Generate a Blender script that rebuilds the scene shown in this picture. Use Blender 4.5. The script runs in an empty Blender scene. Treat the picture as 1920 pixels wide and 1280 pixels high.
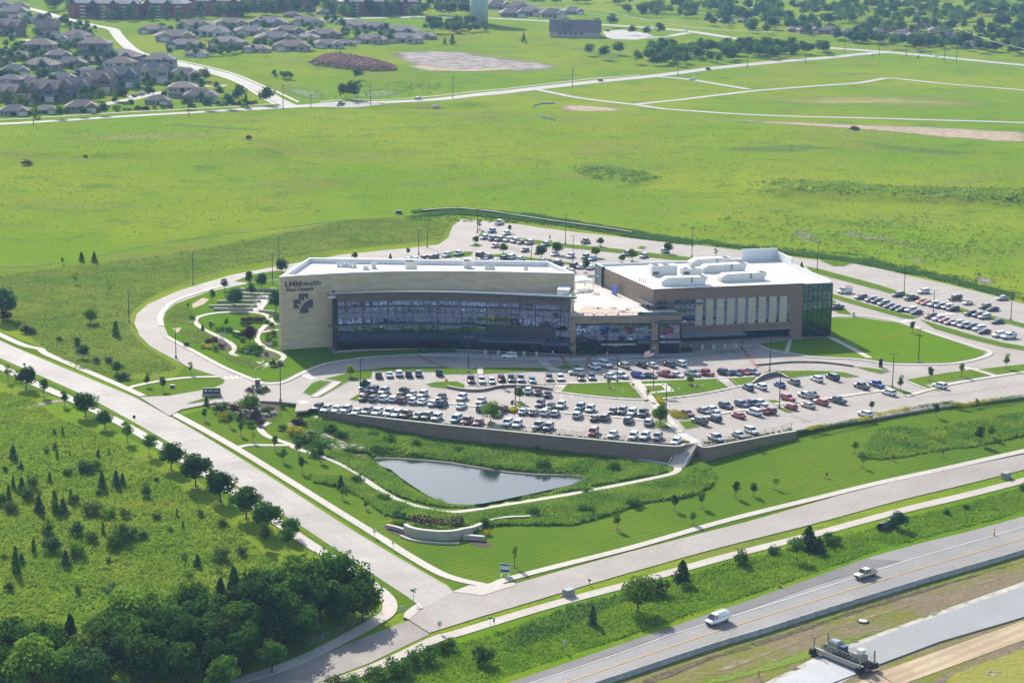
HAZE = 0.000075; EXPOSURE = 0.9
import bpy, bmesh, math, random
import numpy as np
from mathutils import Vector, Matrix
random.seed(7); np.random.seed(7)
SC = bpy.context.scene
COL = SC.collection
rad = math.radians
# ------------------------------------------------------------------ camera
FPX, PITCH, ROLL, CAMH = 3900.0, rad(12.4), 0.013, 137.0
cd_ = bpy.data.cameras.new('camera'); cam = bpy.data.objects.new('camera', cd_); COL.objects.link(cam)
cd_.sensor_width = 36.0; cd_.lens = FPX / 1920.0 * 36.0; cd_.clip_end = 30000.0; cd_.clip_start = 1.0
_cp, _sp, _cr, _sr = math.cos(PITCH), math.sin(PITCH), math.cos(ROLL), math.sin(ROLL)
_right, _up, _fwd = Vector((1, 0, 0)), Vector((0, _sp, _cp)), Vector((0, _cp, -_sp))
_R = _right * _cr + _up * _sr; _U = _up * _cr - _right * _sr
m3 = Matrix((_R, _U, -_fwd)).transposed()
cam.matrix_world = Matrix.Translation((0, 0, CAMH)) @ m3.to_4x4()
SC.camera = cam
def ray(px, py):
 u, v = px - 960.0, py - 640.0
 u, v = _cr * u + _sr * v, -_sr * u + _cr * v
 return (u, FPX * _cp - v * _sp, -FPX * _sp - v * _cp)
def Pz(px, py, z=0.0):
 d = ray(px, py); t = (z - CAMH) / d[2]
 return Vector((d[0] * t, d[1] * t, z))
def project(x, y, z):
 dz = z - CAMH
 w = y * _cp - dz * _sp
 v = -(y * _sp + dz * _cp) / w * FPX; u = x / w * FPX
 return 960 + _cr * u - _sr * v, 640 + _sr * u + _cr * v
# ------------------------------------------------------------------ terrain
NORTH = [(262,745,0),(420,715,0),(350,690,0),(282,650,0),(252,605,0),(333,546,0),(433,516,0),(525,500,0),(640,478,0),
 (760,466,0),(845,440,0),(866,413,0),(971,423,0),(1081,440,0),(1245,457,0),(1400,480,0),(1550,495,0),(1720,525,0),(1893,567,0),
 (2000,595,0),(600,720,0),(700,780,0),(900,780,0),(1100,800,0),(1300,790,0),(1500,760,0),(1700,730,0),(1900,710,0),(2050,690,0),
 (700,600,0),(1000,600,0),(1300,600,0),(1600,600,0),(1800,640,0),(950,470,0),(1100,480,0),(1300,520,0),(480,600,0),(400,620,0),
 (700,540,0),(1200,540,0),(1700,580,0),(420,590,0.6),(470,550,1.6),(440,640,0.2),(520,545,1.6),
 (100,640,0.3),(0,600,0.6),(-200,560,1),(150,560,1.0),(100,480,1.5),(250,430,1.8),(500,440,1.6),(700,420,2.2),(850,392,3.2),(950,400,3.4),(1100,425,3.0),
 (1280,450,1.6),(1450,465,1.2),(1620,478,1.6),(1780,515,1.8),(1920,545,1.8),(2100,600,1.5),(1000,360,3.6),(1400,400,3),(1800,440,3.4),
 (300,350,2.5),(-100,350,3),(600,330,3),(960,300,4),(1400,330,3),(1750,380,2.6),(1900,340,4),(2100,400,3),
 (100,280,4),(0,240,5),(500,240,4.5),(800,220,5),(1100,220,5),(1500,230,5),(1900,260,5.5),(300,215,5.5),(583,195,6),(870,175,6),(1200,150,6.5),(1500,115,8),(1750,105,9),(2100,110,9),
 (1600,150,6.5),(1900,165,7),(700,130,8),(1000,110,8.5),(200,160,8),(100,100,11),(300,100,11),(500,90,12),(700,80,12),(900,45,13),(1100,70,12),(1300,60,12),
 (50,30,15),(400,15,16),(800,5,16),(1200,15,15),(1600,20,15),(1900,25,15),(2200,20,15),(-200,40,15),(-300,200,9),(2300,250,7),(960,-90,18),(200,-90,18),(1700,-90,18)]
SOUTH = [(340,772,0),(280,762,0),(300,776,0),(318,788,0),(345,784,0),(370,770,0),(430,757,0),(460,756,0),(520,758,0),(405,757,0),(492,755,0),(553,762,0),(580,770,-.2),(650,780,-.7),(740,793,-1.5),(840,806,-2.2),(950,818,-2.6),(1060,830,-2.9),(1170,845,-3.2),(1270,860,-3.4),
 (1300,862,-3.2),(1330,852,-2.2),(1400,838,-1.5),(1490,815,-.4),(1560,802,0),(1640,788,0),(1760,768,0),(1920,748,0),(2100,720,0),
 (262,745,0),(100,690,.2),(0,650,.5),(-200,560,1),(250,760,0),(150,750,0),(0,680,.5),(320,800,-.3),(445,840,-1),(560,915,-2.2),(700,1000,-3.6),(850,1105,-5),
 (450,925,-1.5),(600,1010,-3.2),(760,1120,-4.8),(470,790,-.5),(520,800,-1.2),(480,800,-.6),
 (500,817,-1.0),(560,842,-1.7),(620,862,-2.4),(670,887,-2.8),(745,937,-3.4),(867,958,-3.8),(940,947,-3.9),(1107,920,-3.8),(1223,897,-3.7),(1263,885,-3.5),
 (1173,860,-3.3),(973,838,-2.8),(773,813,-1.8),(640,792,-.9),
 (720,866,-5.3),(780,872,-5.6),(850,880,-5.8),(920,890,-5.8),(1000,900,-5.6),(1085,900,-5.2),(800,905,-5.8),(860,925,-5.8),(930,925,-5.6),(1020,912,-5.4),(745,872,-5.5),(875,940,-5.4),
 (660,850,-4.4),(620,830,-3.4),(580,810,-2.6),(545,800,-2.2),(900,855,-4.2),(1050,870,-4.3),(1150,880,-4.4),(800,845,-4.0),
 (770,1000,-4.4),(850,985,-4.2),(960,975,-4.3),(1100,960,-4.6),(1250,920,-4.2),(1330,890,-3.6),
 (900,1060,-5),(1200,980,-4.7),(1350,930,-4.3),(1500,890,-3.6),(1450,850,-2.4),(1700,850,-2.6),(1650,815,-1.2),(1800,790,-.8),(1900,800,-1.6),(2050,790,-1.5),
 (1180,1055,-5.2),(960,1110,-5.2),(1570,950,-4.5),(1920,865,-3.5),(2100,820,-3),(800,1180,-5.4),(600,1240,-5.8),(480,1290,-6),
 (1250,1130,-5.6),(1500,1050,-5.2),(1800,980,-4.8),(1000,1250,-6),(1400,1180,-6),(1920,1010,-5),(1200,1260,-6),(2100,960,-4.8),
 (1700,1260,-6.4),(1900,1200,-6.2),(1500,1300,-6.4),(2200,1200,-6),
 (0,800,-.3),(200,880,-1.2),(350,980,-2.8),(100,1000,-2.4),(250,1100,-4),(500,1080,-4),(650,1150,-5),(450,1180,-5.4),(200,1220,-5.6),(0,1150,-4.8),(0,1290,-6),(300,1300,-6.2),(-200,900,-1),(-300,1300,-6),(900,1500,-7),(1800,1500,-7),(100,1500,-7)]
def _ctl(L):
 xs = []
 for px, py, z in L:
  p = Pz(px, py, z); xs.append((p.x / p.y * 3900, math.log(p.y) * 1050, z))
 return np.array(xs)
_CN, _CS = _ctl(NORTH), _ctl(SOUTH)
def _idw(C, x, y):
 a = x / y * 3900; b = np.log(y) * 1050
 num = np.zeros_like(a); den = np.zeros_like(a)
 for cx, cy, z in C:
  w = 1.0 / ((a - cx) ** 2 + (b - cy) ** 2 * 1.0 + 350.0) ** 1.8
  num += w * z; den += w
 return num / den
EDGE = [(-600,430),(-200,560),(0,640),(262,746),(320,780),(340,771),(405,757),(492,755),(553,760),(580,768),(650,775),(740,786),(840,797),(950,808),(1060,819),(1170,829),(1262,836),
  (1290,842),(1320,838),(1400,824),(1490,808),(1560,799),(1640,787),(1760,768),(1920,748),(2100,720),(2500,650)]
_EP = [Pz(*e) for e in EDGE]
def edge_signed(x, y):
 """distance to the terrace edge, positive on the low (near) side"""
 best = np.full(x.shape, 1e9)
 for a, b in zip(_EP[:-1], _EP[1:]):
  dx, dy = b.x - a.x, b.y - a.y; L2 = dx * dx + dy * dy
  t = np.clip(((x - a.x) * dx + (y - a.y) * dy) / L2, 0, 1)
  best = np.minimum(best, np.hypot(x - a.x - t * dx, y - a.y - t * dy))
 W = [(p.x, p.y) for p in _EP] + [(20000, _EP[-1].y), (20000, 30000), (-20000, 30000), (-20000, _EP[0].y)]
 c = np.zeros(x.shape, bool)
 for a, b in zip(W, W[1:] + W[:1]):
  c ^= ((a[1] > y) != (b[1] > y)) & (x < (b[0] - a[0]) * (y - a[1]) / ((b[1] - a[1]) or 1e-9) + a[0])
 return np.where(c, -best, best)
def _sm(t): t = np.clip(t, 0, 1); return t * t * (3 - 2 * t)
# ground grid: columns of constant x/y, rows of geometric y
NR, NCOL = 620, 300
Y0, Y1, S0, S1 = 240.0, 9000.0, -0.55, 0.55
_rows = np.exp(np.linspace(math.log(Y0), math.log(Y1), NR)); _cols = np.linspace(S0, S1, NCOL)
GX = _rows[:, None] * _cols[None, :]; GY = np.repeat(_rows[:, None], NCOL, 1)
_hN = _idw(_CN, GX.ravel(), GY.ravel()).reshape(GX.shape)
_hS = _idw(_CS, GX.ravel(), GY.ravel()).reshape(GX.shape)
def _blur(F, n):
 for _ in range(n):
  F = np.concatenate([F[:1], .25 * F[:-2] + .5 * F[1:-1] + .25 * F[2:], F[-1:]], 0)
  F = np.concatenate([F[:, :1], .25 * F[:, :-2] + .5 * F[:, 1:-1] + .25 * F[:, 2:], F[:, -1:]], 1)
 return F
_hN, _hS = _blur(_hN, 40), _blur(_hS, 70)
_w = _sm((edge_signed(GX.ravel(), GY.ravel()).reshape(GX.shape) + 4.5) / 3.3)
GZ = _hN * (1 - _w) + _hS * _w
# the pond basin
_pb = [Pz(a, b, -4.85) for a, b in ((700,866),(707,861),(740,861),(790,864.5),(840,869),(907,880),(950,887),(1000,891),(1040,892),(1073,893),(1092,896),(1103,900),(1095,904),(1073,908),(1020,920),(973,930),(940,937),(907,943),(873,947),(845,944),(823,940),(800,927),(773,910),(750,894),(733,880),(712,872))]
def _inside(x, y, W):
 c = np.zeros(x.shape, bool)
 for a, b in zip(W, W[1:] + W[:1]):
  t = ((a.y > y) != (b.y > y)) & (x < (b.x - a.x) * (y - a.y) / ((b.y - a.y) or 1e-9) + a.x); c ^= t
 return c
_pi = _blur(_inside(GX, GY, _pb).astype(float), 1)
GZ = np.where(_pi > .25, np.minimum(GZ, -5.9), np.where(_pi > 0, np.minimum(GZ, -5.0), GZ))
# gentle undulation of the open field
_und = (np.sin(GX * .021 + GY * .011) + np.sin(GX * .009 - GY * .017 + 2) + .5 * np.sin(GX * .05 + 1) * np.sin(GY * .03)) * .35
_mask = np.clip((GY - 860) / 150, 0, 1)
def _bank(pts, drop, run, back):
 W = [Pz(a, b, 3) for a, b in pts]; yl = np.interp(GX, [w.x for w in W], [w.y for w in W]); d = GY - yl
 e = _sm((GX - W[0].x) / 25) * _sm((W[-1].x - GX) / 25)
 return drop * e * _sm(d / run) * np.exp(-np.clip(d - run, 0, None) / back)
_und = _und + _bank([(1380,366),(1480,372),(1640,380),(1800,388),(2250,398)], 3.2, 14, 120) / np.maximum(_mask, .2) + _bank([(1050,326),(1110,338),(1190,346),(1260,342)], 2.0, 16, 45) / np.maximum(_mask, .2) + _bank([(560,205),(700,212),(860,214),(960,208)], 2.5, 18, 60) + _bank([(-100,300),(150,305),(420,300),(560,296)], 1.5, 20, 60)
GZ = GZ + _und * _mask
_hN = _hN + _und * _mask
def _grid(F, x, y):
 fi = (np.log(np.clip(y, Y0, Y1 * .999)) - math.log(Y0)) / (math.log(Y1) - math.log(Y0)) * (NR - 1)
 fj = (np.clip(x / y, S0, S1 - 1e-6) - S0) / (S1 - S0) * (NCOL - 1)
 i = np.clip(fi.astype(int), 0, NR - 2); j = np.clip(fj.astype(int), 0, NCOL - 2)
 a, b = fi - i, fj - j
 return F[i, j] * (1 - a) * (1 - b) + F[i + 1, j] * a * (1 - b) + F[i, j + 1] * (1 - a) * b + F[i + 1, j + 1] * a * b
def HG(x, y): return float(_grid(GZ, np.array([x], float), np.array([y], float))[0])
def HP(x, y): return float(_grid(_hN, np.array([x], float), np.array([y], float))[0])
def P(px, py, dz=0.0, f=None):
 """point of the ground seen at pixel px,py (dz metres above it): first hit of the sight line, then bisection"""
 F = _hN if f is HP else GZ
 d = ray(px, py); ts = (np.linspace(30, -14, 90) + dz - CAMH) / d[2]
 X, Y, Z = d[0] * ts, d[1] * ts, CAMH + d[2] * ts
 below = np.nonzero(Z - dz - _grid(F, X, Y) < 0)[0]
 i = int(below[0]) if len(below) else 89
 lo, hi = ts[max(i - 1, 0)], ts[i]
 for _ in range(24):
  t = (lo + hi) / 2; x, y, z = d[0] * t, d[1] * t, CAMH + d[2] * t
  if z - dz - float(_grid(F, np.array([x]), np.array([y]))[0]) < 0: hi = t
  else: lo = t
 t = (lo + hi) / 2
 return Vector((d[0] * t, d[1] * t, CAMH + d[2] * t))
def PP(px, py, dz=0.0): return P(px, py, dz, HP)
def scale_at(p):  # picture pixels per metre there
 return FPX / (p.y * _cp + (CAMH - p.z) * _sp)
# ------------------------------------------------------------------ objects
def link(o, parent=None):
 COL.objects.link(o)
 if parent is not None: o.parent = parent
 return o
def tag(o, label=None, cat=None, group=None, kind=None):
 if label: o['label'] = label
 if cat: o['category'] = cat
 if group: o['group'] = group
 if kind: o['kind'] = kind
 return o
def empty(name, loc, rz=0.0, label=None, cat=None, group=None, scale=1.0):
 o = bpy.data.objects.new(name, None); link(o); o.location = loc; o.rotation_euler = (0, 0, rz)
 o.empty_display_size = .5; o.scale = (scale,) * 3 if not isinstance(scale, tuple) else scale
 return tag(o, label, cat, group)
class MB:
 """collects faces of one mesh"""
 def __init__(s): s.v = []; s.f = []; s.m = []
 def add(s, vs, fs, mi=0):
  n = len(s.v); s.v.extend([tuple(v) for v in vs])
  for f in fs: s.f.append(tuple(i + n for i in f)); s.m.append(mi)
  return s
 def box(s, c, d, rz=0.0, mi=0, top=None):
  x, y, z = [k / 2 for k in d]; tx, ty = top or (1, 1); co, si = math.cos(rz), math.sin(rz)
  L = [(-x, -y, -z), (x, -y, -z), (x, y, -z), (-x, y, -z), (-x * tx, -y * ty, z), (x * tx, -y * ty, z), (x * tx, y * ty, z), (-x * tx, y * ty, z)]
  return s.add([(c[0] + a * co - b * si, c[1] + a * si + b * co, c[2] + e) for a, b, e in L],
      [(3, 2, 1, 0), (4, 5, 6, 7), (0, 1, 5, 4), (1, 2, 6, 5), (2, 3, 7, 6), (3, 0, 4, 7)], mi)
 def prism(s, pts, z0, z1, mi=0, cap=True):
  n = len(pts); a = sum(pts[i][0] * pts[(i + 1) % n][1] - pts[(i + 1) % n][0] * pts[i][1] for i in range(n))
  if a < 0: pts = pts[::-1]
  g = lambda z, i: z[i] if isinstance(z, (list, tuple)) else z
  vs = [(p[0], p[1], z0) for p in pts] + [(p[0], p[1], z1) for p in pts]
  fs = [(i, (i + 1) % n, n + (i + 1) % n, n + i) for i in range(n)]
  if cap: fs += [tuple(range(n))[::-1], tuple(range(n, 2 * n))]
  return s.add(vs, fs, mi)
 def tube(s, path, r, n=8, mi=0, cap=True):
  path = [Vector(p) for p in path]; k = len(path); rr = r if isinstance(r, (list, tuple)) else [r] * k; vs = []
  for i, p in enumerate(path):
   t = (path[min(i + 1, k - 1)] - path[max(i - 1, 0)]).normalized()
   a = t.cross(Vector((0, 0, 1)) if abs(t.z) < .9 else Vector((1, 0, 0))).normalized(); b = t.cross(a)
   vs += [p + (a * math.cos(2 * math.pi * q / n) + b * math.sin(2 * math.pi * q / n)) * rr[i] for q in range(n)]
  fs = [(i * n + q, (i + 1) * n + q, (i + 1) * n + (q + 1) % n, i * n + (q + 1) % n) for i in range(k - 1) for q in range(n)]
  if cap: fs += [tuple(range(n)), tuple(range((k - 1) * n, k * n))[::-1]]
  return s.add(vs, fs, mi)
 def cyl(s, c, r, h, n=12, mi=0, r2=None): return s.tube([c, (c[0], c[1], c[2] + h)], [r, r if r2 is None else r2], n, mi)
 def wall(s, pts, z0, z1, th, mi=0):
  """a wall of thickness th along a polyline; z0, z1 lists or numbers"""
  n = len(pts); g = lambda z, i: z[i] if isinstance(z, (list, tuple)) else z; L = []
  for i, p in enumerate(pts):
   a, b = pts[max(i - 1, 0)], pts[min(i + 1, n - 1)]
   dx, dy = b[0] - a[0], b[1] - a[1]; l = math.hypot(dx, dy) or 1; nx, ny = -dy / l * th / 2, dx / l * th / 2
   L += [(p[0] + nx, p[1] + ny, g(z0, i)), (p[0] - nx, p[1] - ny, g(z0, i)), (p[0] - nx, p[1] - ny, g(z1, i)), (p[0] + nx, p[1] + ny, g(z1, i))]
  fs = []
  for i in range(n - 1):
   a, b = 4 * i, 4 * i + 4
   fs += [(a + k, a + (k + 1) % 4, b + (k + 1) % 4, b + k)[::-1] for k in range(4)]
  fs += [(0, 1, 2, 3), (4 * n - 1, 4 * n - 2, 4 * n - 3, 4 * n - 4)]
  return s.add(L, fs, mi)
 def mesh(s, name, mats, smooth=False):
  me = bpy.data.meshes.new(name); me.from_pydata(s.v, [], s.f)
  for m in (mats if isinstance(mats, (list, tuple)) else [mats]): me.materials.append(m)
  if any(s.m): me.polygons.foreach_set('material_index', s.m)
  if smooth: me.polygons.foreach_set('use_smooth', [True] * len(s.f))
  me.update(); return me
 def build(s, name, mats, parent=None, loc=None, smooth=False, rz=0.0):
  o = bpy.data.objects.new(name, s.mesh(name, mats, smooth)); link(o, parent)
  if loc is not None: o.location = loc
  if rz: o.rotation_euler = (0, 0, rz)
  return o
def bevel(o, w=.05, seg=2):
 md = o.modifiers.new('bevel', 'BEVEL'); md.width = w; md.segments = seg; md.limit_method = 'ANGLE'; md.angle_limit = rad(30); return o
def copy_tree(o, parent=None):
 c = o.copy(); link(c, parent)
 for ch in o.children: copy_tree(ch, c)
 return c
def ordinal(n):
 w = ['', 'first', 'second', 'third', 'fourth', 'fifth', 'sixth', 'seventh', 'eighth', 'ninth', 'tenth', 'eleventh', 'twelfth', 'thirteenth', 'fourteenth', 'fifteenth', 'sixteenth',
   'seventeenth', 'eighteenth', 'nineteenth', 'twentieth', 'twenty-first', 'twenty-second', 'twenty-third', 'twenty-fourth', 'twenty-fifth', 'twenty-sixth', 'twenty-seventh', 'twenty-eighth', 'twenty-ninth', 'thirtieth']
 return w[n] if n < len(w) else 'number %d' % n
# ------------------------------------------------------------------ materials
def mat(name, col, rough=.8, metal=0.0, var=0.0, vscale=1.0, col2=None, bump=0.0, bscale=None, spec=.3, rnd=0.0, trans=0.0, detail=4, coat=0.0):
 """principled material; col2 mixed in by noise of scale vscale (world/object metres); rnd = per object brightness spread"""
 m = bpy.data.materials.new(name); m.use_nodes = True; nt = m.node_tree; N, L = nt.nodes, nt.links
 b = N['Principled BSDF']; b.inputs['Roughness'].default_value = rough; b.inputs['Metallic'].default_value = metal
 b.inputs['Specular IOR Level'].default_value = spec; b.inputs['Coat Weight'].default_value = coat
 out = None
 rgb = lambda c: (c[0], c[1], c[2], 1)
 b.inputs['Base Color'].default_value = rgb(col)
 m.diffuse_color = rgb(col)
 if var or col2 or bump:
  tc = N.new('ShaderNodeNewGeometry')
 if col2 or var:
  no = N.new('ShaderNodeTexNoise'); no.inputs['Scale'].default_value = vscale; no.inputs['Detail'].default_value = detail; no.inputs['Roughness'].default_value = .6
  L.new(tc.outputs['Position'], no.inputs['Vector'])
  rp = N.new('ShaderNodeValToRGB'); rp.color_ramp.elements[0].position = .35; rp.color_ramp.elements[1].position = .65
  c2 = col2 or [c * (1 - var) for c in col]
  rp.color_ramp.elements[0].color = rgb(col); rp.color_ramp.elements[1].color = rgb(c2)
  L.new(no.outputs['Fac'], rp.inputs['Fac']); out = rp.outputs['Color']
 if rnd:
  oi = N.new('ShaderNodeObjectInfo'); mr = N.new('ShaderNodeMapRange'); mr.inputs['To Min'].default_value = 1 - rnd; mr.inputs['To Max'].default_value = 1 + rnd
  L.new(oi.outputs['Random'], mr.inputs['Value'])
  mx = N.new('ShaderNodeVectorMath'); mx.operation = 'SCALE'
  if out: L.new(out, mx.inputs[0])
  else: mx.inputs[0].default_value = col
  L.new(mr.outputs['Result'], mx.inputs['Scale']); out = mx.outputs['Vector']
 if out: L.new(out, b.inputs['Base Color'])
 if bump:
  nb = N.new('ShaderNodeTexNoise'); nb.inputs['Scale'].default_value = bscale or vscale; nb.inputs['Detail'].default_value = 5
  L.new(tc.outputs['Position'], nb.inputs['Vector'])
  bp = N.new('ShaderNodeBump'); bp.inputs['Strength'].default_value = bump; bp.inputs['Distance'].default_value = .3
  L.new(nb.outputs['Fac'], bp.inputs['Height']); L.new(bp.outputs['Normal'], b.inputs['Normal'])
 if trans:
  tr = N.new('ShaderNodeBsdfTranslucent'); ms = N.new('ShaderNodeMixShader'); ms.inputs['Fac'].default_value = trans
  if out: L.new(out, tr.inputs['Color'])
  else: tr.inputs['Color'].default_value = rgb(col)
  L.new(b.outputs[0], ms.inputs[1]); L.new(tr.outputs[0], ms.inputs[2]); L.new(ms.outputs[0], N['Material Output'].inputs['Surface'])
 return m
# ------------------------------------------------------------------ sheets laid on the ground
def _bisect_grid(bm, step):
 if not bm.verts: return
 xs = [v.co.x for v in bm.verts]; ys = [v.co.y for v in bm.verts]
 for ax, lo, hi in ((0, min(xs), max(xs)), (1, min(ys), max(ys))):
  k = math.ceil(lo / step) * step
  while k < hi:
   no = (1, 0, 0) if ax == 0 else (0, 1, 0); co = (k, 0, 0) if ax == 0 else (0, k, 0)
   bmesh.ops.bisect_plane(bm, geom=bm.verts[:] + bm.edges[:] + bm.faces[:], plane_co=co, plane_no=no, dist=1e-4)
   k += step
def sheet(name, pts, dz, m, plateau=False, skirt=0.0, step=5.0, kind='structure', parent=None, label=None, cat=None, flat=None, px=True):
 """a polygon (pixels of the ground, or world points with px=False) draped dz above the ground; skirt>0 gives it kerb faces"""
 f = HP if plateau else HG; G_ = _hN if plateau else GZ
 W = [P(p[0], p[1], 0, f) for p in pts] if px else [Vector((p[0], p[1], 0)) for p in pts]
 bm = bmesh.new(); vs = [bm.verts.new((w.x, w.y, 0)) for w in W]
 fc = bm.faces.new(vs)
 if fc.calc_center_median() is not None: fc.normal_update()
 if fc.normal.z < 0: fc.normal_flip()
 bmesh.ops.triangulate(bm, faces=bm.faces[:], ngon_method='EAR_CLIP')
 _bisect_grid(bm, step)
 X = np.array([v.co.x for v in bm.verts]); Y = np.array([v.co.y for v in bm.verts])
 Z = _grid(G_, X, Y) if flat is None else np.full(X.shape, flat)
 for v, z in zip(bm.verts, Z): v.co.z = z + dz
 if skirt:
  be = [e for e in bm.edges if len(e.link_faces) == 1]
  r = bmesh.ops.extrude_edge_only(bm, edges=be)
  for v in r['geom']:
   if isinstance(v, bmesh.types.BMVert): v.co.z -= skirt
  bmesh.ops.recalc_face_normals(bm, faces=bm.faces[:])
 me = bpy.data.meshes.new(name); bm.to_mesh(me); bm.free()
 for k in (m if isinstance(m, (list, tuple)) else [m]): me.materials.append(k)
 o = bpy.data.objects.new(name, me); link(o, parent)
 return tag(o, label, cat, None, kind)
def smooth_line(W, per=6):
 """catmull-rom through points"""
 out = []; n = len(W)
 for i in range(n - 1):
  a, b, c, d = W[max(i - 1, 0)], W[i], W[i + 1], W[min(i + 2, n - 1)]
  for k in range(per):
   t = k / per; t2, t3 = t * t, t * t * t
   out.append(0.5 * ((2 * b) + (c - a) * t + (2 * a - 5 * b + 4 * c - d) * t2 + (3 * b - a - 3 * c + d) * t3))
 out.append(W[-1]); return out
def offset_line(W, d):
 out = []; n = len(W)
 for i, p in enumerate(W):
  a, b = W[max(i - 1, 0)], W[min(i + 1, n - 1)]; t = Vector((b.x - a.x, b.y - a.y, 0)).normalized()
  out.append(Vector((p.x - t.y * d, p.y + t.x * d, 0)))
 return out
def strip(name, pts, width, dz, m, plateau=False, skirt=0.0, per=6, kind='structure', px=True, step=None, parent=None, label=None, cat=None):
 """a band of constant width along a line of ground pixels"""
 f = HP if plateau else HG
 W = [P(p[0], p[1], 0, f) for p in pts] if px else [Vector((p[0], p[1], 0)) for p in pts]
 W = [Vector((w.x, w.y, 0)) for w in W]
 if per > 1: W = smooth_line(W, per)
 # refine long legs
 R = [W[0]]
 for a, b in zip(W[:-1], W[1:]):
  k = max(1, int((b - a).length / 4)); R += [a.lerp(b, q / k) for q in range(1, k + 1)]
 Lf, Rt = offset_line(R, width / 2), offset_line(R, -width / 2); G_ = _hN if plateau else GZ
 nc = max(2, int(width / 3) + 1); mb = MB(); V = []
 for a, b in zip(Lf, Rt):
  V += [b.lerp(a, q / (nc - 1)) for q in range(nc)]
 Z = _grid(G_, np.array([v.x for v in V]), np.array([v.y for v in V]))
 n = len(R); vs = [(v.x, v.y, z + dz) for v, z in zip(V, Z)]
 fs = [(i * nc + q, i * nc + q + 1, (i + 1) * nc + q + 1, (i + 1) * nc + q)[::-1] for i in range(n - 1) for q in range(nc - 1)]
 # orientation up
 mb.add(vs, [f_[::-1] for f_ in fs])
 if skirt:
  for q, fl in ((0, 0), (nc - 1, 1)):
   e = [vs[i * nc + q] for i in range(n)]; lo = [(x, y, z - skirt) for x, y, z in e]
   mb.add(e + lo, [((i, i + 1, n + i + 1, n + i) if fl else (n + i, n + i + 1, i + 1, i)) for i in range(n - 1)])
  for i in (0, n - 1):
   a, b = vs[i * nc], vs[i * nc + nc - 1]
   mb.add([a, b, (b[0], b[1], b[2] - skirt), (a[0], a[1], a[2] - skirt)], [(0, 1, 2, 3)])
 o = mb.build(name, m, parent); return tag(o, label, cat, None, kind)
def in_poly(x, y, W):
 c = np.zeros(x.shape, bool); n = len(W)
 for i in range(n):
  a, b = W[i], W[(i + 1) % n]
  t = ((a[1] > y) != (b[1] > y)) & (x < (b[0] - a[0]) * (y - a[1]) / ((b[1] - a[1]) or 1e-9) + a[0])
  c ^= t
 return c
def scatter(pts, n, px=True, plateau=False):
 W = [P(p[0], p[1]) for p in pts] if px else pts
 xs = [w[0] for w in W]; ys = [w[1] for w in W]; X, Y = [], []; got = 0
 while got < n:
  x = np.random.uniform(min(xs), max(xs), n * 2); y = np.random.uniform(min(ys), max(ys), n * 2)
  m = in_poly(x, y, W); X.append(x[m]); Y.append(y[m]); got += int(m.sum())
 X = np.concatenate(X)[:n]; Y = np.concatenate(Y)[:n]
 return X, Y, _grid(_hN if plateau else GZ, X, Y)
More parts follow.
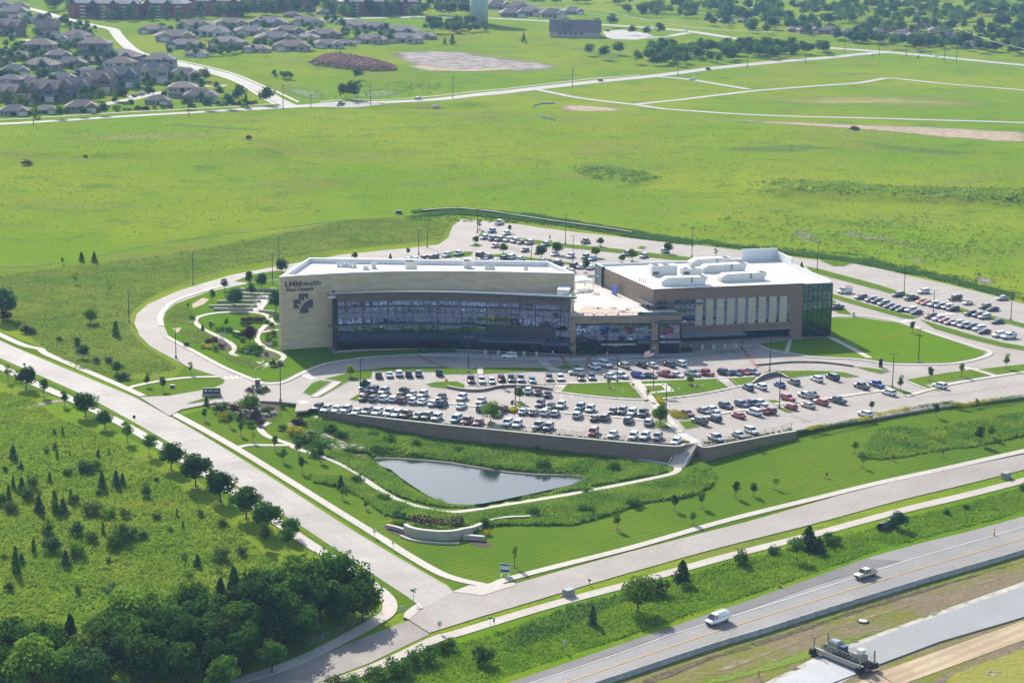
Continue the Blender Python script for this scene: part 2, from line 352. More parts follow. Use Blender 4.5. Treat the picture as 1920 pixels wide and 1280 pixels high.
# ------------------------------------------------------------------ ground materials
def grass_mat(name, c1, c2, c3, s1=.02, s2=.25, stripe=None, bump=.5, bs=1.2, fine=.35, c4=None, s4=.012):
 """turf: two greens in broad patches, a third in small flecks; stripe=(angle, period, strength) for mowing bands"""
 m = bpy.data.materials.new(name); m.use_nodes = True; nt = m.node_tree; N, L = nt.nodes, nt.links
 b = N['Principled BSDF']; b.inputs['Roughness'].default_value = 1; b.inputs['Specular IOR Level'].default_value = 0
 g = N.new('ShaderNodeNewGeometry'); rgb = lambda c: (*c, 1)
 def noise(s, d=5, ro=.6):
  n = N.new('ShaderNodeTexNoise'); n.inputs['Scale'].default_value = s; n.inputs['Detail'].default_value = d; n.inputs['Roughness'].default_value = ro
  L.new(g.outputs['Position'], n.inputs['Vector']); return n.outputs['Fac']
 def ramp(f, a, e):
  r = N.new('ShaderNodeMapRange'); r.inputs['From Min'].default_value = a; r.inputs['From Max'].default_value = e; r.interpolation_type = 'SMOOTHSTEP'
  L.new(f, r.inputs['Value']); return r.outputs['Result']
 def mix(f, a, c):
  x = N.new('ShaderNodeMix'); x.data_type = 'RGBA'; L.new(f, x.inputs['Factor'])
  for s, v in ((6, a), (7, c)):
   if isinstance(v, tuple): x.inputs[s].default_value = rgb(v)
   else: L.new(v, x.inputs[s])
  return x.outputs[2]
 c = mix(ramp(noise(s1), .38, .62), c1, c2)
 f3 = N.new('ShaderNodeMath'); f3.operation = 'MULTIPLY'; L.new(ramp(noise(s2, 6, .7), .5, .72), f3.inputs[0]); f3.inputs[1].default_value = .8
 c = mix(f3.outputs[0], c, c3)
 if c4:
  f4 = N.new('ShaderNodeMath'); f4.operation = 'MULTIPLY'; L.new(ramp(noise(s4, 8, .72), .5, .68), f4.inputs[0]); f4.inputs[1].default_value = .75
  c = mix(f4.outputs[0], c, c4)
 fd = N.new('ShaderNodeMath'); fd.operation = 'MULTIPLY'; L.new(ramp(noise(1.1, 6, .75), .45, .75), fd.inputs[0]); fd.inputs[1].default_value = fine
 c = mix(fd.outputs[0], c, tuple(k * .45 for k in c1))
 if stripe:
  a, per, st = stripe
  mp = N.new('ShaderNodeMapping'); mp.inputs['Rotation'].default_value = (0, 0, a); L.new(g.outputs['Position'], mp.inputs['Vector'])
  w = N.new('ShaderNodeTexWave'); w.inputs['Scale'].default_value = .314 / per; w.inputs['Distortion'].default_value = .6; w.inputs['Detail'].default_value = 1; w.wave_profile = 'SIN'
  L.new(mp.outputs[0], w.inputs['Vector'])
  sm = N.new('ShaderNodeMath'); sm.operation = 'MULTIPLY'; L.new(ramp(w.outputs['Fac'], .35, .65), sm.inputs[0]); sm.inputs[1].default_value = st
  c = mix(sm.outputs[0], c, tuple(k * .62 for k in c1))
 L.new(c, b.inputs['Base Color'])
 nb = noise(bs, 6, .7); bp = N.new('ShaderNodeBump'); bp.inputs['Strength'].default_value = bump; bp.inputs['Distance'].default_value = .5
 L.new(nb, bp.inputs['Height']); L.new(bp.outputs['Normal'], b.inputs['Normal'])
 return m
def patch_mat(name, c1, c2, scale=.15, soft=.35, rough=.95, dens=1.0):
 """soil or weed patch that frays out at its rim (attribute 'rim' runs 0 at the edge to 1 inside)"""
 m = bpy.data.materials.new(name); m.use_nodes = True; nt = m.node_tree; N, L = nt.nodes, nt.links
 b = N['Principled BSDF']; b.inputs['Roughness'].default_value = rough; b.inputs['Specular IOR Level'].default_value = .1
 g = N.new('ShaderNodeNewGeometry')
 n1 = N.new('ShaderNodeTexNoise'); n1.inputs['Scale'].default_value = scale; n1.inputs['Detail'].default_value = 7; n1.inputs['Roughness'].default_value = .7
 mp = N.new('ShaderNodeMapping'); mp.inputs['Scale'].default_value = (.45, 1, 1); mp.inputs['Rotation'].default_value = (0, 0, .15)
 L.new(g.outputs['Position'], mp.inputs['Vector']); L.new(mp.outputs[0], n1.inputs['Vector'])
 n2 = N.new('ShaderNodeTexNoise'); n2.inputs['Scale'].default_value = scale * 3.1; n2.inputs['Detail'].default_value = 6
 L.new(g.outputs['Position'], n2.inputs['Vector'])
 rp = N.new('ShaderNodeValToRGB'); rp.color_ramp.elements[0].position = .38; rp.color_ramp.elements[1].position = .62
 rp.color_ramp.elements[0].color = (*c1, 1); rp.color_ramp.elements[1].color = (*c2, 1); L.new(n2.outputs['Fac'], rp.inputs['Fac']); L.new(rp.outputs[0], b.inputs['Base Color'])
 at = N.new('ShaderNodeAttribute'); at.attribute_name = 'rim'
 ad = N.new('ShaderNodeMath'); ad.operation = 'ADD'; L.new(at.outputs['Fac'], ad.inputs[0]); L.new(n1.outputs['Fac'], ad.inputs[1])
 mr = N.new('ShaderNodeMapRange'); mr.inputs['From Min'].default_value = .95 - .25 * dens; mr.inputs['From Max'].default_value = .95 - .25 * dens + soft; mr.interpolation_type = 'SMOOTHSTEP'
 L.new(ad.outputs[0], mr.inputs['Value'])
 tr = N.new('ShaderNodeBsdfTransparent'); ms = N.new('ShaderNodeMixShader'); L.new(mr.outputs[0], ms.inputs['Fac']); L.new(tr.outputs[0], ms.inputs[1]); L.new(b.outputs[0], ms.inputs[2])
 bp = N.new('ShaderNodeBump'); bp.inputs['Strength'].default_value = .6; bp.inputs['Distance'].default_value = .6; L.new(n2.outputs['Fac'], bp.inputs['Height']); L.new(bp.outputs['Normal'], b.inputs['Normal'])
 L.new(ms.outputs[0], N['Material Output'].inputs['Surface']); return m
def patch(name, pts, m, dz=.03, rim=6.0, step=3.0, kind='structure', label=None, cat=None):
 o = sheet(name, pts, dz, m, step=step, kind=kind, label=label, cat=cat); W = [P(*p) for p in pts]; me = o.data
 X = np.array([v.co.x for v in me.vertices]); Y = np.array([v.co.y for v in me.vertices]); d = np.full(X.shape, 1e9)
 for a, b in zip(W, W[1:] + W[:1]):
  dx, dy = b.x - a.x, b.y - a.y; t = np.clip(((X - a.x) * dx + (Y - a.y) * dy) / (dx * dx + dy * dy + 1e-9), 0, 1)
  d = np.minimum(d, np.hypot(X - a.x - t * dx, Y - a.y - t * dy))
 at = me.attributes.new('rim', 'FLOAT', 'POINT'); at.data.foreach_set('value', np.clip(d / rim, 0, 1).astype(np.float32)); return o
_ca = P(1569, 928) - P(1180, 1033); CS_ANG = math.atan2(_ca.y, _ca.x)
M_FIELD = grass_mat('field_turf', (.124, .200, .014), (.182, .224, .018), (.070, .138, .021), .006, .045, bump=.8, bs=.25, fine=.6, c4=(.16, .165, .04), s4=.013)
M_LAWN = grass_mat('mown_lawn', (.080, .146, .013), (.108, .166, .015), (.068, .120, .013), .03, .4, (-CS_ANG - rad(90), 1.9, .34), .2, 2.5, .12)
M_LAWN2 = grass_mat('mown_lawn_diagonal', (.074, .152, .009), (.096, .168, .010), (.065, .125, .010), .03, .4, (rad(-55), 2.6, .26), .2, 2.5, .12)
M_MEADOW = grass_mat('meadow_turf', (.120, .190, .014), (.168, .212, .02), (.078, .142, .018), .025, .2, bump=.8, bs=.6, fine=.5, c4=(.16, .18, .035), s4=.03)
M_PRAIRIE = grass_mat('prairie_turf', (.118, .178, .016), (.155, .19, .026), (.072, .135, .018), .02, .14, bump=.8, bs=.6, fine=.5, c4=(.17, .165, .05), s4=.03)
M_MULCH = mat('bark_mulch', (.075, .042, .028), .95, var=.5, vscale=3, bump=.5)
M_GRAVEL = mat('tan_gravel', (.40, .29, .20), .95, var=.25, vscale=1.5, bump=.3)
def paving_mat(name, col, col2, joint=5.0, rot=0.0, jd=.75, rough=.85, tint=None):
 """concrete or asphalt with broad stains, fine grain and joint lines every `joint` metres"""
 m = bpy.data.materials.new(name); m.use_nodes = True; nt = m.node_tree; N, L = nt.nodes, nt.links
 b = N['Principled BSDF']; b.inputs['Roughness'].default_value = rough; b.inputs['Specular IOR Level'].default_value = .25
 g = N.new('ShaderNodeNewGeometry')
 def noise(s, d=5):
  n = N.new('ShaderNodeTexNoise'); n.inputs['Scale'].default_value = s; n.inputs['Detail'].default_value = d; L.new(g.outputs['Position'], n.inputs['Vector']); return n.outputs['Fac']
 rp = N.new('ShaderNodeValToRGB'); rp.color_ramp.elements[0].position = .35; rp.color_ramp.elements[1].position = .68
 rp.color_ramp.elements[0].color = (*col, 1); rp.color_ramp.elements[1].color = (*col2, 1); L.new(noise(.09, 6), rp.inputs['Fac']); c = rp.outputs[0]
 fx = N.new('ShaderNodeMapRange'); fx.inputs['From Min'].default_value = .3; fx.inputs['From Max'].default_value = .7; fx.inputs['To Min'].default_value = .9; fx.inputs['To Max'].default_value = 1.08; L.new(noise(1.7, 6), fx.inputs['Value'])
 vm = N.new('ShaderNodeVectorMath'); vm.operation = 'SCALE'; L.new(c, vm.inputs[0]); L.new(fx.outputs[0], vm.inputs['Scale']); c = vm.outputs[0]
 if joint:
  mp = N.new('ShaderNodeMapping'); mp.inputs['Rotation'].default_value = (0, 0, rot); L.new(g.outputs['Position'], mp.inputs['Vector'])
  sx = N.new('ShaderNodeSeparateXYZ'); L.new(mp.outputs[0], sx.inputs[0]); mm = None
  for ax in (0, 1):
   w = N.new('ShaderNodeMath'); w.operation = 'PINGPONG'; L.new(sx.outputs[ax], w.inputs[0]); w.inputs[1].default_value = joint / 2
   l = N.new('ShaderNodeMath'); l.operation = 'LESS_THAN'; L.new(w.outputs[0], l.inputs[0]); l.inputs[1].default_value = .07
   if mm is None: mm = l.outputs[0]
   else:
    x = N.new('ShaderNodeMath'); x.operation = 'MAXIMUM'; L.new(mm, x.inputs[0]); L.new(l.outputs[0], x.inputs[1]); mm = x.outputs[0]
  k = N.new('ShaderNodeMapRange'); k.inputs['To Min'].default_value = 1; k.inputs['To Max'].default_value = jd; L.new(mm, k.inputs['Value'])
  v2 = N.new('ShaderNodeVectorMath'); v2.operation = 'SCALE'; L.new(c, v2.inputs[0]); L.new(k.outputs[0], v2.inputs['Scale']); c = v2.outputs[0]
 L.new(c, b.inputs['Base Color']); return m
_sa = P(670, 998) - P(250, 744); STREET_ANG = math.atan2(_sa.y, _sa.x)
_ha = P(1622, 1048) - P(954, 1280); HW_ANG = math.atan2(_ha.y, _ha.x)
M_STREET = paving_mat('street_concrete', (.285, .256, .224), (.36, .327, .29), 4.2, -STREET_ANG, .78)
M_LOT = paving_mat('lot_concrete', (.258, .226, .195), (.308, .272, .238), 4.6, rad(25), .88)
M_WALK = paving_mat('walk_concrete', (.39, .345, .29), (.445, .395, .34), 2.0, .3, .85)
M_KERB = mat('kerb_concrete', (.36, .32, .27), .85, var=.2, vscale=1)
M_TANWALK = paving_mat('tan_path', (.36, .31, .26), (.41, .36, .31), 3.0, -HW_ANG, .85)
M_ASPH = paving_mat('road_asphalt', (.125, .115, .11), (.16, .15, .145), 0)
M_OLDASPH = paving_mat('worn_asphalt', (.20, .175, .15), (.29, .25, .21), 0)
M_HWY = paving_mat('highway_concrete', (.20, .186, .174), (.245, .23, .216), 4.6, -HW_ANG, .9)
M_WHITE = mat('road_paint_white', (.62, .62, .60), .7, var=.15, vscale=2)
M_YELLOW = mat('road_paint_yellow', (.62, .36, .03), .7, var=.2, vscale=2)
M_BRICKPATH = mat('red_paver', (.33, .15, .10), .9, var=.25, vscale=2)
M_WETSLAB = paving_mat('fresh_slab', (.225, .225, .215), (.25, .25, .24), 0, rough=.5)
M_DRYSLAB = paving_mat('cured_slab', (.34, .34, .335), (.42, .42, .415), 0)
M_SAND = grass_mat('sandy_haul_road', (.38, .29, .19), (.44, .345, .23), (.30, .22, .14), .06, .5, (-HW_ANG + rad(90), 2.6, .35), .3, 1.0, .2)
M_MEDIAN = grass_mat('raw_median_soil', (.20, .155, .10), (.16, .17, .03), (.25, .20, .13), .06, .3, bump=.8, bs=.8, fine=.5)
P_DIRT = patch_mat('bare_soil', (.235, .175, .105), (.34, .27, .18), .09, .5)
P_GREYDIRT = patch_mat('grey_soil', (.125, .105, .095), (.27, .235, .20), .05, .55, dens=.62)
P_WEED = patch_mat('dark_weed', (.055, .115, .014), (.085, .15, .016), .09, .6, dens=.7)
P_TANGRASS = patch_mat('straw_grass', (.20, .21, .03), (.23, .22, .045), .05, .8, dens=.5)
P_GREENG = patch_mat('lush_grass', (.10, .17, .012), (.15, .19, .018), .35, .35, dens=.6)
# ------------------------------------------------------------------ the ground itself
mb = MB(); me = bpy.data.meshes.new('ground')
nv = NR * NCOL; me.vertices.add(nv); me.vertices.foreach_set('co', np.stack([GX, GY, GZ], -1).astype(np.float32).ravel())
i, j = np.meshgrid(np.arange(NR - 1), np.arange(NCOL - 1), indexing='ij'); a = (i * NCOL + j).ravel()
q = np.stack([a, a + 1, a + NCOL + 1, a + NCOL], -1); nf = len(q)
me.loops.add(nf * 4); me.loops.foreach_set('vertex_index', q.ravel().astype(np.int32)); me.polygons.add(nf)
me.polygons.foreach_set('loop_start', np.arange(0, nf * 4, 4, dtype=np.int32)); me.polygons.foreach_set('use_smooth', np.ones(nf, bool))
me.materials.append(M_FIELD); me.update(); me.validate()
GROUND = tag(link_ := bpy.data.objects.new('ground', me), kind='structure'); COL.objects.link(GROUND)
# ------------------------------------------------------------------ near fields
LAWN_S = [(325,783),(400,762),(553,766),(650,784),(840,808),(1060,834),(1262,866),(1310,870),(1335,850),(1490,815),(1640,791),(1760,772),(1920,752),(2080,731),(2080,800),(1920,849),(1569,927),(1396,977),(1180,1032),(964,1093),(905,1111),(853,1107),(842,1095),(676,997),(508,889)]
sheet('corner_lawn', LAWN_S, .05, M_LAWN, step=2.0)
sheet('west_meadow_field', [(-260,690),(-20,712),(60,740),(105,775),(180,800),(300,860),(430,960),(540,1060),(690,1130),(735,1150),(640,1190),(470,1265),(380,1300),(-260,1400)], .04, M_MEADOW)
sheet('verge_lawn', [(-260,590),(0,676),(150,742),(182,759),(312,832),(450,920),(564,991),(764,1121),(785,1130),(770,1142),(700,1165),(735,1140),(700,1105),(640,1060),(560,1010),(420,935),(300,850),(190,795),(110,745),(0,715),(-260,640)], .06, M_LAWN)
sheet('roadside_meadow', [(583,1290),(697,1245),(819,1200),(1000,1150),(1230,1084),(1373,1045),(1920,906),(2100,860),(2100,925),(1920,968),(1622,1048),(1360,1141),(954,1280),(930,1300)], .04, grass_mat('roadside_turf', (.10, .185, .009), (.14, .205, .012), (.07, .14, .010), .03, .2, bump=.7, bs=.7, fine=.35))
sheet('loop_prairie_field', [(-150,560),(0,590),(90,650),(140,690),(215,705),(300,712),(345,690),(282,655),(255,630),(240,605),(252,580),(300,550),(420,510),(525,490),(640,470),(760,458),(830,452),(845,425),(850,405),(760,405),(640,412),(500,440),(300,475),(100,500),(-150,520)], .04, M_PRAIRIE)
sheet('entrance_lawn', [(-150,562),(0,622),(80,652),(140,682),(230,708),(320,716),(345,688),(418,712),(424,716),(400,729),(320,744),(270,747),(215,722),(90,672),(0,640),(-150,585)], .06, M_LAWN)
# ------------------------------------------------------------------ streets
EL = [(-260,520),(0,639),(50,661),(250,744),(317,780),(335,790),(500,890),(670,1000),(838,1098),(849,1109),(903,1113)]
ER = [(900,1118),(792,1140),(764,1119),(564,986),(450,915),(312,827),(182,754),(150,738),(0,672),(-260,556)]
sheet('side_street_road', EL + ER, .13, M_STREET, step=2.5)
sheet('campus_street_road', [(2120,802),(1920,852),(1569,930),(1396,980),(1180,1035),(964,1095),(903,1113),(849,1111),(790,1141),(765,1161),(805,1187),(900,1157),(1180,1074),(1279,1046),(1500,989),(1920,881),(2120,832)], .14, M_LOT, step=3)
sheet('old_road', [(765,1163),(610,1225),(480,1275),(380,1320),(480,1340),(583,1285),(697,1241),(806,1189)], .08, M_OLDASPH, step=4)
sheet('highway_road', [(900,1299),(954,1280),(1360,1141),(1500,1092),(1622,1048),(1920,968),(2200,893),(2200,975),(1920,1037),(1360,1207),(1130,1282),(1000,1325)], .12, M_HWY, step=2.5)
sheet('highway_shoulder_road', [(900,1299),(954,1280),(1360,1141),(1622,1048),(1690,1052),(1530,1097),(1320,1170),(1000,1278),(940,1299)], .16, M_ASPH, step=2.5)
sheet('raw_median', [(900,1360),(1000,1325),(1130,1284),(1360,1209),(1920,1039),(2200,977),(2200,1100),(2000,1400),(900,1400)], .05, M_MEDIAN)
for L_ in ([(1130,1320),(1400,1250),(1500,1215),(1660,1172),(1800,1128),(1920,1085),(1920,1100),(1700,1178),(1560,1228),(1400,1275),(1250,1310)],
   [(1330,1222),(1480,1172),(1620,1128),(1760,1082),(1900,1050),(1920,1060),(1760,1105),(1600,1155),(1480,1195),(1370,1228)]):
 patch('median_grass', L_, P_GREENG, .10, 3.0, 2.0)
patch('drain_ground', [(1180,1318),(1300,1268),(1440,1216),(1560,1172),(1640,1148),(1760,1112),(1920,1064),(1920,1074),(1760,1124),(1640,1160),(1560,1186),(1440,1232),(1300,1284),(1200,1325)], P_DIRT, .12, 2.5, 2)
patch('dark_soil_ground', [(1360,1322),(1500,1240),(1640,1186),(1800,1132),(1920,1088),(1920,1098),(1780,1146),(1640,1196),(1540,1234),(1420,1300)], patch_mat('dark_wet_soil', (.07, .05, .035), (.12, .09, .06), .2, .3), .13, 2.5, 2)
patch('dark_soil_ground', [(1150,1292),(1360,1217),(1600,1142),(1800,1082),(1930,1046),(1930,1052),(1800,1092),(1600,1155),(1360,1232),(1180,1300)], bpy.data.materials['dark_wet_soil'], .13, 2.0, 2)
sheet('fresh_slab_road', [(1560,1230),(1685,1182),(1920,1100),(2100,1040),(2100,1105),(1920,1158),(1760,1205),(1640,1250)], .32, M_WETSLAB, skirt=.4)
sheet('slab_base_road', [(1330,1330),(1540,1226),(1700,1168),(1920,1090),(2100,1030),(2100,1040),(1920,1100),(1640,1200),(1640,1250),(1470,1330)], .10, mat('pale_road_base', (.45, .41, .36), .95, var=.3, vscale=.4, bump=.4))
sheet('cured_slab_road', [(1395,1305),(1545,1236),(1640,1252),(1560,1282),(1490,1320)], .30, M_DRYSLAB, skirt=.4)
sheet('haul_road', [(1520,1330),(1640,1262),(1920,1163),(2100,1110),(2100,1140),(1920,1200),(1700,1280),(1600,1330)], .12, M_SAND)
sheet('embankment_soil', [(1700,1330),(1760,1270),(1920,1202),(2100,1150),(2100,1400),(1700,1400)], .08, mat('brown_fill_soil', (.17, .115, .07), .95, var=.4, vscale=.5, bump=.6))
patch('embankment_grass', [(1740,1300),(1780,1258),(1920,1212),(2050,1180),(2050,1260),(1920,1300)], patch_mat('golden_grass', (.22, .19, .035), (.18, .20, .03), .3, .3), .14, 3, 2)
# painted lines
strip('edge_line_marking', [(970,1289),(998,1280),(1160,1226),(1320,1171),(1620,1078),(1920,988),(2100,938)], .16, .21, M_WHITE, per=3)
strip('centre_line_marking', [(1020,1295),(1063,1280),(1240,1219),(1420,1160),(1660,1086),(1920,1010),(2100,960)], .2, .19, M_YELLOW, per=3)
# sidewalks
W_ = dict(skirt=.1)
strip('street_sidewalk', [(-250,518),(-100,580),(0,628),(45,648),(75,655),(87,664),(150,691),(215,719),(268,743)], 2.2, .19, M_WALK, **W_)
strip('entrance_path', [(236,730),(262,722),(312,713),(360,708),(410,707)], 1.8, .195, M_WALK, **W_)
strip('street_sidewalk', [(325,776),(445,842),(560,913),(700,1000),(760,1038),(819,1072),(859,1087),(900,1096),(925,1102)], 2.3, .19, M_WALK, **W_)
strip('campus_street_sidewalk', [(905,1103),(930,1095),(968,1082),(1180,1028),(1374,973),(1569,925),(1740,886),(1920,846),(2100,806)], 2.2, .195, M_WALK, **W_)
strip('meadow_sidewalk', [(-260,612),(-100,650),(0,689),(75,724),(140,752),(235,798),(330,855),(430,917),(560,1007),(640,1058),(700,1099),(728,1125),(728,1148),(700,1168),(610,1216),(520,1255),(400,1290)], 3.0, .19, M_WALK, **W_)
strip('south_path', [(600,1288),(670,1264),(740,1235),(819,1198),(859,1187),(1000,1144),(1171,1098),(1230,1081),(1373,1041),(1600,982),(1920,901),(2100,857)], 2.9, .16, M_TANWALK, **W_)
POND_PATH = [(556,763),(530,779),(505,792),(488,803),(500,817),(522,826),(545,834),(560,843),(620,862),(670,887),(695,907),(745,937),(800,954),(827,959),(867,959),(940,948),(1020,935),(1107,920),(1223,897),(1258,889),(1271,881),(1266,874),(1240,868),(1173,858),(1080,846),(973,835),(870,822),(773,809),(700,798),(640,790),(590,782),(556,776),(530,780)]
strip('pond_path', POND_PATH[2:-2], 1.9, .15, M_WALK, skirt=.1)
strip('pond_path', [(440,841),(465,835),(495,835),(530,835),(548,834)], 1.6, .155, M_WALK, skirt=.1)
strip('meadow_trail_path', [(-100,800),(0,776),(60,761),(110,752),(140,748)], 2.4, .08, mat('dirt_trail', (.25, .20, .15), .95, var=.3, vscale=1))
for c_ in ([(848,1110),(880,1098),(905,1100),(965,1093),(966,1098),(905,1117)], [(760,1148),(770,1140),(785,1130),(792,1140),(768,1162),(756,1158)]):
 sheet('corner_ramp_pavement', c_, .2, M_WALK, step=3)
# ------------------------------------------------------------------ campus paving (terrace level)
LOT = [(262,745),(320,742),(400,728),(418,720),(422,714),(408,706),(350,687),(282,650),(262,630),(252,607),(256,590),(277,571),(333,546),(433,516),(525,499),(640,478),(760,466),(822,459),(840,447),(848,425),(866,411),
  (971,421),(1081,436),(1245,454),(1334,463),(1450,478),(1550,490),(1615,496),(1720,521),(1893,563),(2060,605),(2200,650),(2200,700),(1920,744),(1760,763),(1640,784),(1560,796),(1500,806),(1440,815),(1375,826),(1322,836),(1305,832),(1285,834),
  (1262,832),(1170,827),(1060,817),(950,806),(840,795),(740,784),(650,773),(585,765),(575,770),(553,772),(556,757),(530,754),(492,752),(405,755),(340,768),(318,780)]
sheet('parking_lot_pavement', LOT, .13, M_LOT, plateau=True, skirt=.5, step=8)
def island(name, pts, m=None, dz=.24, kerb=True):
 """raised planted island with a concrete kerb: kerb slab and turf 20 cm inside it"""
 W = [PP(*p) for p in pts]; W = [Vector((w.x, w.y, 0)) for w in W]
 a = sum(W[i].x * W[(i + 1) % len(W)].y - W[(i + 1) % len(W)].x * W[i].y for i in range(len(W)))
 if a < 0: W = W[::-1]
 n = len(W); I = []
 for i, p in enumerate(W):
  d1 = (p - W[i - 1]).normalized(); d2 = (W[(i + 1) % n] - p).normalized(); t = (d1 + d2)
  t = t.normalized() if t.length > .2 else d1
  k = 1 / max(.5, t.dot(d1)); I.append(Vector((p.x - t.y * .22 * k, p.y + t.x * .22 * k, 0)))
 sheet('kerb', [(w.x, w.y) for w in W], dz + .0, M_KERB, plateau=True, skirt=.25, px=False, step=6)
 return sheet(name, [(w.x, w.y) for w in I], dz + .04, m or M_LAWN, plateau=True, skirt=.06, px=False, step=6)
GARDEN = [(314,630),(303,605),(310,585),(327,571),(387,549),(467,532),(525,525),(560,520),(572,515),(590,560),(600,640),(628,664),(700,658),(785,655),(830,660),(800,664),(742,667),(683,671),(610,681),(570,696),(527,716),(497,717),(480,713),(420,688),(362,658)]
island('garden_lawn', GARDEN, M_LAWN2)
island('grass_island_lawn', [(440,528),(470,516),(520,508),(548,512),(555,520),(520,524),(470,531)])
EASTLAWN = [(1421,646),(1442,655),(1486,663),(1530,669),(1600,672),(1640,677),(1682,682),(1784,681),(1840,670),(1849,661),(1824,653),(1743,626),(1682,606),(1611,596),(1556,597),(1557,632),(1504,636),(1480,638)]
island('grass_island_lawn', EASTLAWN, grass_mat('mown_lawn_bright', (.088, .168, .009), (.108, .18, .010), (.07, .135, .010), .03, .4, (rad(80), 3.0, .16), .2, 2.5, .12))
island('grass_island_lawn', [(1552,556),(1556,580),(1570,588),(1600,592),(1595,588),(1580,575)])
G_ISL = [
 [(608,711),(669,696),(732,689),(829,689),(862,693),(866,702),(832,703),(826,698),(700,698),(697,710),(654,716),(602,745),(586,745),(640,716)],
 [(567,737),(583,720),(599,714),(622,716),(583,743)],
 [(838,690),(862,693),(898,690),(896,701),(866,703)],
 [(904,690),(1003,690),(1023,691),(1034,696),(996,698),(905,702)],
 [(1042,690),(1054,686),(1066,686),(1078,692),(1056,694)],[(1069,686),(1084,685),(1095,693),(1080,692)],
 [(797,721),(818,717),(857,716),(872,722),(872,728),(840,730),(806,726)],
 [(1196,716),(1260,714),(1345,712),(1368,728),(1300,739),(1224,750),(1206,734)],[(1049,737),(1061,722),(1120,719),(1178,716),(1206,748),(1130,744)],
 [(1364,711),(1412,708),(1424,712),(1392,722),(1380,726)],
 [(1431,698),(1470,696),(1517,696),(1560,697),(1584,699),(1612,707),(1588,709),(1545,702),(1510,706),(1478,710),(1458,705),(1440,703)],
 [(1601,688),(1640,692),(1669,697),(1653,702),(1625,696)],
 [(1698,713),(1737,706),(1780,699),(1812,695),(1827,693),(1863,704),(1820,711),(1776,717),(1735,722),(1766,734),(1740,731)],
 [(1836,693),(1880,688),(1925,683),(1960,680),(1960,694),(1920,698),(1871,704)],
 [(1660,721),(1690,731),(1718,740),(1702,743),(1674,731)],
 [(1436,751),(1455,751),(1468,757),(1452,759)],[(1452,765),(1470,766),(1490,774),(1472,774)],
 [(1226,789),(1256,791),(1266,806),(1228,803)],[(1271,791),(1296,790),(1312,801),(1284,806)],
 [(654,750),(672,739),(682,739),(676,748),(670,753)],
 [(910,798),(919,791),(930,793),(924,802)],
 [(968,758),(985,756),(982,762),(972,766)],
 [(895,445),(903,434),(908,433),(901,446)],[(880,462),(890,458),(902,461),(898,464)],
 [(905,444),(949,444),(1006,451),(1060,458),(1110,463),(1164,468),(1262,480),(1300,484),(1300,490),(1255,488),(1164,476),(1060,465),(949,451)],
 [(1194,466),(1200,462),(1213,464),(1208,469)],
 [(822,478),(850,472),(888,473),(884,480),(860,484),(835,482)],[(921,478),(950,477),(1010,486),(1100,497),(1098,500),(1010,491),(925,482)],
 [(1076,527),(1082,520),(1106,519),(1110,526),(1085,530)],
 [(1538,490),(1550,489),(1600,493),(1582,500),(1562,500)],
 [(1510,500),(1540,506),(1600,522),(1652,536),(1700,552),(1755,566),(1812,581),(1870,595),(1925,609),(1925,617),(1870,603),(1808,589),(1750,573),(1700,560),(1640,543),(1560,522),(1520,511)],
 [(1558,551),(1600,563),(1641,575),(1690,588),(1716,594),(1728,592),(1712,600),(1690,597),(1640,583),(1590,569),(1556,559)],
 [(1724,600),(1760,610),(1824,629),(1880,643),(1925,651),(1925,659),(1880,652),(1810,635),(1750,617)]]
for g_ in G_ISL: island('grass_island_lawn', g_)
# pale concrete dividers between the nose-to-nose rows, walks across the terraces
for l_, w_ in (([(700,747),(760,752),(840,757),(940,768),(975,768)], 1.6), ([(985,767),(1040,773),(1096,778),(1148,782),(1207,789)], 1.6), ([(1300,788),(1340,779),(1375,772),(1436,762)], 1.6), ([(1452,759),(1500,754),(1572,745),(1652,733)], 1.8),
    ([(876,723),(930,722),(1040,720),(1120,718),(1200,715),(1345,710),(1420,706)], 1.5), ([(1040,735),(1130,746),(1210,750),(1300,742),(1368,729),(1392,724)], 1.2),
    ([(1192,716),(1207,734),(1222,752),(1240,775),(1262,800),(1275,812)], 2.6), ([(588,745),(615,730),(634,717)], 2.0), ([(901,690),(900,703)], 1.6), ([(1027,690),(1048,697)], 2.6), ([(1160,677),(1220,677),(1292,675)], 2.2),
    ([(303,612),(300,595),(308,582),(327,566),(387,545),(430,535)], 1.8), ([(312,632),(362,659),(420,690),(480,715),(497,720),(530,718),(570,699),(612,683),(683,672),(740,668),(800,665)], 1.6),
    ([(1421,648),(1445,657),(1486,665),(1530,671),(1600,674),(1640,679),(1682,684),(1784,683),(1843,671),(1856,661),(1826,651),(1743,624),(1684,604),(1611,593),(1556,595)], 1.6),
    ([(1557,634),(1575,643),(1600,656),(1630,672)], 2.0), ([(1482,638),(1475,662)], 1.2), ([(1700,716),(1740,731)], .8), ([(1700,744),(1780,722),(1871,706),(1925,698)], 1.6), ([(1822,693),(1866,706)], 1.4)):
 strip('walk_pavement', l_, w_, .30, M_WALK, plateau=True, skirt=.12, per=4)
sheet('front_plaza_pavement', [(740,668),(830,662),(900,664),(1000,668),(1075,672),(1150,669),(1275,664),(1377,646),(1421,648),(1380,657),(1290,668),(1200,672),(1075,679),(960,676),(860,672)], .27, paving_mat('plaza_concrete', (.37, .34, .31), (.42, .39, .36), 2.5, .2, .85), plateau=True)
for l_, w_ in (([(1052,669),(1072,700)], 1.0), ([(1105,672),(1100,690)], 1.2), ([(1215,665),(1250,680)], 1.0), ([(1388,650),(1420,690)], 1.0), ([(775,664),(835,690),(868,703)], .9)):
 strip('red_paver_path', l_, w_, .275, M_BRICKPATH, plateau=True, per=1)
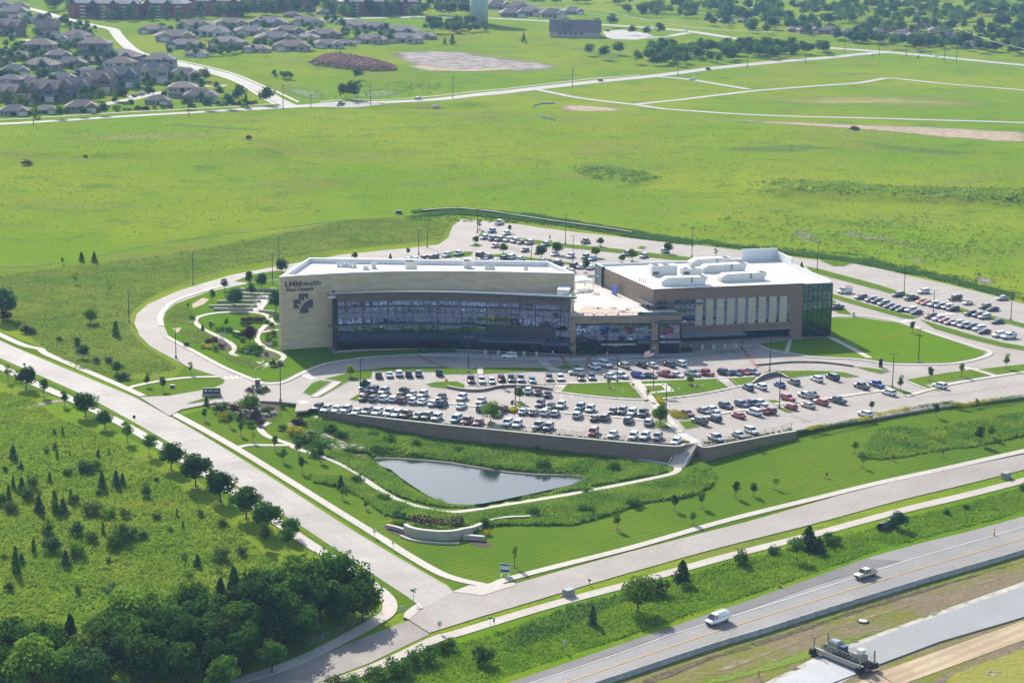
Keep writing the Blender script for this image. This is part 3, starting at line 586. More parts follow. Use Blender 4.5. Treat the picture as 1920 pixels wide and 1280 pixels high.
sheet('flag_plaza_pavement', [(1200,722),(1249,720),(1265,735),(1222,739),(1218,737),(1248,733),(1240,724),(1208,725)], .31, M_WALK, plateau=True)
# stall lines
def stalls(a, b, n, depth, side, name='stall_line_marking'):
 A, B = PP(*a), PP(*b); d = (B - A) / n; t = d.normalized(); nn = Vector((-t.y, t.x, 0)) * side; mbs = MB()
 for k in range(n + 1):
  p = A + d * k; q_ = p + nn * depth; w_ = t * .07
  mbs.add([(p.x - w_.x, p.y - w_.y, HP(p.x, p.y) + .15), (p.x + w_.x, p.y + w_.y, HP(p.x, p.y) + .15), (q_.x + w_.x, q_.y + w_.y, HP(q_.x, q_.y) + .15), (q_.x - w_.x, q_.y - w_.y, HP(q_.x, q_.y) + .15)], [(0, 1, 2, 3)])
 return tag(mbs.build(name, M_STALL), kind='structure')
M_STALL = mat('faded_stall_paint', (.50, .47, .43), .8)
def bay(a, b, depth=5.4, side=1):
 L_ = (PP(*b) - PP(*a)).length; stalls(a, b, max(1, round(L_ / 2.75)), depth, side)
for a_, b_, s_ in (((600,768),(900,800),1),((925,803),(1255,831),1),((1325,834),(1490,808),1),((1500,805),(1635,784),1),((1650,782),(1920,743),1),((680,748),(970,768),-1),((700,745),(960,766),1),((985,768),(1207,788),-1),((985,766),(1200,786),1),
     ((1300,789),(1440,763),-1),((1300,786),(1440,760),1),((1460,758),(1652,734),-1),((1460,756),(1650,731),1),((876,724),(1180,718),1),((1200,716),(1420,707),1),((1130,742),(960,735),1),((1390,722),(1230,748),1),((1475,712),(1590,705),-1),
     ((1710,742),(1925,699),-1),((700,699),(830,699),-1),((1140,677),(1292,676),-1),
     ((910,452),(1165,477),-1),((910,446),(1165,470),1),((930,483),(1100,501),-1),((930,479),(1095,498),1),((770,482),(880,484),-1),((1560,524),(1925,618),-1),((1610,518),(1925,606),1),((1560,550),(1715,592),1),((1730,600),(1900,645),1)):
 bay(a_, b_, 5.2, s_)
# zebra crossings
def zebra(a, b, n, length, name='crossing_marking'):
 A, B = PP(*a), PP(*b); d = (B - A) / n; t = d.normalized(); nn = Vector((-t.y, t.x, 0)) * length / 2; mz = MB()
 for k in range(n):
  p = A + d * (k + .25); q_ = A + d * (k + .75)
  mz.add([(*(v.xy), HP(v.x, v.y) + .155) for v in (p - nn, q_ - nn, q_ + nn, p + nn)], [(0, 1, 2, 3)])
 return tag(mz.build(name, M_WHITE), kind='structure')
zebra((420,709),(458,706),4,2.6); zebra((558,700),(590,711),5,2.4); zebra((564,752),(574,757),3,2.6); zebra((1013,672),(1026,686),6,2.6); zebra((1272,809),(1304,830),7,2.6); zebra((1676,607),(1712,599),6,2.6); zebra((1760,591),(1788,587),4,2.6); zebra((1806,689),(1832,694),4,2.4)
for l_ in ([(985,680),(1005,678)], [(1262,667),(1282,672)]): pass
# tar lines and cracks
for l_ in ([(600,757),(640,748)], [(990,780),(1010,790)], [(1460,776),(1520,790)], [(1720,745),(1790,740),(1890,725)], [(700,772),(720,764)], [(1560,1018),(1700,985)], [(1000,1120),(1100,1090)]):
 strip('tar_line_marking', l_, .14, .16 if l_[0][1] < 900 else .12, mat('tar', (.06, .055, .05), .6), plateau=l_[0][1] < 900, per=1)
# ------------------------------------------------------------------ building materials
def course_mat(name, c1, c2, c3, bw, bh, mortar=.01, rough=.85, bump=.25):
 m = bpy.data.materials.new(name); m.use_nodes = True; nt = m.node_tree; N, L = nt.nodes, nt.links
 b = N['Principled BSDF']; b.inputs['Roughness'].default_value = rough; b.inputs['Specular IOR Level'].default_value = .2
 g = N.new('ShaderNodeNewGeometry'); s = N.new('ShaderNodeSeparateXYZ'); L.new(g.outputs['Position'], s.inputs[0])
 k = N.new('ShaderNodeMath'); k.operation = 'MULTIPLY_ADD'; L.new(s.outputs[1], k.inputs[0]); k.inputs[1].default_value = .8; L.new(s.outputs[0], k.inputs[2])
 cx = N.new('ShaderNodeCombineXYZ'); L.new(k.outputs[0], cx.inputs[0]); L.new(s.outputs[2], cx.inputs[1])
 br = N.new('ShaderNodeTexBrick'); L.new(cx.outputs[0], br.inputs['Vector']); br.inputs['Scale'].default_value = 1; br.inputs['Brick Width'].default_value = bw; br.inputs['Row Height'].default_value = bh
 br.inputs['Mortar Size'].default_value = mortar; br.inputs['Color1'].default_value = (*c1, 1); br.inputs['Color2'].default_value = (*c2, 1); br.inputs['Mortar'].default_value = (*c3, 1); br.inputs['Bias'].default_value = -.1
 no = N.new('ShaderNodeTexNoise'); no.inputs['Scale'].default_value = .35; no.inputs['Detail'].default_value = 5; L.new(g.outputs['Position'], no.inputs['Vector'])
 mr = N.new('ShaderNodeMapRange'); mr.inputs['To Min'].default_value = .86; mr.inputs['To Max'].default_value = 1.12; L.new(no.outputs['Fac'], mr.inputs['Value'])
 vm = N.new('ShaderNodeVectorMath'); vm.operation = 'SCALE'; L.new(br.outputs['Color'], vm.inputs[0]); L.new(mr.outputs[0], vm.inputs['Scale']); L.new(vm.outputs[0], b.inputs['Base Color'])
 bp = N.new('ShaderNodeBump'); bp.inputs['Strength'].default_value = bump; bp.inputs['Distance'].default_value = .03; bp.invert = True; L.new(br.outputs['Fac'], bp.inputs['Height']); L.new(bp.outputs['Normal'], b.inputs['Normal'])
 return m
def glass_mat(name, tint, wav=.035, rough=.02):
 m = mat(name, tint, rough, metal=1.0); nt = m.node_tree; N, L = nt.nodes, nt.links; b = N['Principled BSDF']
 g = N.new('ShaderNodeNewGeometry'); no = N.new('ShaderNodeTexNoise'); no.inputs['Scale'].default_value = .55; no.inputs['Detail'].default_value = 2; L.new(g.outputs['Position'], no.inputs['Vector'])
 bp = N.new('ShaderNodeBump'); bp.inputs['Strength'].default_value = wav; bp.inputs['Distance'].default_value = 1.0; L.new(no.outputs['Fac'], bp.inputs['Height']); L.new(bp.outputs['Normal'], b.inputs['Normal']); return m
M_STONE = course_mat('tan_stone_cladding', (.58, .465, .31), (.47, .375, .25), (.42, .34, .23), 4.2, .62, .012)
M_PALESTONE = course_mat('pale_stone_panel', (.47, .42, .34), (.42, .375, .31), (.36, .32, .27), 1.1, .5, .015)
M_BRICK = course_mat('brown_brick', (.235, .165, .125), (.185, .13, .10), (.24, .185, .15), .9, .26, .02)
M_BRICKTAN = course_mat('mixed_tan_brick', (.32, .245, .185), (.22, .165, .125), (.30, .24, .19), .9, .28, .02)
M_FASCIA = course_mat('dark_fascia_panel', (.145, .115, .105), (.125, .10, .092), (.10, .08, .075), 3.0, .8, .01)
M_DARK = mat('dark_bronze_metal', (.028, .028, .034), .45, .6)
M_SLATE = mat('slate_grey_metal', (.10, .115, .14), .4, .7)
M_GLASS = glass_mat('blue_mirror_glass', (.12, .165, .28))
M_GLASSD = glass_mat('dark_blue_glass', (.06, .072, .11))
M_GLASSG = glass_mat('green_tinted_glass', (.085, .145, .16), .05)
M_ROOF = paving_mat('white_roof_membrane', (.60, .565, .50), (.70, .665, .60), 3.2, rad(-8), .90)
M_ROOFEDGE = mat('pale_parapet_membrane', (.70, .70, .70), .7, var=.08, vscale=.5)
M_SIGN = mat('charcoal_sign_letters', (.075, .070, .085), .6)
M_STEEL = mat('galvanised_steel', (.42, .43, .44), .45, .7)
M_WHITEMETAL = mat('white_painted_steel', (.62, .61, .58), .5, var=.05, vscale=.8)
BLD = empty('medical_building', (0, 610, 0), 0, 'large three storey medical centre of tan stone, brown brick and mirror glass with white roofs', 'building')
BI = Matrix.Translation((0, -610, 0))
def bp_(mb, name, mats, parent=None, smooth=False):
 """part of the building from world coordinates"""
 o = mb.build(name, mats, parent or BLD, smooth=smooth); o.matrix_parent_inverse = BI.copy(); return o
def polyfit(pts, n=24, deg=3):
 c = np.polyfit([p[0] for p in pts], [p[1] for p in pts], deg); xs = np.linspace(pts[0][0], pts[-1][0], n); return [(float(x), float(np.polyval(c, x))) for x in xs]
# ---- west wing: the tall curved stone wall
T_ = polyfit([(-68.7,604.3),(-54.4,610.8),(-41.9,614.2),(-18,617.3),(6.2,617.0),(18.4,615.9)], 28)
TB = offset_line([Vector((x, y, 0)) for x, y in T_], .6)
bp_(MB().wall([(v.x, v.y) for v in TB], -.5, 22.6, 1.2), 'stone_wall', M_STONE)
bp_(MB().wall([(v.x, v.y) for v in TB], 22.6, 22.85, 1.36), 'coping', M_ROOFEDGE)
back = [(-63.2, 636.5), (10.6, 636.0)]
roofpoly = [(v.x, v.y + .5) for v in TB] + [(18.4, 617), (10.6, 636.0), (-63.2, 636.5)]
bp_(MB().prism(roofpoly, 20.6, 21.3), 'roof', M_ROOF)
lo = [(-68.5, 605.4), (-63.2, 636.5), (10.6, 636.0), (18.3, 616.6)]
bp_(MB().wall(lo, 20.0, 22.75, .9), 'parapet', M_ROOFEDGE)
bp_(MB().wall(lo, -.5, 19.99, .7), 'rear_wall', M_STONE)
# ---- west wing: glazed bow
G_ = polyfit([(-52.1,605.0),(-41.4,607.8),(-25.6,609.4),(-9.7,608.4),(6.2,606.1),(17.2,604.1)], 34)
GV = [Vector((x, y, 0)) for x, y in G_]; GL = lambda d: [(v.x, v.y) for v in offset_line(GV, d)]
def band(name, m, z0, z1, d, th, i0=0, i1=None):
 return bp_(MB().wall(GL(d)[i0:i1], z0, z1, th), name, m)
band('base_course', M_PALESTONE, -.3, .5, -.1, .5)
band('window_band', M_GLASS, 8.5, 13.25, 0, .12); band('window_band', M_GLASS, 13.7, 15.1, 0, .12); band('window_band', M_GLASS, 3.2, 7.7, 0, .12); band('window_band', M_GLASSD, .5, 3.2, 0, .12)
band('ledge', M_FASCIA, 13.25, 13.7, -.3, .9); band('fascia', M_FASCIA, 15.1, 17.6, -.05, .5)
e = GL(-.55); e = [(e[0][0] - 2.6, e[0][1] - 1.0)] + e + [(18.9, 603.2)]
bp_(MB().wall(e, 17.6, 18.12, 1.6), 'eave', M_SLATE)
ln = GL(-.3)[:21]; ln = [(ln[0][0] - 2.6, ln[0][1] + .4)] + ln
bp_(MB().wall(ln, 7.7, 8.3, 1.3), 'ledge', M_SLATE)
rp_ = [(x, y - 1.2) for x, y in [(e[0][0] - .3, e[0][1])] + e[1:]] + [(18.9, 615.2)] + [(v.x, v.y - .9) for v in TB[::-1] if v.x > -54.5]
bp_(MB().prism([(x, y + 2.0) if y < 612 else (x, y) for x, y in rp_], 16.4, 16.8), 'roof', M_ROOF)
bp_(MB().wall([(-52.1, 605.0), (-53.9, 611.2)], -.3, 17.6, .3), 'side_wall', M_DARK)
bp_(MB().wall([(17.0, 604.4), (18.2, 615.8)], -.3, 18.1, .5), 'side_wall', M_STONE)
bp_(MB().box((15.4, 611.5, 17.9), (3.6, 6.0, 2.6), rad(-6)), 'stair_head', M_ROOFEDGE)
mu = MB()
for x in np.arange(-51.9, 17, 2.45):
 y = float(np.interp(x, [p[0] for p in G_], [p[1] for p in G_]));
 for z0, z1 in ((.5, 7.7), (8.3, 13.25), (13.7, 15.1)): mu.box((x, y - .07, (z0 + z1) / 2), (.09, .16, z1 - z0))
for x in np.arange(-51.9, 17, 7.35):
 y = float(np.interp(x, [p[0] for p in G_], [p[1] for p in G_])); mu.box((x, y - .12, 7.8), (.2, .3, 14.6))
bp_(mu, 'mullion', M_DARK)
for z in (11.6, 10.0, 5.4, 3.2): band('transom', M_DARK, z, z + .09, -.06, .14)
# blank spandrel behind the far part of the middle storey
band('spandrel', mat('navy_spandrel_glass', (.03, .034, .055), .25, spec=.5), 5.5, 8.4, -.09, .06, 21, 32)
# canopy of the near entrance
cw = [(-9.7, 602.3), (9.5, 600.5), (10.2, 605.3), (-9.0, 607.6)]
CAN = bp_(MB().prism(cw, 4.35, 4.95), 'canopy', M_SLATE); bp_(MB().prism([(x, y + .25) for x, y in cw], 4.1, 4.35), 'soffit', mat('cedar_soffit', (.13, .065, .035), .6), CAN)
for x in (-7.8, -4.0, -.2, 3.6, 7.4):
 y = 602.9 - x * .085
 pc = bp_(MB().box((x, y, .8), (.85, .85, 1.6)), 'pier', M_PALESTONE); bp_(MB().box((x, y, 2.85), (.28, .28, 2.5)), 'post', M_DARK, pc)
bp_(MB().box((13.5, 602.9, 3.9), (9.6, 2.6, .5), rad(-7)), 'side_canopy', M_SLATE)
# ---- middle link with the roof terrace
mu_ = Vector((.9937, .1128, 0)); mo = Vector((16.5, 605.1, 0)); mn = Vector((.1128, -.9937, 0))
ML = lambda s, d=0.0: ((mo + mu_ * s + mn * d).x, (mo + mu_ * s + mn * d).y)
MANG = math.atan2(mu_.y, mu_.x)
def mbox(s0, s1, z0, z1, d0, d1):   # d outwards
 c = ML((s0 + s1) / 2, (d0 + d1) / 2); return (c[0], c[1], (z0 + z1) / 2), (s1 - s0, abs(d1 - d0), z1 - z0)
def mb_(name, m, *a, parent=None): c, d = mbox(*a); return bp_(MB().box(c, d, MANG), name, m, parent)
link_poly = [ML(0), ML(34.3), (49.6, 622.0), (42.7, 620.9), (27.4, 660.3), (11.0, 661), (11.0, 637.2), (18.9, 616.5)]
bp_(MB().prism(link_poly, -.3, 11.0), 'link_block', M_BRICKTAN)
bp_(MB().prism([(x * .998 + .06, y * .9998 + .12) for x, y in link_poly], 11.0, 11.12), 'terrace_floor', paving_mat('terrace_paver', (.42, .39, .35), (.50, .47, .43), 1.2, .1, .8))
bp_(MB().prism([ML(3, -1.0), ML(24, -1.0), (36, 617), (22, 624), (20.2, 617)], 11.12, 11.16), 'terrace_paving', M_BRICKTAN and mat('salmon_paver', (.44, .325, .26), .9, var=.15, vscale=1.2))
mb_('parapet', M_BRICKTAN, 0, 34.3, 11.0, 11.75, -.35, .02); mb_('coping', M_SLATE, -.1, 34.4, 11.75, 11.87, -.42, .1)
mb_('glass_balustrade', M_GLASSG, 21, 34.2, 11.87, 12.8, -.2, -.15)
rl = MB(); [rl.box(mbox(s, s + .06, 11.87, 12.8, -.2, -.14)[0], (.06, .06, .93), MANG) for s in np.arange(3, 21, 1.5)]; c_, d_ = mbox(3, 21, 12.75, 12.82, -.2, -.14); rl.box(c_, d_, MANG); bp_(rl, 'terrace_railing_grille', M_DARK)
mb_('window', M_GLASS, 2.6, 25.1, 4.4, 9.1, .0, .05)
mb_('window_head_trim', M_DARK, 2.2, 25.3, 9.1, 9.5, .0, .3); mb_('window_sill_trim', M_DARK, 2.2, 25.3, 3.8, 4.4, .0, .3)
fr = MB()
for s in np.linspace(2.6, 25.1, 13): c_, d_ = mbox(s - .05, s + .05, 4.4, 9.1, .05, .16); fr.box(c_, d_, MANG)
c_, d_ = mbox(2.6, 25.1, 5.4, 5.5, .05, .14); fr.box(c_, d_, MANG); bp_(fr, 'window_mullion', M_DARK)
mb_('shopfront_glass', M_GLASSD, 2.7, 25.0, .3, 3.8, .0, .05)
mb_('window', M_GLASS, 27.7, 33.8, 4.8, 9.1, .5, .55); mb_('window_surround', M_DARK, 27.2, 34.3, 4.4, 9.3, .02, .5)
fr = MB()
for s in np.linspace(27.7, 33.8, 4): c_, d_ = mbox(s - .05, s + .05, 4.8, 9.1, .55, .66); fr.box(c_, d_, MANG)
bp_(fr, 'window_mullion', M_DARK)
mb_('awning', M_SLATE, 25.9, 35.5, 9.85, 10.2, .02, 2.4); mb_('canopy', M_SLATE, 20.8, 34.4, 3.9, 4.4, .3, 2.6)
mb_('brick_pier', M_BRICKTAN, 25.2, 27.1, -.2, 11.0, .02, .9); mb_('brick_pier', M_BRICKTAN, -.1, 2.3, -.2, 11.0, .02, .6)
mb_('entrance_door_glass', M_GLASSD, 27.7, 33.9, .05, 3.6, .02, .1); mb_('planter_strip_light', M_PALESTONE, 10.2, 20.6, 2.9, 3.4, .06, .2)
# ---- east wing
EA = rad(15.3); eu = Vector((math.cos(EA), math.sin(EA), 0)); ev = Vector((-eu.y, eu.x, 0)); eo = Vector((42.9, 620.7, 0))
E_ = lambda u, v: ((eo + eu * u + ev * v).x, (eo + eu * u + ev * v).y)
def eb(name, m, u0, u1, v0, v1, z0, z1, parent=None):
 c = E_((u0 + u1) / 2, (v0 + v1) / 2); return bp_(MB().box((c[0], c[1], (z0 + z1) / 2), (u1 - u0, v1 - v0, z1 - z0), EA), name, m, parent)
eb('brick_block', [M_BRICK], 0, 49.1, 0.0, .5, 3.1, 17.2)
bp_(MB().prism([E_(.5, .5), E_(49.1, .5), E_(49.1, 45), E_(-3.2, 45)], 3.1, 16.3), 'core_block', M_BRICK)
bp_(MB().wall([E_(.02, .02), E_(-4.2, 45)], -.3, 17.2, .6), 'brick_flank', M_BRICKTAN)  # lighter brick than the front: its sunlit tone is put into the colour
bp_(MB().prism([E_(.5, .5), E_(58.6, .5), E_(58.6, 45), E_(-3.6, 45)], 16.3, 16.5), 'roof', M_ROOF)
for a_, b_, z_ in (((0.3, .3), (-3.9, 45), 17.25), ((-3.9, 45), (46, 45), 17.25), ((46, 45), (58.4, 45), 20.4), ((58.4, 45), (58.4, 32), 19.4), ((58.4, 32), (58.4, .3), 17.6), ((.3, .3), (58.4, .3), 17.25)):
 bp_(MB().wall([E_(*a_), E_(*b_)], 16.3, z_, .45), 'parapet', M_ROOFEDGE)
bp_(MB().wall([E_(0, -.02), E_(49.1, -.02)], 17.25, 17.36, .6), 'coping', M_DARK)
bp_(MB().prism([E_(8.6, 2), E_(58, 2), E_(58, 44), E_(8.6, 44)], -.3, 3.1), 'recessed_base', M_DARK)
eb('shopfront_glass', M_GLASSD, 8.8, 45.2, 1.9, 1.98, .2, 3.0); eb('brick_base', M_BRICK, 45.2, 49.1, .0, 2.5, -.3, 3.1); eb('brick_base', M_BRICK, 0, 8.8, .0, 2.5, -.3, 3.1)
eb('band_course', mat('grey_stone_band', (.28, .25, .23), .8), 8.6, 45, -.12, .0, 3.1, 3.3); eb('band_course', mat('grey_stone_band2', (.22, .19, .175), .8), 8.6, 45, -.15, .0, 5.1, 5.4)
for k in range(9):
 s = 16.4 + k * 3.46
 eb('stone_panel', M_PALESTONE, s - 2.93, s - .52, -.3, 0, 5.5, 13.6)
 sl_ = eb('slit_window', M_GLASS, s - .6, s + .6, -.06, 0, 5.5, 13.6)
 for z in (7.6, 10.4, 11.2): eb('transom', M_DARK, s - .6, s + .6, -.1, -.06, z, z + .12, sl_)
eb('tall_window', M_GLASS, 6.9, 13.5, -.06, 0, 5.4, 12.2); eb('window', M_GLASSD, 1.1, 4.2, -.06, 0, 9.8, 12.2); eb('window', M_GLASSD, 1.1, 4.2, -.06, 0, 12.9, 13.7); eb('window', M_GLASSD, 6.9, 13.5, -.06, 0, 12.9, 13.7)
fr = MB()
for u_ in np.linspace(6.9, 13.5, 5): c = E_(u_, -.1); fr.box((c[0], c[1], 8.8), (.09, .1, 6.8), EA)
for z in (7.6, 8.0): c = E_(10.2, -.1); fr.box((c[0], c[1], z), (6.6, .1, .12), EA)
bp_(fr, 'window_mullion', M_DARK)
eb('corner_canopy', M_SLATE, -1.6, 15.6, -1.7, 0, 12.35, 12.75); eb('corner_canopy', M_SLATE, -2.4, -.35, 0, 9.5, 12.35, 12.75)
bp_(MB().wall([E_(-.42, 1.2), E_(-.9, 8.4)], 8.2, 12.3, .1), 'window', M_GLASSD)
bp_(MB().wall([E_(-.5, 1.2), E_(-.75, 5.4)], 12.9, 13.9, .12), 'window', M_GLASSD)
bp_(MB().wall([E_(-4.0, 38), E_(-4.3, 44.5)], -.3, 17.6, 1.2), 'glass_bay', M_GLASSG)
# green glass end
eb('glass_end', M_GLASSG, 49.1, 58.6, -.05, .5, 0, 17.0); bp_(MB().wall([E_(58.6, -.05), E_(58.6, 44)], 0, 17.0, .3), 'glass_flank', M_GLASSG)
bp_(MB().prism([E_(49.1, .5), E_(58.4, .5), E_(58.4, 44), E_(49.1, 44)], 3.1, 16.3), 'core_block', M_DARK)
fr = MB()
for u_ in np.linspace(49.1, 58.6, 7): c = E_(u_, -.1); fr.box((c[0], c[1], 8.5), (.1, .12, 17), EA)
for v_ in np.linspace(0, 44, 22): c = E_(58.78, v_); fr.box((c[0], c[1], 8.5), (.12, .1, 17), EA)
for z in (.1, 3.2, 4.2, 7.4, 8.6, 11.8, 14.8, 16.9): c = E_(53.85, -.1); fr.box((c[0], c[1], z), (9.5, .12, .12), EA)
bp_(fr, 'curtain_wall_mullion', M_DARK)
# main entrance canopy
cw = [(50.8, 608.3), (70.6, 612.9), (69.3, 617.9), (49.5, 613.3)]
CAN2 = bp_(MB().prism(cw, 5.1, 5.6), 'canopy', M_SLATE); bp_(MB().prism([(x + .1, y + .35) for x, y in cw], 4.8, 5.1), 'soffit', bpy.data.materials['cedar_soffit'], CAN2)
for p_ in ((1294, 656), (1316, 656), (1337, 655), (1358, 654), (1379, 653)):
 q = PP(*p_); pc = bp_(MB().box((q.x, q.y, .9), (.9, .9, 1.8), EA), 'pier', M_PALESTONE); bp_(MB().box((q.x, q.y, 3.3), (.3, .3, 3.0), EA), 'post', M_DARK, pc)
# ---- lettering and emblem
def lettering(name, txt, p, ang, size, m, width=None, bold=0.0, extr=.06, parent=BLD):
 cu = bpy.data.curves.new(name, 'FONT'); cu.body = txt; cu.size = size; cu.extrude = extr; cu.offset = bold; cu.resolution_u = 3
 t = bpy.data.objects.new(name, cu); link(t); bpy.context.view_layer.update()
 me = bpy.data.meshes.new_from_object(t.evaluated_get(bpy.context.evaluated_depsgraph_get())); bpy.data.objects.remove(t)
 me.materials.clear(); me.materials.append(m)
 xs = [v.co.x for v in me.vertices]; k = width / (max(xs) - min(xs)) if width else 1; x0 = min(xs)
 for v in me.vertices: v.co.x = (v.co.x - x0) * k
 o = bpy.data.objects.new(name, me); link(o, parent)
 M = Matrix.Translation(p) @ Matrix.Rotation(ang, 4, 'Z') @ Matrix.Rotation(rad(90), 4, 'X')
 if parent is BLD: o.matrix_parent_inverse = BI.copy()
 o.matrix_basis = M
 return o
lu = (Vector((-54.5, 610.8, 0)) - Vector((-68.7, 604.2, 0))).normalized(); LANG = math.atan2(lu.y, lu.x); lo_ = Vector((-68.7, 604.2, 0)); ln_ = Vector((lu.y, -lu.x, 0))
def LW(s, z, d=.25):
 # follow the curved wall
 p = lo_ + lu * s; yw = float(np.interp(p.x, [q[0] for q in T_], [q[1] for q in T_])); return Vector((p.x, yw, z)) + ln_ * d
def wall_ang(s): a, b = LW(s, 0), LW(s + .8, 0); return math.atan2(b.y - a.y, b.x - a.x)
for txt, s, z, size, w_, bd in (('H', 6.5, 19.5, 2.2, 1.2, .0), ('e', 7.85, 19.5, 2.2, 1.05, .0), ('a', 9.05, 19.5, 2.2, 1.0, .0), ('l', 10.35, 19.5, 2.2, .18, .0), ('t', 10.7, 19.5, 2.2, .6, .0), ('h', 11.5, 19.5, 2.2, .95, .0),
        ('W', 1.6, 18.2, 1.35, 1.25, .05), ('e', 2.9, 18.2, 1.35, .68, .05), ('s', 3.65, 18.2, 1.35, .58, .05), ('t', 4.3, 18.2, 1.35, .42, .05), ('C', 5.2, 18.2, 1.35, .85, .05), ('a', 6.15, 18.2, 1.35, .62, .05), ('m', 6.9, 18.2, 1.35, 1.05, .05), ('p', 8.1, 18.2, 1.35, .68, .05), ('u', 8.9, 18.2, 1.35, .62, .05), ('s', 9.65, 18.2, 1.35, .58, .05)):
 lettering('sign_lettering', txt, LW(s, z), wall_ang(s), size, M_SIGN, w_, bd)
def emblem_piece(pts, name='sign_emblem'):
 f_ = [LW(s, z, .3) for s, z in pts]; b_ = [LW(s, z, .1) for s, z in pts]; n = len(pts); bm = bmesh.new()
 vs = [bm.verts.new(p) for p in f_]; vb = [bm.verts.new(p) for p in b_]; bm.faces.new(vs); bm.normal_update()
 for i in range(n): bm.faces.new((vs[i], vb[i], vb[(i + 1) % n], vs[(i + 1) % n]))
 bmesh.ops.triangulate(bm, faces=[f for f in bm.faces if len(f.verts) > 4], ngon_method='EAR_CLIP'); bmesh.ops.recalc_face_normals(bm, faces=bm.faces[:])
 me = bpy.data.meshes.new(name); bm.to_mesh(me); bm.free(); me.materials.append(M_SIGN); o = bpy.data.objects.new(name, me); link(o, BLD); o.matrix_parent_inverse = BI.copy()
def letter_poly(s0, z0, sx, sz, pts): emblem_piece([(s0 + a * sx, z0 + b * sz) for a, b in pts], 'sign_lettering')
letter_poly(1.4, 19.55, 1.05, 1.55, [(0, 0), (1, 0), (1, .2), (.36, .2), (.36, 1), (0, 1)])
letter_poly(2.7, 19.55, 1.8, 1.55, [(0, 0), (.2, 0), (.2, .66), (.42, .2), (.58, .2), (.8, .66), (.8, 0), (1, 0), (1, 1), (.76, 1), (.5, .46), (.24, 1), (0, 1)])
letter_poly(4.8, 19.55, 1.35, 1.55, [(0, 0), (.27, 0), (.27, .41), (.73, .41), (.73, 0), (1, 0), (1, 1), (.73, 1), (.73, .61), (.27, .61), (.27, 1), (0, 1)])
ar = [(10 + 4.0 * math.cos(rad(a)), 11.3 + 4.0 * math.sin(rad(a))) for a in range(180, 89, -9)]
emblem_piece(ar + [(10, 12.9), (8.5, 12.9), (8.5, 11.3)])
zz = []
for k, a in enumerate(np.linspace(103, 166, 9)):
 r_ = 4.5 if k % 2 else 6.0; zz.append((10 + r_ * math.cos(rad(a)), 11.3 + r_ * math.sin(rad(a))))
zz = [(8.5, 15.9)] + [(s, z) for s, z in zz if s < 8.45 and z > 12.95] + [(5.3, 12.9)]
emblem_piece([(5.6, 17.2), (8.5, 17.2)] + zz + [(4.0, 12.9), (4.0, 15.6), (5.6, 15.6)])
# faint sign on the shaded fascia, entrance name
i_ = 27; fp = GL(-.36); a_ = math.atan2(fp[31][1] - fp[26][1], fp[31][0] - fp[26][0])
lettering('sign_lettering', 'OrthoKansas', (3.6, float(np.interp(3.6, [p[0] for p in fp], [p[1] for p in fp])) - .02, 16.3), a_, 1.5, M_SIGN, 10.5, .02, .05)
bp_(MB().tube([(2.2, float(np.interp(2.2, [p[0] for p in fp], [p[1] for p in fp])) + .12, 16.5), (2.2, float(np.interp(2.2, [p[0] for p in fp], [p[1] for p in fp])) - .1, 16.5)], .85, 10), 'sign_roundel', M_SIGN)
lettering('sign_lettering', 'MAIN ENTRANCE', (*ML(27.8, 2.66), 4.0), MANG, .75, M_WHITE, 5.6, .01, .03)
# ------------------------------------------------------------------ things on the roofs
def air_handler(c, L_, ang, label, w=3.0, h=2.2):
 e_ = empty('air_handler', c, ang, label, 'air handler', 'roof plant on the brick wing')
 mb = MB(); b0 = L_ / 2
 mb.add([(-b0, -w / 2, .3), (b0 - 1.2, -w / 2, .3), (b0 - 1.2, w / 2, .3), (-b0, w / 2, .3), (-b0, -w / 2, .3 + h * .55), (-b0 + 1.8, -w / 2, .3 + h), (b0, -w / 2, .3 + h), (b0, w / 2, .3 + h), (-b0 + 1.8, w / 2, .3 + h), (-b0, w / 2, .3 + h * .55)],
   [(0, 1, 6, 5, 4), (2, 3, 9, 8, 7), (4, 5, 8, 9), (5, 6, 7, 8), (1, 2, 7, 6), (3, 0, 4, 9), (3, 2, 1, 0)])
 mb.build('casing', M_WHITEMETAL, e_); MB().box((-.3, 0, .15), (L_ - 1, w - .3, .3)).build('curb', M_ROOFEDGE, e_)
 for q in range(int(L_ // 3.4)): MB().box((-b0 + 2.2 + q * 3.2, -w / 2 - .02, 1.4), (1.1, .05, 1.7)).build('access_door', mat('pale_grey_panel', (.62, .62, .60), .6) if 'pale_grey_panel' not in bpy.data.materials else bpy.data.materials['pale_grey_panel'], e_)
 lv = MB(); [lv.box((.6 + b0 * .2, -w / 2 - .04, .9 + z * .22), (.7, .06, .1)) for z in range(8)]; lv.build('louvre_grille', M_DARK, e_)
 MB().box((b0 - 1.6, 0, .3 + h + .06), (1.6, w * .8, .12)).build('roof_vent', M_DARK, e_)
 return e_
air_handler((53.0, 633.6, 16.5), 15, rad(12), 'long white air handler on the brick wing roof edge, beside the terrace corner')
air_handler((72.0, 641.8, 16.5), 16, rad(18), 'long white air handler at the brick wing roof edge, toward the green glass end')
air_handler((67.5, 657.0, 16.5), 16, rad(20), 'long white air handler in the middle of the brick wing roof, second row')
air_handler((64.0, 667.5, 16.5), 14, rad(18), 'rearmost long white air handler on the brick wing roof')
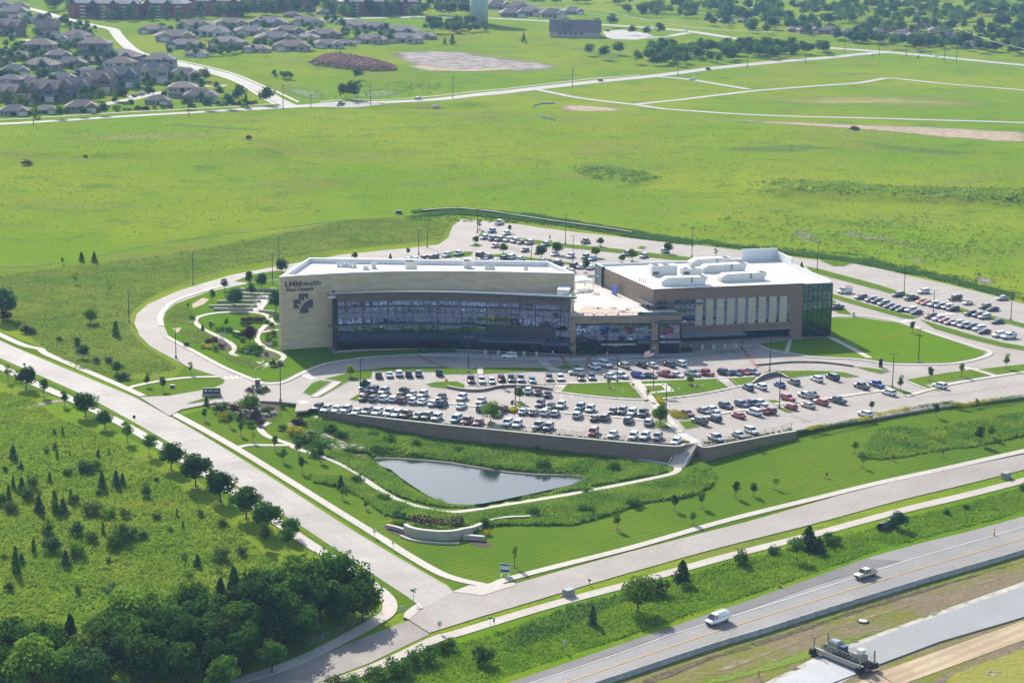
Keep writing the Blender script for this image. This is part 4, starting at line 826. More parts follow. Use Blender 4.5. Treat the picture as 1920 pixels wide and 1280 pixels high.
def chiller(c, d, ang, label):
 e_ = empty('rooftop_chiller', c, ang, label, 'chiller', 'roof plant on the brick wing'); MB().box((0, 0, d[2] / 2 + .3), d).build('casing', M_WHITEMETAL, e_); MB().box((0, 0, .15), (d[0] - .3, d[1] - .3, .3)).build('curb', M_ROOFEDGE, e_)
 g = MB(); [g.box((-d[0] / 2 + .7 + q * .5, -d[1] / 2 - .02, .9), (.36, .06, .9)) for q in range(4)]; g.build('coil_grille', M_DARK, e_)
 for q in (-.3, .1): MB().box((d[0] * q, 0, d[2] + .36), (d[0] * .22, d[1] * .7, .12)).build('fan_deck', M_DARK, e_)
chiller((47.6, 649.6, 16.5), (8.5, 3.6, 2.9), rad(12), 'square white chiller with dark coil grilles on the brick wing roof near the terrace')
chiller((56.5, 650.0, 16.5), (6.5, 3, 2.0), rad(12), 'low white chiller between two long air handlers on the brick wing roof')
def roof_box(px, py, d, label, fins=0, group=None):
 q = Pz(px, py, 21.3); e_ = empty('roof_unit', q, rad(2), label, 'roof unit', group); MB().box((0, 0, d[2] / 2), d).build('casing', M_WHITEMETAL, e_)
 if fins: g = MB(); [g.box((-d[0] / 2 + .6 + k * .75, -d[1] / 2 - .03, d[2] - .4), (.5, .06, .45)) for k in range(int(d[0] / .75) - 1)]; g.build('intake_grille', M_DARK, e_)
 else: MB().box((0, 0, d[2] + .05), (d[0] * .7, d[1] * .7, .1)).build('fan_deck', M_DARK, e_)
roof_box(771, 506, (3.6, 2.2, 3.4), 'larger white slotted intake housing on the curved wing roof', 1)
roof_box(876, 501, (2.4, 2.0, 2.8), 'smaller white slotted intake housing on the curved wing roof', 1)
for k, (x_, y_) in enumerate(((635, 500), (643, 500), (650, 500), (657, 501), (665, 501))): roof_box(x_, y_, (1.1, 1.1, 1.2), 'small roof condenser, %s of the row of five counted from the emblem corner' % ordinal(k + 1), 0, 'row of condensers on the curved wing roof')
for k, (x_, y_) in enumerate(((911, 506), (916, 506), (920, 506), (925, 506))): roof_box(x_, y_, (1.0, 1.0, 1.4), 'small roof condenser, %s of the row of four counted from the emblem corner' % ordinal(k + 1), 0, 'row of condensers near the terrace end')
roof_box(686, 505, (1.8, 1.5, 1.0), 'squat exhaust fan beside the five condensers on the curved wing roof'); roof_box(701, 503, (1.5, 1.5, 1.5), 'round topped white vent beside the squat exhaust fan on the curved wing roof'); roof_box(986, 508, (1.6, 1.6, 1.1), 'lone white vent near the terrace end of the curved wing roof')
for k, (x_, y_) in enumerate(((1199, 527), (1203, 528), (1207, 529), (1211, 530))):
 q = Pz(x_, y_, 16.5); e_ = empty('vent_pipe', q, 0, 'bent white vent pipe, %s of four at the terrace edge of the brick wing roof' % ordinal(k + 1), 'vent pipe', 'vent pipes at the terrace edge'); MB().tube([(0, 0, 0), (0, 0, .9), (.15, -.15, 1.2), (.4, -.4, 1.15)], .16, 8).build('pipe', M_STEEL, e_)
# ------------------------------------------------------------------ roof terrace furniture
TZ = 11.16
def terr(px, py): q = Pz(px, py, TZ); return q
M_TABLE = mat('pale_table_top', (.66, .64, .60), .5)
t0 = None
for k, (px, py, lab) in enumerate(((1120, 577, 'round bistro table with stools in the middle of the salmon paved terrace'), (1149, 577, 'round bistro table with stools beside the curved planting bed on the terrace'), (1166, 583, 'round bistro table with stools between the planting bed and the planter row'), (1175, 579, 'round bistro table with stools close to the largest terrace planter'),
  (1080, 549, 'round bistro table with stools under the far pergola beside the stone wall'), (1092, 548, 'second round bistro table from the stone wall under the far pergola'), (1104, 546, 'third round bistro table from the stone wall under the far pergola'), (1117, 551, 'round bistro table with stools at the end of the far pergola, near the planters'))):
 if t0 is None:
  t0 = empty('bistro_table', terr(px, py), 0, lab, 'table', 'terrace tables')
  MB().cyl((0, 0, .70), .75, .05, 16).build('table_top', M_TABLE, t0); MB().cyl((0, 0, 0), .07, .7, 8).build('pedestal', M_DARK, t0)
  for a in range(4):
   s_ = MB().cyl((1.15 * math.cos(a * 1.57), 1.15 * math.sin(a * 1.57), .42), .28, .06, 10).build('stool_seat', M_TABLE, t0); MB().cyl((1.15 * math.cos(a * 1.57), 1.15 * math.sin(a * 1.57), 0), .05, .42, 6).build('stool_leg', M_DARK, s_)
 else: c = copy_tree(t0); c.location = terr(px, py); c['label'] = lab; c.rotation_euler.z = k
def pergola(a, b, dep, h, label, roofmat, n=8):
 A, B = terr(*a), terr(*b); d = (B - A); L_ = d.length; ang = math.atan2(d.y, d.x); e_ = empty('pergola', A, ang, label, 'pergola')
 for x, y in ((0, 0), (L_, 0), (0, dep), (L_, dep)): MB().box((x, y, h / 2), (.2, .2, h)).build('post', M_WHITEMETAL, e_)
 sl_ = MB(); [sl_.box((L_ * (k + .5) / n, dep / 2, h + .1), (L_ / n * .62, dep + .6, .12)) for k in range(n)]; sl_.build('slat', roofmat, e_)
pergola((1078, 545), (1112, 543), 7, 3.0, 'white slatted pergola over tables on the roof terrace beside the stone wall', M_WHITEMETAL, 10)
pergola((1150, 541), (1180, 545), 5, 3.0, 'white slatted pergola against the brick flank of the terrace', M_WHITEMETAL, 9)
pergola((1115, 535), (1135, 535), 4, 2.8, 'blue shade canopy on white posts at the far end of the roof terrace', mat('blue_shade_cloth', (.10, .20, .46), .8), 1)
for k, (px, py) in enumerate(((1093, 593), (1114, 593), (1136, 593), (1159, 592), (1201, 589))):
 q = terr(px, py); q.y += .8; e_ = empty('planter_box', q, MANG, 'pale square planter at the terrace parapet, %s counted from the curved wing' % ordinal(k + 1), 'planter', 'planters along the terrace parapet'); MB().box((0, 0, .4), (.7, .7, .8), 0, 0, (1.1, 1.1)).build('box', M_TABLE, e_)
# blue mural panel of the terrace enclosure
q = terr(1152, 552); e_ = empty('mural_panel', q, EA + rad(90), 'tall deep blue panel screen standing on the roof terrace', 'screen'); MB().box((0, 0, 1.4), (4.6, .18, 2.8)).build('panel', mat('cobalt_panel', (.03, .07, .42), .5), e_); MB().box((0, .15, .1), (4.6, .5, .2)).build('base', M_DARK, e_)
# ------------------------------------------------------------------ vehicles
PAINT = {'white': (.78, .78, .77), 'silver': (.46, .47, .48), 'grey': (.20, .205, .215), 'dark grey': (.085, .088, .095), 'black': (.018, .018, .02), 'navy': (.025, .035, .075), 'blue': (.03, .07, .30), 'slate blue': (.10, .14, .21),
   'light blue': (.22, .46, .60), 'red': (.42, .03, .035), 'maroon': (.14, .025, .035), 'brown': (.11, .07, .05), 'beige': (.52, .44, .33), 'green': (.05, .09, .075), 'orange': (.62, .19, .03), 'cream': (.74, .68, .52), 'pink': (.58, .16, .24), 'yellow': (.7, .5, .05)}
_pm = {}
def paint(c):
 if c not in _pm:
  m = mat('car_paint_' + c.replace(' ', '_'), PAINT[c], .32, metal=.0 if c in ('white', 'cream', 'red', 'yellow') else .35, spec=.5, coat=.8); _pm[c] = m
 return _pm[c]
M_CARGLASS = mat('car_window_glass', (.018, .024, .030), .06, spec=.9); M_TYRE = mat('tyre_rubber', (.02, .02, .021), .85); M_RIM = mat('alloy_rim', (.35, .35, .36), .35, .8)
M_LAMP = mat('headlamp_lens', (.70, .72, .74), .15, spec=.8); M_TAIL = mat('tail_lamp_lens', (.30, .012, .012), .25, spec=.6); M_TRIM = mat('black_plastic_trim', (.022, .022, .024), .6)
# x of nose +, stations: (x, half width factor, z bottom, z top)
KINDS = {
 'sedan': dict(L=4.8, W=1.83, st=[(-2.4,.80,.42,.86),(-2.25,.93,.30,.98),(-1.4,1,.24,1.0),(0,1,.22,.95),(1.2,1,.24,.92),(1.95,.96,.26,.84),(2.3,.86,.32,.74),(2.42,.72,.40,.64)], gb=(-1.85,1.15), gt=(-1.05,.32), zb=.93, zt=1.42, wr=.33, ax=(-1.42,1.45)),
 'suv': dict(L=4.7, W=1.90, st=[(-2.36,.86,.45,1.02),(-2.28,.96,.36,1.12),(-1.4,1,.30,1.10),(0,1,.28,1.07),(1.1,1,.30,1.06),(1.9,.97,.34,1.0),(2.24,.88,.42,.90),(2.36,.76,.50,.76)], gb=(-2.24,1.02), gt=(-1.92,.30), zb=1.05, zt=1.66, wr=.37, ax=(-1.40,1.45)),
 'large suv': dict(L=5.3, W=2.02, st=[(-2.66,.90,.50,1.15),(-2.58,.97,.42,1.22),(-1.5,1,.36,1.2),(0,1,.34,1.17),(1.2,1,.36,1.16),(2.2,.98,.40,1.12),(2.55,.92,.48,1.02),(2.66,.84,.56,.88)], gb=(-2.56,1.2), gt=(-2.36,.62), zb=1.15, zt=1.86, wr=.40, ax=(-1.6,1.65)),
 'hatchback': dict(L=4.2, W=1.78, st=[(-2.1,.84,.42,.92),(-2.0,.95,.32,1.02),(-1.2,1,.26,1.0),(0,1,.24,.96),(1.1,1,.26,.94),(1.75,.95,.30,.86),(2.05,.84,.38,.74),(2.12,.72,.46,.64)], gb=(-1.95,1.1), gt=(-1.5,.35), zb=.95, zt=1.48, wr=.32, ax=(-1.25,1.3)),
 'minivan': dict(L=5.1, W=1.98, st=[(-2.55,.88,.42,1.02),(-2.46,.97,.32,1.1),(-1.4,1,.26,1.08),(0,1,.25,1.05),(1.3,1,.26,1.02),(2.1,.95,.32,.9),(2.45,.84,.40,.78),(2.56,.7,.48,.66)], gb=(-2.42,1.65), gt=(-2.15,.75), zb=1.03, zt=1.72, wr=.35, ax=(-1.5,1.55)),
 'pickup': dict(L=5.8, W=2.0, st=[(-2.9,.94,.55,1.12),(-2.84,.98,.48,1.16),(-1.5,1,.42,1.16),(0,1,.40,1.16),(1.3,1,.42,1.16),(2.4,.98,.46,1.12),(2.8,.92,.54,1.02),(2.9,.86,.62,.9)], gb=(-.95,1.35), gt=(-.75,.75), zb=1.14, zt=1.86, wr=.41, ax=(-1.75,1.85), bed=(-2.78,-1.05)),
 'capped pickup': dict(L=5.6, W=1.98, st=[(-2.8,.94,.55,1.1),(-2.74,.98,.48,1.14),(-1.5,1,.42,1.14),(0,1,.40,1.14),(1.3,1,.42,1.14),(2.3,.98,.46,1.1),(2.7,.92,.54,1.0),(2.8,.86,.62,.9)], gb=(-2.7,1.3), gt=(-2.62,.7), zb=1.12, zt=1.82, wr=.40, ax=(-1.7,1.8)),
 'van': dict(L=5.6, W=2.05, st=[(-2.8,.95,.5,1.35),(-2.74,.99,.42,1.4),(-1.5,1,.38,1.4),(0,1,.36,1.38),(1.3,1,.38,1.3),(2.2,.96,.42,1.12),(2.66,.88,.5,.98),(2.78,.8,.58,.85)], gb=(.6,2.0), gt=(.4,1.2), zb=1.3, zt=2.05, wr=.38, ax=(-1.7,1.85), box=(-2.76,.62)),
 'beetle convertible': dict(L=4.1, W=1.74, st=[(-2.05,.72,.45,.8),(-1.85,.92,.32,.95),(-1.1,1,.26,1.0),(0,1,.24,.9),(1.0,1,.26,.93),(1.6,.93,.3,.88),(1.95,.78,.38,.72),(2.05,.62,.46,.6)], gb=(.2,.95), gt=(.2,.45), zb=.9, zt=1.34, wr=.33, ax=(-1.25,1.28), open=1),
}
_cm = {}
def car_meshes(kind, colour):
 key = (kind, colour)
 if key in _cm: return _cm[key]
 K = KINDS[kind]; hw = K['W'] / 2; pm = paint(colour); parts = []
 mb = MB(); ring = 12; vs = []
 for x, f, zl, zh in K['st']:
  w = hw * f; h = zh - zl
  for y, z in ((.0, 0), (.8, 0), (.97, .12), (1.0, .42), (.975, .72), (.90, .93), (.55, 1.0)): vs.append((x, y * w, zl + z * h))
  for y, z in ((-.55, 1.0), (-.90, .93), (-.975, .72), (-1.0, .42), (-.97, .12), (-.8, 0)): vs.append((x, y * w, zl + z * h))
 n = 13; S = len(K['st'])
 fs = [(i * n + q, i * n + (q + 1) % n, (i + 1) * n + (q + 1) % n, (i + 1) * n + q) for i in range(S - 1) for q in range(n)]
 fs += [tuple(range(n))[::-1], tuple(range((S - 1) * n, S * n))]; mb.add(vs, fs)
 if K.get('box'):
  a, b = K['box']; mb.box(((a + b) / 2, 0, (1.3 + K['zt']) / 2 + .02), (b - a, K['W'] * .95, K['zt'] - 1.26), 0, 0, (1, .86))
 # dark sill and bumpers
 parts.append(('body', mb.mesh('car_body', pm, True)))
 for p in parts[0][1].polygons: pass
 g = MB(); (b0, b1), (t0, t1), zb, zt = K['gb'], K['gt'], K['zb'], K['zt']; wb, wt = hw * .93, hw * .76
 g.add([(b0, -wb, zb), (b1, -wb, zb), (b1, wb, zb), (b0, wb, zb), (t0, -wt, zt), (t1, -wt, zt), (t1, wt, zt), (t0, wt, zt)], [(0, 1, 5, 4), (1, 2, 6, 5), (2, 3, 7, 6), (3, 0, 4, 7), (4, 5, 6, 7)])
 parts.append(('window_glass', g.mesh('car_glass', M_CARGLASS)))
 if not K.get('open'):
  r = MB(); r.box(((t0 + t1) / 2, 0, zt + .01), (t1 - t0 + .16, wt * 2 + .06, .1), 0, 0, (.92, .88))
  for sy in (-1, 1):   # pillars
   for (bx, tx) in ((b0 + .03, t0), (b1 - .03, t1), ((b0 * .52 + b1 * .48), (t0 * .5 + t1 * .5)), (b0 * .8 + b1 * .2, t0 * .86 + t1 * .14)):
    r.tube([(bx, sy * wb, zb - .02), (tx, sy * (wt + .01), zt)], .055, 4)
  if kind == 'capped pickup': r.box((-1.8, 0, 1.52), (1.75, hw * 1.78, .72), 0, 0, (1, .9))
  parts.append(('roof_panel', r.mesh('car_roof', pm)))
 else:
  parts.append(('folded_hood', MB().box((-.95, 0, 1.04), (.9, hw * 1.4, .2), 0, 0, (.7, .8)).mesh('car_hood', M_TRIM)))
 if K.get('bed'):
  a, b = K['bed']; parts.append(('cargo_bed', MB().box(((a + b) / 2, 0, K['st'][2][3] + .0), (b - a, hw * 1.66, .04)).mesh('car_bed', M_TRIM)))
 wr = K['wr']
 wheel = MB().tube([(0, -.11, 0), (0, .11, 0)], wr, 12); wheel.tube([(0, -.125, 0), (0, .125, 0)], wr * .6, 10, 1); wm = wheel.mesh('car_wheel', [M_TYRE, M_RIM])
 for x in K['ax']:
  for s in (-1, 1): parts.append(('wheel', wm, (x, s * (hw - .09), wr)))
 xs = K['st'][-2][0]; lm = MB().box((0, 0, 0), (.16, .36, .15)).mesh('car_lamp', M_LAMP); zl = K['st'][-2][3] - .1
 for s in (-1, 1): parts.append(('headlight', lm, (xs - .0, s * hw * .66, zl)))
 tm = MB().box((0, 0, 0), (.12, .2, .28)).mesh('car_tail', M_TAIL); zt_ = K['st'][1][3] - .22
 for s in (-1, 1): parts.append(('tail_light', tm, (K['st'][0][0] + .08, s * hw * .80, zt_)))
 bm_ = MB().box((0, 0, 0), (.14, hw * 1.55, .2)).mesh('car_bumper', M_TRIM)
 parts.append(('bumper', bm_, (K['st'][-1][0] - .03, 0, K['st'][-1][2] + .04))); parts.append(('bumper', bm_, (K['st'][0][0] + .03, 0, K['st'][0][2] + .06)))
 _cm[key] = parts; return parts
for _k in KINDS: pass
_ck = {}
def car(kind, colour, loc, ang, label, group=None, name='parked_car', scale=1.0):
 cat = {'pickup': 'pickup truck', 'capped pickup': 'pickup truck', 'van': 'van', 'minivan': 'minivan'}.get(kind, 'car')
 key = (kind, colour)
 if key in _ck:
  r = copy_tree(_ck[key]); r.name = name
 else:
  r = empty(name, loc, ang)
  for p in car_meshes(kind, colour):
   o = bpy.data.objects.new(p[0], p[1]); link(o, r)
   if len(p) > 2: o.location = p[2]
  _ck[key] = r
 r.location = loc; r.rotation_euler = (0, 0, ang); r.scale = (scale,) * 3
 if 'group' in r.keys(): del r['group']
 return tag(r, label, cat, group)
def car_at(px, py):  # ground under the middle of a car seen at px,py
 q = P(px, py, .75, HP); return Vector((q.x, q.y, HP(q.x, q.y) + .14))
def row_heading(a, b, way):
 A, B = PP(*a), PP(*b); d = (B - A); n = Vector((-d.y, d.x, 0))
 if (n.y > 0) != (way == 'N'): n = -n
 return math.atan2(n.y, n.x)
W_, S_, G_c, D_, K_, N_ = 'white', 'silver', 'grey', 'dark grey', 'black', 'navy'
def row(name, desc, ref, way, cars, ox=0, oy=0, k=1.0, dest=None):
 h = row_heading(*ref, way); n = 0
 for x, y, c, kd in cars:
  n += 1; lab = '%s %s, %s %s' % (c, kd, ordinal(n), desc)
  car(kd, c, car_at(ox + x / k, oy + y / k), h + random.uniform(-.03, .03), lab, name)
z1 = dict(ox=0, oy=0, k=1)
def C(L, ox, oy, k=6.4): return [(ox + x / k, oy + y / k, c, kd) for x, y, c, kd in L]
RL, RR = ((600, 768), (1255, 831)), ((1325, 834), (1490, 808))
rowA = C([(230,665,N_,'suv'),(330,685,W_,'suv'),(455,685,W_,'sedan'),(570,690,S_,'suv'),(695,715,W_,'sedan'),(820,710,G_c,'suv'),(940,722,W_,'suv'),(1090,728,W_,'pickup'),(1175,742,W_,'suv'),(1290,747,'brown','pickup'),(1435,765,D_,'sedan'),(1540,770,D_,'suv'),(1655,785,S_,'suv'),(1890,800,'light blue','minivan')],560,660) \
  + C([(230,825,'maroon','pickup'),(365,840,'maroon','sedan'),(710,850,W_,'suv'),(830,865,W_,'suv'),(1085,885,G_c,'pickup'),(1205,900,'slate blue','suv'),(1745,957,'red','minivan')],840,660) + C([(185,985,W_,'sedan'),(430,1010,W_,'suv'),(570,1010,W_,'suv'),(720,1020,G_c,'suv'),(945,1070,W_,'hatchback')],1120,660)
row('cars along the long retaining wall', 'along the long retaining wall counting from the entrance', RL, 'S', rowA)
rowB = C([(785,550,K_,'sedan'),(900,555,G_c,'suv'),(1030,557,W_,'suv'),(1140,565,W_,'hatchback'),(1250,577,'maroon','suv'),(1380,585,W_,'suv'),(1490,592,W_,'sedan'),(1615,612,W_,'sedan'),(1725,620,N_,'suv')],560,660) \
  + C([(160,645,W_,'sedan'),(400,677,D_,'suv'),(590,742,S_,'sedan'),(660,680,'maroon','suv'),(905,712,S_,'sedan'),(1030,720,D_,'sedan'),(1165,725,W_,'suv'),(1285,735,S_,'hatchback'),(1555,757,S_,'suv'),(1765,790,'maroon','sedan'),(1885,785,'brown','suv')],840,660) + C([(375,817,'brown','suv'),(620,842,S_,'suv')],1120,660)
row('cars in the second row from the retaining wall', 'in the second row from the wall counting from the entrance', RL, 'N', rowB)
rowC = C([(790,412,'light blue','minivan'),(800,490,'brown','sedan'),(900,457,N_,'suv'),(1020,470,S_,'suv'),(1255,480,K_,'pickup'),(1360,505,S_,'sedan'),(1485,507,W_,'suv'),(1710,535,D_,'sedan')],560,660) \
  + C([(165,547,W_,'suv'),(395,580,W_,'sedan'),(1105,620,G_c,'suv'),(1230,650,D_,'sedan'),(1355,637,W_,'suv'),(1585,662,'slate blue','suv'),(1705,685,S_,'suv')],840,660) + C([(185,705,D_,'sedan'),(300,705,D_,'suv'),(415,725,W_,'suv'),(550,732,D_,'pickup')],1120,660)
row('cars in the third row from the retaining wall', 'in the third row from the wall counting from the entrance', RL, 'S', rowC)
row('cars below the terrace wall', 'of four below the terrace wall beside the short stairs', ((1049, 738), (900, 731)), 'N', C([(845,457,D_,'suv'),(965,465,W_,'suv'),(1080,480,'maroon','sedan'),(1195,507,K_,'sedan')],840,660))
rowE = C([(275,337,'maroon','pickup'),(405,342,W_,'suv'),(525,345,W_,'hatchback'),(640,327,'maroon','suv'),(760,327,N_,'suv'),(870,322,S_,'pickup'),(1010,337,'light blue','hatchback'),(1215,312,G_c,'suv'),(1350,312,W_,'suv'),(1595,312,'brown','suv'),(1725,302,'slate blue','suv')],840,660) \
  + C([(160,287,W_,'sedan'),(290,282,W_,'suv'),(495,280,'blue','suv'),(630,282,'green','sedan'),(820,267,'red','pickup'),(950,272,W_,'sedan'),(1140,257,S_,'pickup'),(1295,252,'red','pickup'),(1530,247,N_,'suv'),(1645,252,D_,'sedan'),(1745,242,'red','sedan'),(1870,242,S_,'suv')],1120,660)
row('cars in the upper terrace row', 'in the upper terrace row counting from the entrance', ((876, 724), (1180, 722)), 'S', rowE[:11]);
h_ = row_heading((1200, 716), (1420, 702), 'S')
for n_, (x, y, c, kd) in enumerate(rowE[11:]): car(kd, c, car_at(x, y), h_ + .5, '%s %s, %s in the upper terrace row counting from the flagpole walk' % (c, kd, ordinal(n_ + 1)), 'cars in the upper terrace row past the flagpole')
row('cars in the short shaded row by the drive', 'in the short row behind the drive counting from the entrance', ((700, 700), (830, 699)), 'N', C([(960,277,'brown','suv'),(1090,270,W_,'sedan'),(1205,257,W_,'suv'),(1320,265,K_,'suv'),(1440,257,G_c,'suv'),(1685,247,K_,'suv')],560,660))
for n_, (x, y, c, kd) in enumerate(C([(-40,172,W_,'suv'),(95,147,W_,'large suv'),(320,160,'beige','suv'),(530,152,K_,'sedan'),(660,155,W_,'sedan'),(865,147,D_,'suv'),(995,137,W_,'suv')],1120,660)):
 car(kd, c, car_at(x, y), row_heading((1140, 677), (1292, 672), 'N' if n_ != 1 else 'S') + (.3 if n_ != 1 else .35), '%s %s, %s in the row before the main entrance, counted from the drive crossing' % (c, kd, ordinal(n_ + 1)), 'cars before the main entrance')
row('cars in the row beneath the flower bed wall', 'below the curved terrace wall counting from the flagpole lawn', ((1392, 722), (1590, 705)), 'N', C([(425,425,'slate blue','suv')],1336,660) + C([(170,415,W_,'suv'),(395,390,'blue','sedan'),(565,360,G_c,'suv'),(840,322,W_,'suv'),(1030,302,K_,'large suv')],1400,660))
rH = C([(1080,732,'maroon','sedan'),(1280,702,G_c,'sedan'),(1385,687,W_,'sedan'),(1545,647,N_,'suv'),(1735,627,'slate blue','suv')],1120,660) + C([(65,620,D_,'pickup'),(170,605,W_,'sedan'),(495,552,'red','suv')],1400,660)
row('cars facing the yellow flower beds', 'in the row past the yellow flower bed, counted from it', ((1300, 788), (1440, 762)), 'S', rH)
rG = C([(705,522,S_,'capped pickup'),(790,505,D_,'sedan'),(1380,412,D_,'pickup'),(1560,390,'blue','pickup')],1400,660)
for n_, (x, y, c, kd) in enumerate(rG): car(kd, c, car_at(x, y), row_heading((1460, 757), (1652, 733), 'N' if n_ in (0, 2) else 'S'), ('%s %s near the far end of the lot by the divider strip' % (c, kd)), 'cars by the far divider strip')
rI = C([(1225,832,D_,'capped pickup'),(1405,797,N_,'suv'),(1690,757,'red','sedan')],1120,660) + C([(85,722,W_,'large suv'),(195,707,'red','sedan'),(270,702,'maroon','suv'),(530,655,'red','hatchback'),(735,637,'beige','sedan'),(890,600,'red','suv'),(1090,580,D_,'pickup'),(1705,485,W_,'suv')],1400,660)
row('cars in the row before the long hedge', 'in the row across from the long hedge counted from stairs', ((1300, 788), (1500, 754)), 'N', rI)
row('cars at the short wall beyond the stairs', 'of three at the low wall beyond the wide stairs', RR, 'S', C([(1425,1032,S_,'pickup'),(1700,992,S_,'sedan'),(1850,945,W_,'suv')],1120,660))
car('suv', W_, car_at(1622, 776), row_heading((1500, 805), (1635, 784), 'N'), 'white suv standing alone against the long hedge of yellow shrubs', None)
car('suv', W_, car_at(1762, 723), row_heading((1710, 742), (1925, 699), 'N'), 'white suv alone in the empty bay beyond the three young trees', None)
car('suv', W_, car_at(955, 667), rad(180), 'white suv driving along the shaded drive below the curved glass wing', None, 'moving_car')
car('suv', S_, car_at(1081, 698), rad(178), 'silver suv crossing the lane beside the striped crossing of the upper terrace', None, 'moving_car')
# back lots
BR = ((910, 450), (1165, 474))
zb_ = lambda L: C(L, 840, 380, 4.571)
row('cars in the far back lane', 'along the far back lane counting from its bend', BR, 'N', [(a, b, c, d) for a, b, c, d in zb_([(440,172,W_,'pickup'),(1178,332,D_,'pickup'),(1860,412,W_,'suv')])])
row('cars facing the back grass strip', 'behind the back grass strip counted from the bend', BR, 'S', zb_([(375,242,'blue','suv'),(500,262,'light blue','hatchback'),(1530,437,'slate blue','suv')]))
row('cars in the back lot front row', 'before the back grass strip counted from the bend', BR, 'S', zb_([(308,297,S_,'suv'),(375,307,N_,'suv'),(437,314,D_,'suv'),(507,318,W_,'suv'),(570,327,S_,'suv'),(627,337,'brown','sedan'),(693,342,G_c,'suv'),(833,357,G_c,'suv'),(1675,457,S_,'suv')]))
row('cars along the back lane edge', 'in the middle row of the back lot, counted from the bend', BR, 'S', zb_([(402,370,'pink','hatchback'),(660,405,N_,'sedan'),(775,422,'green','sedan'),(915,439,W_,'sedan'),(1050,457,W_,'suv'),(1175,464,'slate blue','suv'),(1237,479,'light blue','sedan')]))
row('cars on the second back strip', 'along the second back grass strip, counted from the curved wing', BR, 'N', zb_([(90,437,W_,'pickup'),(280,447,K_,'large suv'),(352,457,D_,'sedan'),(485,472,D_,'suv'),(550,466,W_,'large suv'),(620,482,W_,'suv'),(815,499,W_,'suv'),(945,517,D_,'large suv'),(1085,539,'maroon','large suv'),(1140,547,W_,'sedan'),(1220,555,W_,'sedan')]))
row('cars tight behind the curved wing roof', 'close behind the curved wing roof, counted from the emblem end', BR, 'S', C([(1400,131,W_,'sedan'),(1465,127,W_,'sedan'),(1545,121,N_,'suv'),(1600,118,'maroon','suv'),(1650,107,N_,'suv'),(1755,90,W_,'suv')],480,460,4.924) + zb_([(80,502,W_,'sedan'),(150,497,'brown','sedan'),(255,500,'yellow','hatchback'),(320,494,'blue','sedan'),(400,503,S_,'sedan'),(935,582,'slate blue','suv'),(995,582,W_,'suv'),(1055,587,W_,'sedan')]))
# east lot
z8 = lambda L: C(L, 1540, 480, 4.924)
row('cars on the first strip of the east lot', 'on the first east strip counted from the glass end', ((1560, 552), (1715, 594)), 'S', z8([(365,380,D_,'suv'),(460,402,'slate blue','suv'),(515,417,N_,'suv'),(575,438,G_c,'suv'),(632,458,'slate blue','sedan'),(690,475,N_,'sedan'),(745,492,N_,'sedan'),(825,498,W_,'suv'),(880,517,N_,'sedan')]))
row('cars on the far strip of the east lot', 'along the second strip past the glass end, counted from the building', ((1640, 540), (1810, 583)), 'S', z8([(705,357,'green','suv'),(828,387,D_,'pickup'),(925,417,'orange','hatchback'),(970,432,'red','sedan'),(1035,445,W_,'suv'),(1098,460,G_c,'suv'),(1165,471,S_,'suv'),(1215,488,K_,'suv'),(1375,529,K_,'suv'),(1450,542,'slate blue','suv'),(1505,560,S_,'suv'),(1625,602,D_,'sedan')]))
row('cars on the outer lane of the east lot', 'in the outermost lane of the east lot, counted from the building', ((1640, 535), (1810, 578)), 'S', z8([(943,327,W_,'suv'),(1235,390,K_,'large suv'),(1352,429,'cream','beetle convertible'),(1510,467,D_,'suv'),(1585,487,K_,'sedan'),(1670,387,S_,'sedan')]))
row('cars beyond the crossing in the east lot', 'on the strip after the striped crossing, counted from the crossing', ((1730, 600), (1895, 646)), 'S', z8([(1010,555,'maroon','suv'),(1080,577,W_,'suv'),(1143,592,'red','sedan'),(1195,610,G_c,'sedan'),(1260,621,S_,'suv'),(1315,639,S_,'suv'),(1385,651,N_,'suv'),(1455,669,W_,'suv'),(1505,695,K_,'sedan'),(1635,726,W_,'suv'),(1730,742,W_,'capped pickup')]))
v_ = car('van', W_, car_at(1584, 546), row_heading((1560, 552), (1715, 594), 'S'), 'white work van with orange ladders on its roof rack beside the green glass end', None, 'work_van')
car('pickup', D_, car_at(1568, 576), row_heading((1560, 552), (1715, 594), 'S') , 'dark grey pickup half hidden behind the green glass end of the building', None)
# roads far away and the highway
def road_car(kind, colour, px, py, to, label, name='moving_car', scale=1.0):
 a, b = P(px, py), P(*to); d = b - a; q = P(px, py, .6); q.z = HG(q.x, q.y) + .12
 return car(kind, colour, q, math.atan2(d.y, d.x), label, None, name, scale)
road_car('large suv', S_, 785, 186, (870, 178), 'silver suv on the pale far road beyond the open field')
road_car('pickup', D_, 638, 195, (560, 204), 'dark pickup on the far road beside the junction with the housing street')
road_car('suv', D_, 1126, 151, (1180, 144), 'dark grey suv on the far road close to the gravel pad')
road_car('suv', W_, 1298, 149, (1260, 146), 'white suv on the loop road of the empty building plots')
road_car('suv', K_, 1328, 130, (1380, 124), 'black suv on the far road below the dark tree belt')
road_car('sedan', W_, 1634, 104, (1700, 100), 'white sedan at the far crossroads by the tall utility poles')
road_car('suv', D_, 1727, 98, (1790, 104), 'dark suv on the far highway before the fenced houses')
road_car('sedan', W_, 1755, 105, (1690, 98), 'white sedan trailing the dark suv on the far highway'); road_car('suv', G_c, 1720, 107, (1690, 98), 'grey suv waiting at the far crossroads')
road_car('pickup', W_, 1285, 58, (1350, 72), 'white pickup on the far highway in front of the wooded suburb')
